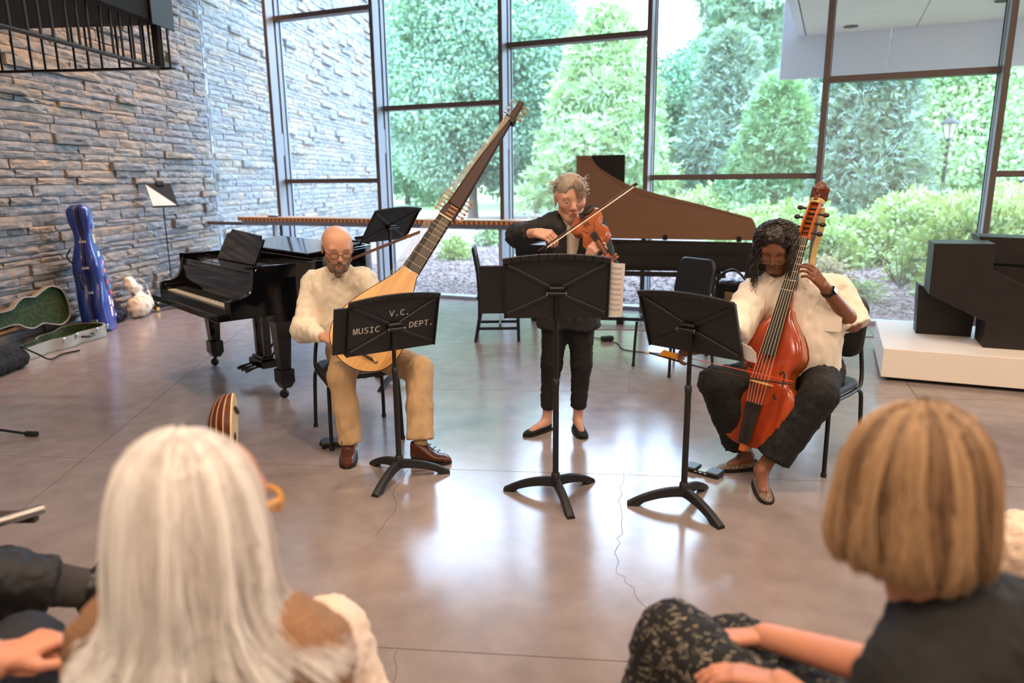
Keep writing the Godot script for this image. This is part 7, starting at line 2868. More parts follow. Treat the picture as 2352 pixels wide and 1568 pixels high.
func gambist() -> void:
	var o := thing("person", "seated woman with dark curly hair in white shirt playing a viola da gamba", "person", Vector3(1.65, 0, -4.0))
	var base := Color(0.49, 0.325, 0.25).srgb_to_linear()
	var skin := skin_mat("skin_brown", 0.42)
	var hb := Basis.looking_at(-Vector3(-0.42, -0.42, 0.80), Vector3(-0.05, 1, 0.1))
	var sc := 1.06
	var ht := Transform3D(hb, Vector3(-0.215, 1.238, 0.075))
	var parts := [blob(head_prims(ht, sc, 1.0), 0.0048)]
	var el_l := Vector3(0.205, 0.835, 0.14)
	var wr_l := Vector3(-0.012, 1.055, 0.245)
	var el_r := Vector3(-0.50, 0.755, 0.20)
	var wr_r := Vector3(-0.715, 0.757, 0.40)
	var body := [
		[Vector3(-0.19, 1.16, 0.03), Vector3(-0.13, 1.02, 0.0), 0.058, 0.075, 0.03],
		[Vector3(-0.27, 0.985, -0.01), Vector3(0.13, 1.005, 0.0), 0.065, 0.065, 0.06],
		[Vector3(-0.08, 0.95, 0.0), Vector3(0.0, 0.55, -0.02), 0.14, 0.15, 0.06],
		[Vector3(0.165, 1.0, 0.0), el_l, 0.058, 0.048, 0.03],
		[el_l, wr_l, 0.047, 0.030, 0.02],
		[Vector3(-0.30, 0.97, 0.0), el_r, 0.055, 0.043, 0.03],
		[el_r, wr_r, 0.042, 0.029, 0.02],
		[Vector3(-0.08, 0.5, 0.0), Vector3(-0.545, 0.525, 0.22), 0.085, 0.055, 0.04],
		[Vector3(-0.545, 0.525, 0.22), Vector3(-0.327, 0.085, 0.155), 0.052, 0.036, 0.03],
		[Vector3(0.09, 0.5, 0.0), Vector3(-0.06, 0.505, 0.40), 0.085, 0.055, 0.04],
		[Vector3(-0.06, 0.505, 0.40), Vector3(-0.315, 0.085, 0.36), 0.052, 0.037, 0.03],
		[Vector3(-0.327, 0.07, 0.155), Vector3(-0.42, 0.035, 0.17), 0.036, 0.026, 0.03],
		[Vector3(-0.315, 0.07, 0.36), Vector3(-0.36, 0.035, 0.53), 0.037, 0.026, 0.03]]
	parts.append(blob(body, 0.013))
	parts.append(blob(hand_prims(wr_l, Vector3(-0.62, 0.66, 0.12), Vector3(0.30, 0.42, 0.85), Vector3(0.35, 0.75, -0.4), [[0.25, 0.75, 0.5], [0.3, 0.8, 0.5], [0.35, 0.8, 0.5], [0.4, 0.8, 0.5]], 0.85), 0.0036))
	parts.append(blob(hand_prims(wr_r, Vector3(-0.80, -0.02, 0.42), Vector3(-0.2, 0.55, -0.75), Vector3(0.3, 0.85, 0.4), [[0.5, 0.7, 0.4], [0.6, 0.8, 0.5], [0.7, 0.9, 0.5], [0.7, 0.9, 0.5]], 0.6), 0.0036))
	var tn := face_tints(ht, sc, base, Color(0.40, 0.20, 0.17).srgb_to_linear(), Color(0.50, 0.29, 0.21).srgb_to_linear())
	put_mesh(skin_mesh(parts, skin, tn), "body", o)
	eyes(o, ht, sc, Color(0.06, 0.04, 0.035), mat("brow_black", Color(0.09, 0.07, 0.06), 0.8), 0.003, 0.004)
	spectacles(o, ht, sc, mat("gold_wire", Color(0.55, 0.42, 0.28), 0.3, 0.8), 0.021, 0.0013, 0.012)
	# curls
	var hm := vmat("hair_black", 0.38)
	var cap := []
	for p in [[Vector3(0, 0.045, -0.045), Vector3(0, 0.055, 0.008), 0.090, 0.083], [Vector3(-0.06, 0.0, -0.02), Vector3(-0.065, -0.10, -0.02), 0.045, 0.040], [Vector3(0.06, 0.0, -0.02), Vector3(0.065, -0.10, -0.02), 0.045, 0.040], [Vector3(0, 0, -0.07), Vector3(0, -0.14, -0.06), 0.075, 0.060]]:
		cap.append([ht * (p[0] * sc), ht * (p[1] * sc), p[2] * sc, p[3] * sc, 0.03])
	cap.append([ht * (Vector3(0.0, -0.03, 0.14) * sc), ht * (Vector3(0.0, 0.03, 0.12) * sc), 0.088 * sc, 0.060 * sc, 0.01, {"sub": 1}])
	put_mesh(skin_mesh([blob(cap, 0.007, Vector2(0.012, 30.0))], hm, [[Vector3.ZERO, 0.001, Color.WHITE, 0.0, Color(0.012, 0.010, 0.010)]]), "hair", o)
	var curves := []
	var cols := []
	for i in 480:
		var ph := rng.randf_range(0.75, TAU - 0.75)     # round the head, zero is the face
		var st := rng.randf_range(0.0, 0.75)
		var lng := rng.randf_range(0.24, 0.40)
		var r := 0.010 + rng.randf() * 0.006
		var tw := rng.randf_range(60.0, 95.0)
		var phase := rng.randf() * TAU
		var cv := []
		for k in 22:
			var f := k / 21.0
			# out of the crown, over the side, then straight down
			var e := st + f * 1.6
			var out := 0.096 * sin(minf(e, 1.35)) + 0.012 * maxf(0.0, e - 1.0) + 0.004
			var c := Vector3(sin(ph) * out, 0.048 + 0.085 * cos(minf(e, 1.45)), cos(ph) * out * 1.08 - 0.022) * sc
			var w := ht * c
			w.y -= maxf(0.0, f - 0.45) * lng * 1.25
			var a := f * lng * tw + phase
			cv.append(w + Vector3(cos(a), 0.25 * sin(a * 0.7), sin(a)) * r)
		curves.append(cv)
		var w2 := rng.randf()
		cols.append(Color(0.010, 0.008, 0.008).lerp(Color(0.05, 0.035, 0.03), w2 * w2) if rng.randf() > 0.07 else Color(0.20, 0.18, 0.17))
	var hs := put_mesh(strand_mesh(curves, cols, 0.0036, hm), "curls", o)
	hs.set_meta("kind", "stuff")
	# shirt
	var shirt := mat("shirt_ivory", Color(0.91, 0.88, 0.83), 0.8)
	var fw := Vector3(-0.45, 0, 0.89)
	put_mesh(skin_mesh([blob([
		[Vector3(-0.27, 0.975, -0.01), Vector3(0.14, 1.0, 0.0), 0.085, 0.085, 0.05],
		[Vector3(-0.085, 0.92, 0.0), Vector3(-0.03, 0.70, 0.0), 0.215, 0.225, 0.05, {"w": fw, "f": 0.75}],
		[Vector3(-0.03, 0.70, 0.0), Vector3(0.0, 0.50, -0.01), 0.225, 0.225, 0.03, {"w": fw, "f": 0.82, "flat": 1}],
		[Vector3(0.155, 0.985, 0.0), Vector3(0.225, 0.80, 0.11), 0.098, 0.104, 0.04, {"flat": 1}],
		[Vector3(-0.29, 0.965, 0.0), Vector3(-0.46, 0.78, 0.16), 0.098, 0.100, 0.04, {"flat": 1}],
		[Vector3(-0.14, 1.03, 0.0), Vector3(-0.175, 1.105, 0.015), 0.095, 0.070, 0.03, {"flat": 1}],
		[Vector3(-0.21, 1.10, 0.09), Vector3(-0.19, 0.99, 0.16), 0.030, 0.012, 0.015, {"sub": 1}]], 0.012, Vector2(0.018, 4.5), Vector3(1.7, 0.7, 1.7), 15)], shirt), "shirt", o)
	for s in [-1.0, 1.0]:
		var g := Geo.new()
		var q := Transform3D(Basis.looking_at(-Vector3(-0.45, 0.25, 0.88), Vector3(-0.1, 1, 0.1)), Vector3(-0.205, 1.075, 0.085))
		g.prism(fold([Vector2(s * 0.010, 0.0), Vector2(s * 0.07, 0.045), Vector2(s * 0.10, 0.02), Vector2(s * 0.05, -0.06)]), q * Transform3D(Basis(Vector3.UP, s * 0.5), Vector3(0, 0, 0.006)), 0.006, 0.002)
		put(g, "collar", shirt, o)
	var g := Geo.new()
	g.prism(rounded(0.12, 0.13, 0.008, 2), Transform3D(Basis.looking_at(-Vector3(-0.20, 0.10, 0.97), Vector3.UP), Vector3(0.062, 0.865, 0.183)), 0.005, 0.001)
	put(g, "breast_pocket", shirt, o)
	# trousers
	put_mesh(skin_mesh([blob([
		[Vector3(-0.08, 0.52, -0.03), Vector3(0.10, 0.52, -0.05), 0.165, 0.165, 0.06],
		[Vector3(-0.09, 0.51, 0.02), Vector3(-0.545, 0.525, 0.22), 0.120, 0.088, 0.05],
		[Vector3(-0.545, 0.525, 0.22), Vector3(-0.37, 0.165, 0.165), 0.090, 0.098, 0.03, {"flat": 1}],
		[Vector3(0.10, 0.51, 0.02), Vector3(-0.05, 0.505, 0.39), 0.125, 0.090, 0.05],
		[Vector3(-0.05, 0.505, 0.39), Vector3(-0.265, 0.155, 0.365), 0.092, 0.100, 0.03, {"flat": 1}]], 0.011, Vector2(0.012, 10.0), Vector3(1, 1, 1), 33)], mat("trousers_wide_black", Color(0.045, 0.048, 0.055), 0.85)), "trousers", o)
	# patterned flats
	var lace := mat("shoe_lace_pattern", Color(1, 1, 1), 0.6)
	tri_map(lace, noise_tex(0.06, [[0.0, Color(0.06, 0.06, 0.07)], [0.47, Color(0.07, 0.07, 0.08)], [0.53, Color(0.66, 0.58, 0.48)], [1.0, Color(0.70, 0.62, 0.52)]], 256, 2, 47), Vector3(7, 7, 7))
	shoe(o, Vector3(-0.27, 0, 0.145), Vector3(-0.50, 0, 0.18), 0.042, 0.048, lace, M["rubber"], true)
	shoe(o, Vector3(-0.325, 0, 0.345), Vector3(-0.365, 0, 0.62), 0.042, 0.048, lace, M["rubber"], true)
	# ring
	g = Geo.new()
	var rc := wr_l + Vector3(-0.62, 0.66, 0.12).normalized() * 0.105 + Vector3(0.0, -0.012, 0.012)
	var pts := []
	for i in 13:
		var a := TAU * i / 12.0
		pts.append(rc + Vector3(0.3, 0.5, 0.0).normalized() * cos(a) * 0.010 + Vector3(0, 0, 1) * sin(a) * 0.010)
	g.tube(pts, 0.0016, 5)
	put(g, "ring", M["brass"], o)
	# wrist watch
	var wt := thing("wrist_watch", "black square watch on the gamba player's left wrist", "watch", Vector3(1.65, 0, -4.0))
	var ax := (wr_l - el_l).normalized()
	var wc := wr_l - ax * 0.045
	g = Geo.new()
	pts = []
	var e1 := ax.cross(Vector3.UP).normalized()
	var e2 := ax.cross(e1)
	for i in 17:
		var a := TAU * i / 16.0
		pts.append(wc + (e1 * cos(a) + e2 * sin(a)) * 0.0335)
	g.ribbon(pts, 0.022, ax.cross(e1), 0.003)
	g = Geo.new()
	var rings := []
	for h in [-0.011, 0.011]:
		for rr in [0.0325, 0.0355]:
			pass
	for q in [[-0.011, 0.0325], [-0.011, 0.0358], [0.011, 0.0358], [0.011, 0.0325]]:
		var rg := PackedVector3Array()
		for i in 20:
			var a := TAU * i / 20.0
			rg.append(wc + ax * q[0] + (e1 * cos(a) + e2 * sin(a)) * q[1])
		rings.append(rg)
	rings.append(rings[0])
	g.loft(rings, false)
	put(g, "band", M["rubber"], wt)
	g = Geo.new()
	var outn := (Vector3(0.35, 0.5, 0.8) - ax * Vector3(0.35, 0.5, 0.8).dot(ax)).normalized()
	g.box(wc + outn * 0.037, Vector3(0.034, 0.040, 0.011), Basis(ax.cross(outn).normalized(), ax, outn), 0.004)
	put(g, "case", mat("watch_black", Color(0.03, 0.03, 0.035), 0.1), wt)
	gamba()


func gamba() -> void:
	var belly := mat("gamba_belly", Color(1, 1, 1), 0.16, 0.0, 0.6)
	tri_map(belly, noise_tex(0.012, [[0.0, Color(0.46, 0.15, 0.055)], [0.5, Color(0.58, 0.21, 0.08)], [1.0, Color(0.68, 0.29, 0.11)]], 256, 3, 55), Vector3(4, 0.8, 4), false)
	var side := mat("gamba_ribs", Color(1, 1, 1), 0.14, 0.0, 0.6)
	tri_map(side, noise_tex(0.02, [[0.0, Color(0.62, 0.29, 0.08)], [1.0, Color(0.76, 0.40, 0.13)]], 256, 3, 56), Vector3(1.5, 4, 1.5), false)
	var dark: Material = M["ebony"]
	var gut: Material = M["gut_string"]
	var a := Vector3(1.287, 0.185, -3.72)
	var b := Vector3(1.503, 0.928, -3.86)
	var o := thing("viola_da_gamba", "orange-red viola da gamba with carved head held between the woman's knees", "viola da gamba")
	o.transform = frame_of(a, b, Vector3(-0.61, 0.30, 0.76))
	var prof := [[0.0, 0.0], [0.006, 0.06], [0.03, 0.115], [0.08, 0.175], [0.15, 0.202], [0.22, 0.203], [0.29, 0.187], [0.335, 0.163], [0.35, 0.160], [0.365, 0.132], [0.41, 0.122], [0.46, 0.126], [0.475, 0.150], [0.49, 0.153], [0.54, 0.156], [0.60, 0.135], [0.66, 0.098], [0.72, 0.055], [0.77, 0.035], [0.785, 0.0]]
	viol_body(o, Transform3D(), 0.785, prof, 0.125, 0.024, belly, side, side)
	# neck, fingerboard with gut frets
	var g := Geo.new()
	g.prism(fold([Vector2(-0.040, 0.50), Vector2(0.040, 0.50), Vector2(0.028, 1.155), Vector2(-0.028, 1.155)]), Transform3D(Basis(Vector3.RIGHT, -0.035), Vector3(0, 0, 0.128)), 0.010, 0.003)
	var fb := put(g, "fingerboard", dark, o)
	for k in 7:
		var y := 0.86 + 0.27 * (1.0 - pow(0.88, k)) / (1.0 - pow(0.88, 7))
		g = Geo.new()
		var w := lerpf(0.036, 0.029, (y - 0.5) / 0.65)
		var zz := 0.1385 - y * 0.035
		g.tube([Vector3(-w, y, zz - 0.008), Vector3(-w, y, zz + 0.0015), Vector3(w, y, zz + 0.0015), Vector3(w, y, zz - 0.008)], 0.0016, 5)
		put(g, "fret", gut, fb)
	g = Geo.new()
	g.tube([Vector3(0, 0.76, 0.035), Vector3(0, 0.85, 0.068), Vector3(0, 1.0, 0.074), Vector3(0, 1.16, 0.070)], [0.034, 0.026, 0.024, 0.022], 10)
	put(g, "neck", side, o)
	# peg box leaning back, open in front
	for s in [-1.0, 1.0]:
		g = Geo.new()
		g.prism(fold([Vector2(1.15, 0.095), Vector2(1.25, 0.088), Vector2(1.36, 0.062), Vector2(1.355, 0.030), Vector2(1.24, 0.048), Vector2(1.15, 0.052)]), Transform3D(Basis(Vector3(0, 1, 0), Vector3(0, 0, 1), Vector3(1, 0, 0)), Vector3(s * 0.026 - 0.005, 0, 0)), 0.010, 0.002)
		put(g, "peg_box_cheek", side, o)
	g = Geo.new()
	g.bar(Vector3(0, 1.15, 0.056), Vector3(0, 1.355, 0.036), 0.05, 0.008, Vector3.BACK, 0.002)
	put(g, "peg_box_back", side, o)
	for k in 6:
		var s := -1.0 if k % 2 else 1.0
		var y := 1.185 + k * 0.027
		var zz := 0.072 - k * 0.005
		g = Geo.new()
		g.tube([Vector3(-s * 0.03, y, zz), Vector3(s * 0.06, y, zz)], [0.0045, 0.006], 8)
		g.ball(Vector3(s * 0.072, y, zz), Vector3(0.018, 0.013, 0.006), Basis(), 10, 6)
		put(g, "tuning_peg", dark, o)
	# carved head: brow, nose, cheeks, bound hair
	var hc := Vector3(0, 1.405, 0.030)
	put_mesh(skin_mesh([blob([
		[hc + Vector3(0, 0.02, -0.008), hc + Vector3(0, 0.028, 0.008), 0.036, 0.034, 0.01],
		[hc + Vector3(0, -0.03, 0.0), hc + Vector3(0, 0.0, 0.010), 0.024, 0.028, 0.015],
		[hc + Vector3(0, 0.012, 0.040), hc + Vector3(0, -0.004, 0.050), 0.005, 0.008, 0.006],
		[hc + Vector3(-0.02, 0.020, 0.036), hc + Vector3(0.02, 0.020, 0.036), 0.006, 0.006, 0.006],
		[hc + Vector3(-0.012, -0.018, 0.036), hc + Vector3(0.012, -0.018, 0.036), 0.006, 0.006, 0.006],
		[hc + Vector3(0, -0.034, 0.030), hc + Vector3(0, -0.032, 0.032), 0.012, 0.012, 0.008],
		[hc + Vector3(-0.013, 0.008, 0.046), hc + Vector3(-0.014, 0.008, 0.046), 0.007, 0.007, 0.005, {"sub": 1}],
		[hc + Vector3(0.013, 0.008, 0.046), hc + Vector3(0.014, 0.008, 0.046), 0.007, 0.007, 0.005, {"sub": 1}],
		[hc + Vector3(-0.034, 0.03, 0.0), hc + Vector3(-0.032, -0.02, -0.01), 0.013, 0.012, 0.008],
		[hc + Vector3(0.034, 0.03, 0.0), hc + Vector3(0.032, -0.02, -0.01), 0.013, 0.012, 0.008],
		[hc + Vector3(0, 0.056, 0.012), hc + Vector3(0, 0.05, -0.02), 0.014, 0.014, 0.008]], 0.0032, Vector2(0.004, 120.0))], mat("carved_wood", Color(0.40, 0.19, 0.10), 0.25)), "carved_head", o)
	g = Geo.new()
	for k in 2:
		var pts := []
		for i in 17:
			var t := TAU * i / 16.0
			pts.append(Vector3(cos(t) * 0.030, 1.355 + k * 0.013 + sin(t) * 0.004, 0.032 + sin(t) * 0.030))
		g.tube(pts, 0.009, 8)
	put(g, "ribbon_binding", mat("ribbon_cream", Color(0.80, 0.72, 0.48), 0.8), o)
	g = Geo.new()
	g.ribbon(spline([Vector3(0.028, 1.34, 0.01), Vector3(0.05, 1.24, 0.0), Vector3(0.045, 1.12, -0.01), Vector3(0.06, 1.0, 0.0)], 5), 0.03, Vector3.BACK, 0.002)
	put(g, "hanging_ribbon", M["ribbon_cream"], o)
	# bridge, tailpiece, hook bar
	g = Geo.new()
	var arcp := PackedVector2Array([Vector2(-0.062, 0.0), Vector2(-0.045, 0.0), Vector2(-0.03, 0.03), Vector2(0.03, 0.03), Vector2(0.045, 0.0), Vector2(0.062, 0.0), Vector2(0.05, 0.035)])
	for i in 7:
		var t := PI * (0.15 + 0.7 * i / 6.0)
		arcp.append(Vector2(cos(t) * 0.056, 0.035 + sin(t) * 0.028))
	arcp.append(Vector2(-0.05, 0.035))
	g.prism(arcp, Transform3D(Basis(Vector3(1, 0, 0), Vector3(0, 0, 1), Vector3(0, -1, 0)), Vector3(0, 0.355, 0.086)), 0.010, 0.001)
	put(g, "bridge", mat("bridge_maple", Color(0.80, 0.66, 0.46), 0.5), o)
	g = Geo.new()
	g.prism(fold([Vector2(-0.030, 0.01), Vector2(0.030, 0.01), Vector2(0.043, 0.24), Vector2(-0.043, 0.24)]), Transform3D(Basis(Vector3.RIGHT, 0.05), Vector3(0, 0, 0.095)), 0.010, 0.003)
	put(g, "tailpiece", dark, o)
	g = Geo.new()
	g.box(Vector3(0, -0.008, 0.05), Vector3(0.035, 0.045, 0.11), Basis(), 0.006)
	put(g, "hook_bar", side, o)
	for s in [-1.0, 1.0]:
		g = Geo.new()
		g.tube(spline([Vector3(s * 0.080, 0.425, 0.082), Vector3(s * 0.092, 0.435, 0.080), Vector3(s * 0.102, 0.415, 0.078), Vector3(s * 0.106, 0.36, 0.078), Vector3(s * 0.104, 0.31, 0.080), Vector3(s * 0.092, 0.288, 0.083), Vector3(s * 0.082, 0.298, 0.085)], 5), 0.0052, 8)
		g.ball(Vector3(s * 0.080, 0.422, 0.082), Vector3(0.009, 0.009, 0.004))
		g.ball(Vector3(s * 0.082, 0.300, 0.085), Vector3(0.009, 0.009, 0.004))
		put(g, "sound_hole", M["dark_gap"], o)
	# painted rosette between fingerboard and bridge
	g = Geo.new()
	for r in [0.020, 0.013]:
		var pts := []
		for i in 15:
			var t := TAU * i / 14.0
			pts.append(Vector3(cos(t) * r * (1.0 + 0.15 * cos(t * 5.0)), 0.475 + sin(t) * r * (1.0 + 0.15 * cos(t * 5.0)), 0.0895))
		g.tube(pts, 0.0012, 5)
	put(g, "rosette", dark, o)
	for k in 6:
		var x := -0.045 + 0.018 * k
		var h := 0.148 - 0.006 * absf(k - 2.5)
		g = Geo.new()
		g.tube([Vector3(x * 0.85, 0.235, 0.116), Vector3(x, 0.350, h), Vector3(x * 0.50, 1.155, 0.106)], 0.0011, 5)
		put(g, "string", gut, o)
	# bow
	var f := Vector3(0.690, 0.768, -3.495)
	var tip := Vector3(1.425, 0.572, -3.545)
	o = thing("gamba_bow", "dark viol bow with reddish hair crossing the gamba strings", "bow")
	o.transform = frame_of(f, tip, Vector3(0.2, 1, 0.1))
	var ln := f.distance_to(tip)
	g = Geo.new()
	g.tube(spline([Vector3(0, -0.01, 0.0), Vector3(0, ln * 0.35, -0.012), Vector3(0, ln * 0.7, -0.008), Vector3(0, ln, 0.012)], 5), 0.0048, 8)
	put(g, "stick", mat("snakewood", Color(0.16, 0.09, 0.07), 0.3), o)
	g = Geo.new()
	g.prism(fold([Vector2(0.045, 0.0), Vector2(0.15, 0.0), Vector2(0.125, 0.028), Vector2(0.06, 0.032), Vector2(0.05, 0.018)]), Transform3D(Basis(Vector3(0, 1, 0), Vector3(0, 0, 1), Vector3(1, 0, 0)), Vector3(-0.006, 0, 0)), 0.012, 0.003)
	put(g, "frog", mat("frog_yellow", Color(0.85, 0.58, 0.16), 0.4), o)
	g = Geo.new()
	g.tube([Vector3(0, -0.03, 0.001), Vector3(0, -0.01, 0.0)], [0.006, 0.005], 8)
	put(g, "end_button", M["bone"], o)
	g = Geo.new()
	g.box(Vector3(0, ln * 0.5 + 0.06, 0.024), Vector3(0.009, ln - 0.13, 0.0015), Basis(Vector3.RIGHT, 0.012))
	put(g, "bow_hair", mat("hair_red", Color(0.72, 0.30, 0.22), 0.5), o)


func bob_hair(o: Node3D, top: Vector3, face: Vector3, prof: Array, gap: float, n: int, r: float, light: Color, dark: Color, flip: float, key: String, part := 0.0) -> void:
	# prof: [drop below the crown, radius]; an open bell of hair with the face left free, and strands over it
	var fa := atan2(face.x, face.z)
	var m := vmat(key, 0.42)
	var at := func(drop: float) -> float:
		for i in prof.size() - 1:
			if drop <= prof[i + 1][0]:
				return lerpf(prof[i][1], prof[i + 1][1], clampf(inverse_lerp(prof[i][0], prof[i + 1][0], drop), 0.0, 1.0))
		return prof[prof.size() - 1][1]
	var last: float = prof[prof.size() - 1][0]
	var g := Geo.new()
	g.colored = true
	g.col = dark.lerp(light, 0.35)
	var rings := []
	for k in 15:
		var d := last * 0.97 * pow(k / 14.0, 1.3)
		var ring := PackedVector3Array()
		for j in 33:
			var a := fa + gap + (TAU - 2.0 * gap) * j / 32.0
			if d < 0.055:
				a = fa + gap * smoothstep(0.02, 0.055, d) + (TAU - 2.0 * gap * smoothstep(0.02, 0.055, d)) * j / 32.0
			var rr: float = at.call(d) * 0.95
			ring.append(top + Vector3(sin(a) * rr, -d - 0.004, cos(a) * rr))
		rings.append(ring)
	g.loft(rings, false, 1, false)
	var inner := []
	put(g, "hair", m, o)
	var curves := []
	var cols := []
	for i in n:
		var a := fa + gap + (TAU - 2.0 * gap) * rng.randf()
		var lay := rng.randf_range(0.95, 1.035)
		var clump := 0.5 + 0.5 * sin(a * 11.0 + 1.6 * sin(a * 17.0 + 2.0 * sin(a * 5.0)))
		var end := last * (rng.randf_range(0.95, 1.02) - 0.06 * (1.0 - clump))
		var start := rng.randf_range(0.0, 0.05) if i % 3 else rng.randf_range(0.03, 0.16)
		var cv := []
		var off := part * (0.5 + 0.5 * rng.randf())
		for k in 12:
			var f := k / 11.0
			var d := lerpf(start, end, f)
			var rr: float = at.call(d) * (lay + 0.07 * (clump - 0.5) * smoothstep(0.06, 0.25, d))
			if flip != 0.0:
				rr += flip * (2.2 if flip > 0.0 and sin(a) > 0.55 else 1.0) * pow(maxf(0.0, f - 0.72) / 0.28, 2.0) * (0.6 + 0.6 * clump)
			var aa := a + 0.05 * sin(f * 3.0 + i) * f + 0.07 * sin(f * 5.0 + floorf(a * 6.0) * 1.7) * f + off * (1.0 - f) * 0.5
			cv.append(top + Vector3(sin(aa) * rr, -d + (absf(flip) * 0.35 * pow(maxf(0.0, f - 0.8) / 0.2, 2.0) if flip > 0.0 else 0.0), cos(aa) * rr))
		curves.append(cv)
		cols.append(dark.lerp(light, clampf(0.08 + 0.75 * clump + rng.randfn() * 0.2, 0.0, 1.0)))
	var hs := put_mesh(strand_mesh(curves, cols, r, m), "hair_strands", o)
	hs.set_meta("kind", "stuff")


func plain_head(o: Node3D, at: Vector3, look: Vector3, m: Material, base: Color, hair: Material) -> void:
	var t := Transform3D(Basis.looking_at(-look, Vector3.UP), at)
	put_mesh(skin_mesh([blob(head_prims(t), 0.007)], m, [[Vector3.ZERO, 0.001, Color.WHITE, 0.0, base]]), "head", o)
	eyes(o, t, 1.0, Color(0.15, 0.12, 0.10), hair)
	put_mesh(skin_mesh([blob([
		[t * Vector3(0, 0.046, -0.042), t * Vector3(0, 0.056, 0.010), 0.084, 0.078, 0.02],
		[t * Vector3(0, 0.0, -0.06), t * Vector3(0, -0.03, -0.062), 0.066, 0.05, 0.02],
		[t * Vector3(0, -0.02, 0.145), t * Vector3(0, 0.045, 0.130), 0.080, 0.055, 0.01, {"sub": 1}]], 0.008, Vector2(0.006, 30.0))], hair), "hair", o)


func check_texture() -> ImageTexture:
	# a small houndstooth weave
	var rows := ["11110000", "11110000", "11110000", "11110001", "00011111", "00111111", "01110111", "11100111"]
	var im := Image.create(64, 64, false, Image.FORMAT_RGB8)
	for y in 64:
		for x in 64:
			im.set_pixel(x, y, Color(0.42, 0.31, 0.24) if rows[y % 8][x % 8] == "1" else Color(0.70, 0.54, 0.40))
	return ImageTexture.create_from_image(im)


func dot_texture() -> ImageTexture:
	var im := Image.create(256, 256, false, Image.FORMAT_RGB8)
	im.fill(Color(0.035, 0.037, 0.055))
	var r := RandomNumberGenerator.new()
	r.seed = 3
	for i in 105:
		var c := Vector2(r.randf() * 256, r.randf() * 256)
		for k in 2:
			var p := c + Vector2(k * 7.0, r.randf_range(-3, 3))
			for y in range(-3, 4):
				for x in range(-3, 4):
					if x * x + y * y <= 4:
						im.set_pixel(posmod(int(p.x) + x, 256), posmod(int(p.y) + y, 256), Color(0.88, 0.82, 0.72))
	return ImageTexture.create_from_image(im)


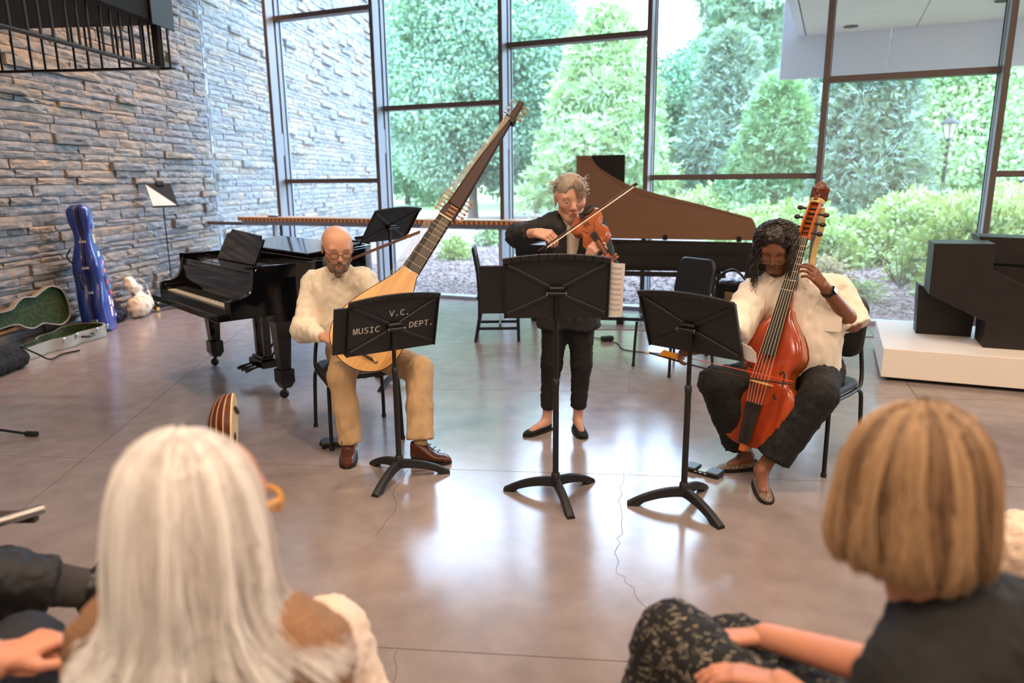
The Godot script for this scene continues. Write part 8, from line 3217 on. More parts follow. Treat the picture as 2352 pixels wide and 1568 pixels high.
func audience() -> void:
	var fair := skin_mat("skin_audience", 0.45)
	var base := Color(0.80, 0.56, 0.46).srgb_to_linear()
	var plain := [[Vector3.ZERO, 0.001, Color.WHITE, 0.0, base]]
	# ---- white-haired listener
	var o := thing("person", "white-haired listener in tan checked jacket seen from behind", "person", Vector3(-0.51, 0, -1.05))
	var f := Vector3(0.56, 0, -0.83)
	var rt := Vector3(0.985, 0, 0.17)
	var ht := Transform3D(Basis.looking_at(-Vector3(0.56, -0.12, -0.83), Vector3.UP), Vector3(0.015, 1.115, -0.01))
	var parts := [blob(head_prims(ht, 1.0), 0.006)]
	parts.append(blob([
		[Vector3(0.0, 1.04, 0.0), Vector3(0.0, 0.93, 0.03), 0.055, 0.07, 0.03],
		[Vector3(0, 0.86, -0.02) - rt * 0.15, Vector3(0, 0.86, -0.02) + rt * 0.15, 0.06, 0.06, 0.05],
		[Vector3(0, 0.83, -0.02), Vector3(-0.02, 0.52, 0.05), 0.11, 0.13, 0.06],
		[Vector3(0, 0.84, -0.02) + rt * 0.17, Vector3(0.13, 0.63, 0.10), 0.045, 0.04, 0.03],
		[Vector3(0.13, 0.63, 0.10), Vector3(0.10, 0.58, -0.15), 0.038, 0.028, 0.02],
		[Vector3(0, 0.84, -0.02) - rt * 0.17, Vector3(-0.20, 0.63, 0.0), 0.045, 0.04, 0.03],
		[Vector3(-0.20, 0.63, 0.0), Vector3(-0.05, 0.58, -0.18), 0.038, 0.028, 0.02],
		[Vector3(0.06, 0.5, 0.02), Vector3(0.09, 0.55, -0.45), 0.08, 0.055, 0.04],
		[Vector3(0.09, 0.55, -0.45), Vector3(0.13, 0.09, -0.42), 0.05, 0.036, 0.03],
		[Vector3(-0.08, 0.5, 0.02), Vector3(-0.02, 0.50, -0.45), 0.08, 0.055, 0.04],
		[Vector3(-0.02, 0.50, -0.45), Vector3(-0.02, 0.09, -0.42), 0.05, 0.036, 0.03]], 0.016))
	put_mesh(skin_mesh(parts, fair, plain), "body", o)
	bob_hair(o, Vector3(-0.002, 1.254, -0.005), f, [[0.0, 0.004], [0.008, 0.042], [0.025, 0.071], [0.055, 0.094], [0.10, 0.110], [0.16, 0.121], [0.22, 0.127], [0.28, 0.131], [0.34, 0.134], [0.39, 0.136]], 0.86, 2600, 0.0017, Color(0.90, 0.90, 0.91), Color(0.62, 0.59, 0.58), 0.05, "hair_white", 0.2)
	var yl := mat("glasses_yellow", Color(0.90, 0.62, 0.10), 0.3)
	spectacles(o, ht, 1.0, yl, 0.024, 0.0035)
	var check := mat("jacket_check", Color(1, 1, 1), 0.9)
	tri_map(check, check_texture(), Vector3(15, 15, 15))
	put_mesh(skin_mesh([blob([
		[Vector3(0, 0.865, -0.02) - rt * 0.15, Vector3(0, 0.865, -0.02) + rt * 0.15, 0.085, 0.085, 0.06],
		[Vector3(0, 0.84, -0.02), Vector3(-0.02, 0.50, 0.05), 0.165, 0.185, 0.06, {"w": f, "f": 0.8}],
		[Vector3(0, 0.85, -0.02) + rt * 0.17, Vector3(0.145, 0.63, 0.10), 0.075, 0.066, 0.04],
		[Vector3(0.145, 0.63, 0.10), Vector3(0.11, 0.58, -0.12), 0.062, 0.045, 0.03, {"flat": 1}],
		[Vector3(0, 0.85, -0.02) - rt * 0.17, Vector3(-0.21, 0.63, 0.0), 0.075, 0.066, 0.04],
		[Vector3(-0.21, 0.63, 0.0), Vector3(-0.06, 0.58, -0.15), 0.062, 0.045, 0.03, {"flat": 1}],
		[Vector3(0.0, 0.92, 0.03), Vector3(0.0, 0.985, 0.02), 0.09, 0.075, 0.03, {"flat": 1}]], 0.011, Vector2(0.014, 8.0))], check), "jacket", o)
	put_mesh(skin_mesh([blob([
		[Vector3(0.10, 0.945, 0.03), Vector3(0.02, 0.95, 0.10), 0.020, 0.022, 0.03],
		[Vector3(0.02, 0.95, 0.10), Vector3(-0.07, 0.955, 0.07), 0.022, 0.02, 0.03],
		[Vector3(0.10, 0.945, 0.03), Vector3(0.10, 0.955, -0.06), 0.022, 0.02, 0.03]], 0.008, Vector2(0.008, 20.0))], mat("scarf_navy", Color(0.07, 0.08, 0.14), 0.8)), "scarf", o)
	var cream := mat("trousers_cream", Color(0.88, 0.80, 0.73), 0.85)
	put_mesh(skin_mesh([blob([
		[Vector3(0.05, 0.52, 0.03), Vector3(-0.07, 0.52, 0.03), 0.14, 0.14, 0.05],
		[Vector3(0.05, 0.53, 0.0), Vector3(0.075, 0.585, -0.45), 0.11, 0.082, 0.05],
		[Vector3(0.075, 0.585, -0.45), Vector3(0.135, 0.16, -0.44), 0.084, 0.115, 0.03, {"flat": 1}],
		[Vector3(0.075, 0.57, -0.45), Vector3(0.165, 0.44, -0.43), 0.070, 0.05, 0.04],
		[Vector3(-0.07, 0.53, 0.0), Vector3(-0.02, 0.51, -0.45), 0.11, 0.08, 0.05],
		[Vector3(-0.02, 0.51, -0.45), Vector3(-0.02, 0.13, -0.43), 0.08, 0.09, 0.03, {"flat": 1}]], 0.010, Vector2(0.012, 9.0))], cream), "trousers", o)
	var g := Geo.new()
	g.tube(spline([Vector3(0.060, 0.670, -0.36), Vector3(0.073, 0.672, -0.44), Vector3(0.082, 0.635, -0.515), Vector3(0.09, 0.53, -0.54), Vector3(0.105, 0.40, -0.545)], 5), 0.0022, 6)
	put(g, "crease", cream, o)
	shoe(o, Vector3(0.12, 0, -0.38), Vector3(0.16, 0, -0.62), 0.042, 0.07, M["leather_black"], M["rubber"])
	shoe(o, Vector3(-0.02, 0, -0.38), Vector3(-0.01, 0, -0.62), 0.042, 0.07, M["leather_black"], M["rubber"])
	stack_chair("black chair under the white-haired listener", Vector3(-0.55, 0, -1.0), PI - 0.45)
	# ---- blond listener
	o = thing("person", "blond listener with a bob in black top and dotted trousers seen from behind", "person", Vector3(0.64, 0, -1.05))
	f = Vector3(-0.55, 0, -0.835)
	rt = Vector3(0.835, 0, -0.55)
	ht = Transform3D(Basis.looking_at(-Vector3(-0.60, -0.10, -0.79), Vector3.UP), Vector3(-0.02, 1.145, -0.01))
	var wl := Vector3(-0.13, 0.665, -0.16)
	var wr := Vector3(-0.085, 0.625, -0.37)
	parts = [blob(head_prims(ht, 1.02), 0.006)]
	parts.append(blob([
		[Vector3(-0.02, 1.07, 0.0), Vector3(0.02, 0.94, 0.05), 0.052, 0.062, 0.03],
		[Vector3(0.05, 0.905, 0.08) - rt * 0.14, Vector3(0.05, 0.905, 0.08) + rt * 0.14, 0.055, 0.055, 0.05],
		[Vector3(0.05, 0.86, 0.08), Vector3(0.02, 0.52, 0.08), 0.11, 0.13, 0.06],
		[Vector3(0.05, 0.895, 0.08) - rt * 0.16, Vector3(-0.02, 0.66, 0.08), 0.047, 0.042, 0.03],
		[Vector3(-0.02, 0.66, 0.08), wl, 0.042, 0.030, 0.02],
		[Vector3(0.05, 0.895, 0.08) + rt * 0.15, Vector3(0.10, 0.72, -0.10), 0.047, 0.044, 0.03],
		[Vector3(0.10, 0.72, -0.10), wr, 0.042, 0.030, 0.02],
		[Vector3(0.0, 0.50, 0.05), Vector3(-0.28, 0.535, -0.47), 0.08, 0.055, 0.04],
		[Vector3(-0.28, 0.535, -0.47), Vector3(-0.36, 0.10, -0.40), 0.05, 0.036, 0.03],
		[Vector3(0.10, 0.50, 0.0), Vector3(-0.10, 0.47, -0.52), 0.08, 0.055, 0.04],
		[Vector3(-0.10, 0.47, -0.52), Vector3(-0.12, 0.09, -0.48), 0.05, 0.036, 0.03]], 0.014))
	parts.append(blob(hand_prims(wl, Vector3(-0.72, -0.16, -0.60), Vector3(0.1, 0.95, -0.2), Vector3(0.55, -0.1, -0.8), [[0.15, 0.2, 0.15], [0.2, 0.25, 0.2], [0.25, 0.3, 0.2], [0.3, 0.3, 0.2]], 0.3), 0.0045))
	parts.append(blob(hand_prims(wr, Vector3(-0.75, -0.25, -0.30), Vector3(0.1, 0.95, -0.2), Vector3(-0.3, -0.1, -0.9), [[0.2, 0.25, 0.2], [0.25, 0.3, 0.2], [0.3, 0.3, 0.2], [0.3, 0.3, 0.2]], 0.3), 0.0045))
	put_mesh(skin_mesh(parts, fair, plain), "body", o)
	bob_hair(o, Vector3(-0.012, 1.286, -0.005), f, [[0.0, 0.004], [0.008, 0.042], [0.025, 0.070], [0.055, 0.092], [0.09, 0.106], [0.13, 0.113], [0.17, 0.118], [0.21, 0.121], [0.24, 0.119], [0.262, 0.112]], 0.80, 2600, 0.0016, Color(0.50, 0.325, 0.185), Color(0.11, 0.058, 0.03), 0.0, "hair_blond", -0.3)
	put_mesh(skin_mesh([blob([
		[Vector3(0.05, 0.90, 0.08) - rt * 0.14, Vector3(0.05, 0.90, 0.08) + rt * 0.14, 0.075, 0.075, 0.06],
		[Vector3(0.05, 0.85, 0.08), Vector3(0.02, 0.50, 0.08), 0.158, 0.165, 0.06, {"w": f, "f": 0.82}],
		[Vector3(0.05, 0.895, 0.08) - rt * 0.15, Vector3(0.0, 0.80, 0.085) - rt * 0.10, 0.074, 0.068, 0.04, {"flat": 1}],
		[Vector3(0.05, 0.895, 0.08) + rt * 0.14, Vector3(0.08, 0.80, 0.0) + rt * 0.08, 0.074, 0.068, 0.04, {"flat": 1}],
		[Vector3(0.03, 0.93, 0.06), Vector3(0.02, 0.975, 0.045), 0.085, 0.070, 0.03, {"flat": 1}]], 0.010, Vector2(0.012, 8.0))], mat("top_black", Color(0.055, 0.058, 0.068), 0.85)), "top", o)
	var dots := mat("trousers_dotted", Color(1, 1, 1), 0.85)
	tri_map(dots, dot_texture(), Vector3(4.2, 4.2, 4.2))
	put_mesh(skin_mesh([blob([
		[Vector3(0.0, 0.51, 0.06), Vector3(0.10, 0.51, 0.02), 0.14, 0.14, 0.05],
		[Vector3(0.0, 0.52, 0.04), Vector3(-0.265, 0.545, -0.46), 0.125, 0.090, 0.05],
		[Vector3(-0.265, 0.545, -0.46), Vector3(-0.36, 0.13, -0.40), 0.092, 0.105, 0.03, {"flat": 1}],
		[Vector3(0.10, 0.52, 0.0), Vector3(-0.10, 0.48, -0.51), 0.12, 0.085, 0.05],
		[Vector3(-0.10, 0.48, -0.51), Vector3(-0.12, 0.12, -0.48), 0.088, 0.10, 0.03, {"flat": 1}]], 0.010, Vector2(0.012, 8.0))], dots), "trousers", o)
	shoe(o, Vector3(-0.35, 0, -0.36), Vector3(-0.42, 0, -0.58), 0.042, 0.06, M["leather_black"], M["rubber"])
	shoe(o, Vector3(-0.11, 0, -0.44), Vector3(-0.16, 0, -0.67), 0.042, 0.06, M["leather_black"], M["rubber"])
	stack_chair("black chair under the blond listener", Vector3(0.72, 0, -0.96), PI + 0.58)
	# ---- listener in black trousers, leg crossed, at the left edge
	o = thing("person", "listener at the left edge with a crossed leg in black trousers and grey sock", "person", Vector3(-1.62, 0, -1.62))
	put_mesh(skin_mesh([blob([
		[Vector3(-0.22, 0.5, 0.1), Vector3(-0.22, 0.95, 0.12), 0.13, 0.13, 0.06],
		[Vector3(-0.22, 0.98, 0.12), Vector3(-0.20, 1.12, 0.10), 0.06, 0.055, 0.04],
		[Vector3(-0.18, 1.17, 0.06), Vector3(-0.18, 1.20, 0.05), 0.05, 0.05, 0.03],
		[Vector3(-0.18, 0.52, 0.08), Vector3(0.14, 0.68, 0.02), 0.08, 0.055, 0.04],
		[Vector3(0.14, 0.68, 0.02), Vector3(0.44, 0.53, -0.18), 0.05, 0.034, 0.03],
		[Vector3(-0.15, 0.5, 0.0), Vector3(0.12, 0.50, -0.30), 0.08, 0.055, 0.04],
		[Vector3(0.12, 0.50, -0.30), Vector3(0.12, 0.08, -0.30), 0.05, 0.036, 0.03],
		[Vector3(-0.22, 0.92, -0.03), Vector3(-0.05, 0.66, -0.12), 0.05, 0.04, 0.03],
		[Vector3(-0.22, 0.92, 0.25), Vector3(-0.05, 0.68, 0.22), 0.05, 0.04, 0.03]], 0.02)], fair, plain), "body", o)
	plain_head(o, Vector3(-0.17, 1.20, 0.05), Vector3(0.6, -0.05, -0.8), fair, base, mat("hair_grey", Color(0.45, 0.43, 0.41), 0.7))
	put_mesh(skin_mesh([blob([
		[Vector3(-0.22, 0.5, 0.1), Vector3(-0.22, 0.94, 0.12), 0.17, 0.16, 0.06],
		[Vector3(-0.22, 0.94, -0.03), Vector3(-0.05, 0.66, -0.10), 0.07, 0.06, 0.04],
		[Vector3(-0.22, 0.94, 0.26), Vector3(-0.05, 0.68, 0.22), 0.07, 0.06, 0.04]], 0.016)], M["cloth_black"]), "jacket", o)
	put_mesh(skin_mesh([blob([
		[Vector3(-0.20, 0.5, 0.05), Vector3(-0.16, 0.5, 0.1), 0.15, 0.15, 0.05],
		[Vector3(-0.18, 0.55, 0.08), Vector3(0.14, 0.685, 0.02), 0.12, 0.098, 0.05],
		[Vector3(0.14, 0.685, 0.02), Vector3(0.38, 0.57, -0.135), 0.095, 0.074, 0.04, {"flat": 1}],
		[Vector3(-0.15, 0.5, 0.0), Vector3(0.12, 0.50, -0.30), 0.11, 0.08, 0.05],
		[Vector3(0.12, 0.50, -0.30), Vector3(0.12, 0.12, -0.30), 0.08, 0.08, 0.03, {"flat": 1}]], 0.011, Vector2(0.010, 9.0))], mat("trousers_charcoal", Color(0.055, 0.055, 0.065), 0.6)), "trousers", o)
	put_mesh(skin_mesh([blob([[Vector3(0.37, 0.575, -0.13), Vector3(0.45, 0.525, -0.185), 0.058, 0.050, 0.02]], 0.008, Vector2(0.004, 30.0))], mat("sock_grey", Color(0.22, 0.21, 0.21), 0.95)), "sock", o)
	put_mesh(skin_mesh([blob([[Vector3(0.445, 0.535, -0.17), Vector3(0.455, 0.46, -0.19), 0.042, 0.045, 0.02], [Vector3(0.46, 0.53, -0.20), Vector3(0.58, 0.55, -0.28), 0.046, 0.036, 0.03]], 0.008)], M["leather_black"]), "shoe", o)
	g = Geo.new()
	g.tube(spline([Vector3(0.455, 0.58, -0.20), Vector3(0.475, 0.60, -0.205), Vector3(0.495, 0.585, -0.225), Vector3(0.51, 0.59, -0.24)], 4), 0.004, 6)
	put(g, "shoelace", M["rubber"], o)
	shoe(o, Vector3(0.11, 0, -0.25), Vector3(0.16, 0, -0.50), 0.044, 0.08, M["leather_black"], M["rubber"])
	# ---- listener in navy with folded hands, left bottom corner
	o = thing("person", "listener in navy suit with folded hands at the lower left corner", "person", Vector3(-1.25, 0, -1.1))
	var w1 := Vector3(0.245, 0.712, -0.145)
	var navy := mat("suit_navy", Color(0.06, 0.075, 0.13), 0.7)
	parts = [blob([
		[Vector3(-0.12, 0.5, 0.12), Vector3(-0.12, 0.92, 0.15), 0.12, 0.12, 0.06],
		[Vector3(-0.12, 0.96, 0.15), Vector3(-0.12, 1.10, 0.12), 0.06, 0.055, 0.04],
		[Vector3(-0.12, 1.17, 0.10), Vector3(-0.12, 1.20, 0.10), 0.05, 0.05, 0.03],
		[Vector3(0.05, 0.90, 0.12), Vector3(0.14, 0.68, 0.06), 0.047, 0.04, 0.03],
		[Vector3(0.14, 0.68, 0.06), w1, 0.038, 0.030, 0.02],
		[Vector3(-0.26, 0.90, 0.10), Vector3(-0.12, 0.66, -0.05), 0.047, 0.04, 0.03],
		[Vector3(-0.12, 0.66, -0.05), Vector3(0.18, 0.69, -0.20), 0.038, 0.030, 0.02],
		[Vector3(-0.05, 0.5, 0.05), Vector3(0.12, 0.56, -0.36), 0.08, 0.055, 0.04],
		[Vector3(0.12, 0.56, -0.36), Vector3(0.12, 0.08, -0.34), 0.05, 0.036, 0.03],
		[Vector3(-0.2, 0.5, 0.05), Vector3(-0.14, 0.53, -0.38), 0.08, 0.055, 0.04],
		[Vector3(-0.14, 0.53, -0.38), Vector3(-0.16, 0.08, -0.36), 0.05, 0.036, 0.03]], 0.016),
		blob(hand_prims(w1, Vector3(0.62, 0.05, -0.75), Vector3(-0.1, 0.9, 0.1), Vector3(0.3, 0.4, -0.2), [[0.5, 0.6, 0.3], [0.6, 0.6, 0.3], [0.7, 0.6, 0.3], [0.7, 0.6, 0.3]], 0.2), 0.0045),
		blob(hand_prims(Vector3(0.18, 0.69, -0.20), Vector3(0.95, 0.02, -0.25), Vector3(0.0, 0.9, -0.3), Vector3(0.3, 0.4, 0.8), [[0.5, 0.6, 0.3], [0.6, 0.6, 0.3], [0.7, 0.6, 0.3], [0.7, 0.6, 0.3]], 0.3), 0.0045)]
	put_mesh(skin_mesh(parts, fair, plain), "body", o)
	plain_head(o, Vector3(-0.115, 1.20, 0.08), Vector3(0.3, -0.05, -0.95), fair, base, M["hair_grey"])
	put_mesh(skin_mesh([blob([
		[Vector3(-0.12, 0.5, 0.12), Vector3(-0.12, 0.90, 0.15), 0.17, 0.17, 0.06],
		[Vector3(0.05, 0.90, 0.12), Vector3(0.14, 0.68, 0.06), 0.07, 0.062, 0.04],
		[Vector3(0.14, 0.68, 0.06), Vector3(0.215, 0.702, -0.09), 0.060, 0.047, 0.03, {"flat": 1}],
		[Vector3(-0.26, 0.90, 0.10), Vector3(-0.12, 0.66, -0.05), 0.07, 0.062, 0.04],
		[Vector3(-0.12, 0.66, -0.05), Vector3(0.10, 0.68, -0.165), 0.058, 0.047, 0.03, {"flat": 1}]], 0.012, Vector2(0.008, 10.0))], navy), "jacket", o)
	put_mesh(skin_mesh([blob([
		[Vector3(-0.05, 0.5, 0.05), Vector3(-0.2, 0.5, 0.05), 0.14, 0.14, 0.05],
		[Vector3(-0.05, 0.52, 0.02), Vector3(0.12, 0.57, -0.36), 0.11, 0.085, 0.05],
		[Vector3(0.12, 0.57, -0.36), Vector3(0.12, 0.12, -0.34), 0.085, 0.085, 0.03, {"flat": 1}],
		[Vector3(-0.2, 0.52, 0.02), Vector3(-0.14, 0.54, -0.38), 0.11, 0.085, 0.05],
		[Vector3(-0.14, 0.54, -0.38), Vector3(-0.16, 0.12, -0.36), 0.085, 0.085, 0.03, {"flat": 1}]], 0.012, Vector2(0.010, 9.0))], navy), "trousers", o)
	shoe(o, Vector3(0.11, 0, -0.30), Vector3(0.16, 0, -0.55), 0.044, 0.08, M["leather_black"], M["rubber"])
	shoe(o, Vector3(-0.16, 0, -0.32), Vector3(-0.16, 0, -0.57), 0.044, 0.08, M["leather_black"], M["rubber"])
	stack_chair("black chair under the listener in navy", Vector3(-1.38, 0, -1.03), PI)
	# ---- listener in cream trousers at the right edge
	o = thing("person", "listener in cream trousers cut off by the right frame edge", "person", Vector3(1.75, 0, -1.55))
	put_mesh(skin_mesh([blob([
		[Vector3(0.25, 0.5, 0.05), Vector3(0.25, 0.93, 0.08), 0.12, 0.12, 0.06],
		[Vector3(0.25, 0.96, 0.08), Vector3(0.23, 1.1, 0.06), 0.055, 0.052, 0.04],
		[Vector3(0.22, 1.16, 0.04), Vector3(0.22, 1.2, 0.03), 0.05, 0.05, 0.03],
		[Vector3(0.2, 0.92, -0.1), Vector3(0.12, 0.66, -0.12), 0.045, 0.04, 0.03],
		[Vector3(0.2, 0.92, 0.22), Vector3(0.12, 0.66, 0.2), 0.045, 0.04, 0.03],
		[Vector3(0.15, 0.5, 0.0), Vector3(-0.30, 0.585, -0.33), 0.08, 0.055, 0.04],
		[Vector3(-0.30, 0.585, -0.33), Vector3(-0.24, 0.10, -0.35), 0.05, 0.036, 0.03],
		[Vector3(0.2, 0.5, 0.15), Vector3(0.05, 0.5, -0.35), 0.08, 0.055, 0.04],
		[Vector3(0.05, 0.5, -0.35), Vector3(0.05, 0.08, -0.33), 0.05, 0.036, 0.03]], 0.02)], fair, plain), "body", o)
	plain_head(o, Vector3(0.215, 1.195, 0.02), Vector3(-0.6, -0.05, -0.8), fair, base, M["hair_dark"])
	put_mesh(skin_mesh([blob([
		[Vector3(0.25, 0.5, 0.05), Vector3(0.25, 0.92, 0.08), 0.16, 0.16, 0.06],
		[Vector3(0.2, 0.92, -0.1), Vector3(0.13, 0.70, -0.12), 0.07, 0.06, 0.04],
		[Vector3(0.2, 0.92, 0.22), Vector3(0.13, 0.70, 0.2), 0.07, 0.06, 0.04]], 0.016)], mat("shirt_blue", Color(0.45, 0.55, 0.68), 0.85)), "shirt", o)
	put_mesh(skin_mesh([blob([
		[Vector3(0.15, 0.5, 0.0), Vector3(0.2, 0.5, 0.12), 0.14, 0.14, 0.05],
		[Vector3(0.15, 0.52, 0.0), Vector3(-0.30, 0.585, -0.33), 0.115, 0.088, 0.05],
		[Vector3(-0.30, 0.585, -0.33), Vector3(-0.24, 0.14, -0.35), 0.088, 0.095, 0.03, {"flat": 1}],
		[Vector3(0.2, 0.52, 0.12), Vector3(0.05, 0.5, -0.35), 0.115, 0.085, 0.05],
		[Vector3(0.05, 0.5, -0.35), Vector3(0.05, 0.12, -0.33), 0.085, 0.095, 0.03, {"flat": 1}]], 0.011, Vector2(0.022, 14.0), Vector3(1.6, 0.5, 0.6))], cream), "trousers", o)
	shoe(o, Vector3(-0.235, 0, -0.30), Vector3(-0.28, 0, -0.55), 0.044, 0.07, M["leather_black"], M["rubber"])
	shoe(o, Vector3(0.05, 0, -0.29), Vector3(0.03, 0, -0.54), 0.044, 0.07, M["leather_black"], M["rubber"])
	stack_chair("black chair under the listener in cream trousers", Vector3(1.97, 0, -1.47), -2.3)
	var bag := thing("handbag", "black handbag handle showing behind the cream trouser knee", "bag", Vector3(1.70, 0, -2.22))
	put_mesh(skin_mesh([blob([[Vector3(-0.06, 0.10, 0), Vector3(0.12, 0.10, 0), 0.10, 0.10, 0.03, {"w": Vector3(0, 0, 1), "f": 0.6}]], 0.014)], M["leather_black"]), "body", bag)
	g = Geo.new()
	g.tube(spline([Vector3(-0.10, 0.16, 0), Vector3(-0.10, 0.30, 0.02), Vector3(-0.04, 0.38, 0.03), Vector3(0.08, 0.40, 0.03), Vector3(0.15, 0.30, 0.02), Vector3(0.15, 0.16, 0.0)], 5), 0.009, 8)
	put(g, "handle", M["leather_black"], bag)


func floor_things() -> void:
	# page-turning pedal
	var o := thing("page_turn_pedal", "small black two-pad page-turning pedal beside the gamba player's foot", "pedal", Vector3(1.065, 0, -3.79), -0.72)
	var g := Geo.new()
	g.box(Vector3(0, 0.010, 0), Vector3(0.21, 0.014, 0.075), Basis(), 0.003)
	put(g, "base", M["plastic_black"], o)
	for x in [-0.068, 0.068]:
		g = Geo.new()
		g.box(Vector3(x, 0.026, 0), Vector3(0.074, 0.016, 0.088), Basis(), 0.004)
		put(g, "pad", mat("pedal_grey", Color(0.16, 0.19, 0.22), 0.35), o)
	g = Geo.new()
	g.box(Vector3(0, 0.019, 0), Vector3(0.05, 0.006, 0.05), Basis(), 0.002)
	put(g, "display", mat("pedal_display", Color(0.62, 0.68, 0.70), 0.2), o)
	for x in [-0.03, 0.0, 0.03]:
		g = Geo.new()
		g.box(Vector3(x, 0.016, 0.040), Vector3(0.018, 0.008, 0.006), Basis(), 0.002)
		put(g, "button", M["chrome"], o)
	# low black foot rest
	o = thing("foot_rest", "flat black foot rest by the lute player's chair leg", "foot rest", Vector3(-1.10, 0, -4.27), 0.15)
	g = Geo.new()
	g.prism(rounded(0.21, 0.10, 0.03), Transform3D(Basis(Vector3(1, 0, 0), Vector3(0, 0, -1), Vector3(0, 1, 0)), Vector3(0, 0.018, 0)), 0.028, 0.008)
	put(g, "top_board", M["plastic_black"], o)
	for x in [-0.08, 0.08]:
		for z in [-0.03, 0.03]:
			g = Geo.new()
			g.lathe([[0.01, 0.0], [0.01, 0.02]], Transform3D(Basis(), Vector3(x, 0, z)), 8)
			put(g, "rubber_foot", M["rubber"], o)
	# the end of a tripod leg at the left edge
	o = thing("tripod_stand", "thin black tripod leg with rubber tip reaching in at the left edge", "stand", Vector3(-3.95, 0, -4.55))
	for i in 3:
		var a := TAU * i / 3.0 + 0.06
		var d := Vector3(cos(a), 0, sin(a))
		g = Geo.new()
		g.tube([Vector3(0, 0.12, 0) + d * 0.03, Vector3(0, 0.022, 0) + d * 0.76], 0.009, 8)
		var leg := put(g, "leg", mat("tripod_steel", Color(0.16, 0.20, 0.25), 0.35, 0.6) if i == 0 else M["tripod_steel"], o)
		g = Geo.new()
		g.tube([Vector3(0, 0.022, 0) + d * 0.755, Vector3(0, 0.020, 0) + d * 0.83], 0.018, 10)
		put(g, "rubber_tip", M["rubber"], leg)
	g = Geo.new()
	g.tube([Vector3(0, 0.06, 0), Vector3(0, 1.2, 0)], 0.012, 8)
	put(g, "pole", M["tripod_steel"], o)
	# steel-armed chair at the left edge
	o = thing("steel_armchair", "steel-framed armchair with bright tube arm at the left edge", "chair", Vector3(-1.78, 0, -2.1))
	var steel := mat("brushed_steel", Color(0.62, 0.62, 0.63), 0.3, 0.9)
	g = Geo.new()
	g.tube([Vector3(0.02, 0.62, 0.30), Vector3(0.295, 0.62, -0.015)], 0.016, 12)
	put(g, "arm", steel, o)
	g = Geo.new()
	g.bar(Vector3(-0.30, 0.60, 0.0), Vector3(0.28, 0.60, 0.0), 0.025, 0.035, Vector3.UP, 0.003)
	put(g, "front_rail", mat("dull_steel", Color(0.34, 0.31, 0.30), 0.45, 0.6), o)
	for q in [Vector3(0.20, 0, 0.09), Vector3(-0.28, 0, 0.02), Vector3(0.02, 0, 0.36), Vector3(-0.40, 0, 0.36)]:
		g = Geo.new()
		g.bar(q, Vector3(q.x - 0.03, 0.60, q.z), 0.028, 0.022, Vector3.BACK, 0.003)
		put(g, "leg", M["dull_steel"], o)
	g = Geo.new()
	g.box(Vector3(-0.13, 0.42, 0.20), Vector3(0.40, 0.05, 0.36), Basis(), 0.015)
	put(g, "seat", M["leather_black"], o)
	g = Geo.new()
	g.box(Vector3(-0.36, 0.66, 0.22), Vector3(0.04, 0.36, 0.34), Basis(Vector3.BACK, 0.15), 0.015)
	put(g, "backrest", M["leather_black"], o)
	# a second, small lute leaning on a low stool behind the white-haired listener
	o = thing("low_stool", "low black stool hidden behind the white hair, carrying a lute", "stool", Vector3(-1.26, 0, -2.92))
	g = Geo.new()
	g.lathe([[0.13, 0.30], [0.14, 0.31], [0.14, 0.33], [0.13, 0.34]], Transform3D(), 20)
	put(g, "seat", M["plastic_black"], o)
	for i in 3:
		var a := TAU * i / 3.0
		g = Geo.new()
		g.tube([Vector3(cos(a) * 0.09, 0.30, sin(a) * 0.09), Vector3(cos(a) * 0.13, 0.0, sin(a) * 0.13)], 0.012, 8)
		put(g, "leg", M["satin_black"], o)
	o = thing("small_lute", "small lute with striped bowl showing above the white-haired listener", "lute")
	o.transform = frame_of(Vector3(-1.20, 0.725, -3.0), Vector3(-1.165, 0.36, -2.80), Vector3(0.93, 0.05, -0.30))
	var prof := [[0.0, 0.0], [0.004, 0.04], [0.02, 0.078], [0.06, 0.106], [0.11, 0.122], [0.16, 0.124], [0.23, 0.110], [0.31, 0.078], [0.38, 0.048], [0.42, 0.030]]
	var crv := []
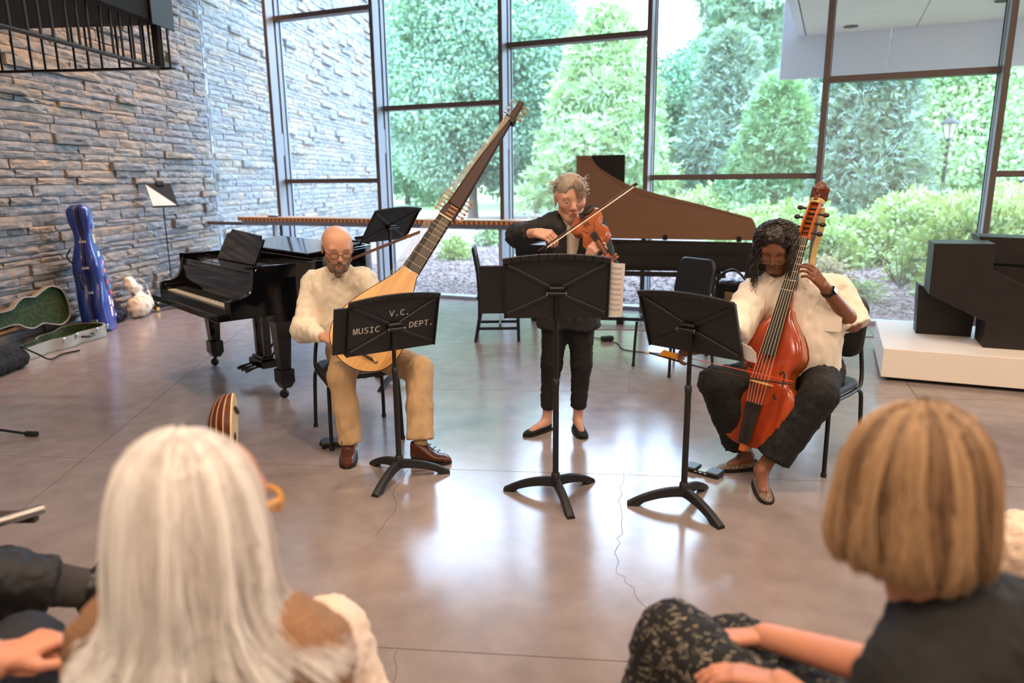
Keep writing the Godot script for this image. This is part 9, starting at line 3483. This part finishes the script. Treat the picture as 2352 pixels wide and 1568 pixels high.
	for p in prof:
		crv.append(Vector2(p[1], p[0]))
	var sm := spline2(crv, 4, false)
	var outline := PackedVector2Array(sm)
	for i in range(sm.size() - 1, 0, -1):
		outline.append(Vector2(-sm[i].x, sm[i].y))
	g = Geo.new()
	g.prism(outline, Transform3D(Basis(), Vector3(0, 0, -0.004)), 0.006)
	put(g, "belly", mat("lute_belly", Color(0.86, 0.76, 0.58), 0.4), o)
	var w1 := mat("lute_rib_dark", Color(0.34, 0.17, 0.11), 0.25)
	var w2 := mat("lute_rib_line", Color(0.80, 0.68, 0.50), 0.3)
	for k in 11:
		for half in 2:
			var a0 := PI * (k + (0.0 if half == 0 else 0.84)) / 11.0
			var a1 := PI * (k + (0.84 if half == 0 else 1.0)) / 11.0
			g = Geo.new()
			for i in range(0, sm.size() - 1):
				var p := sm[i]
				var q := sm[i + 1]
				var cv := func(w: float, y: float, t: float) -> Vector3: return Vector3(cos(t) * w, y, -0.004 - sin(t) * w * 0.85)
				g.quad(cv.call(p.x, p.y, a0), cv.call(q.x, q.y, a0), cv.call(q.x, q.y, a1), cv.call(p.x, p.y, a1))
			put(g, "bowl_rib" if half == 0 else "bowl_line", w1 if half == 0 else w2, o)
	g = Geo.new()
	for r in [0.034, 0.022, 0.011]:
		var pts := []
		for i in 17:
			var t := TAU * i / 16.0
			pts.append(Vector3(cos(t) * r, 0.20 + sin(t) * r, 0.003))
		g.tube(pts, 0.002, 5)
	put(g, "rosette", M["ebony"], o)
	g = Geo.new()
	g.box(Vector3(0, 0.07, 0.008), Vector3(0.12, 0.012, 0.012), Basis(), 0.003)
	put(g, "bridge", M["ebony"], o)
	g = Geo.new()
	g.box(Vector3(0, 0.52, -0.012), Vector3(0.05, 0.24, 0.024), Basis(), 0.006)
	put(g, "neck", M["ebony"], o)
	g = Geo.new()
	g.box(Vector3(0, 0.66, -0.06), Vector3(0.04, 0.03, 0.14), Basis(Vector3.RIGHT, 0.2), 0.004)
	put(g, "peg_box", M["ebony"], o)
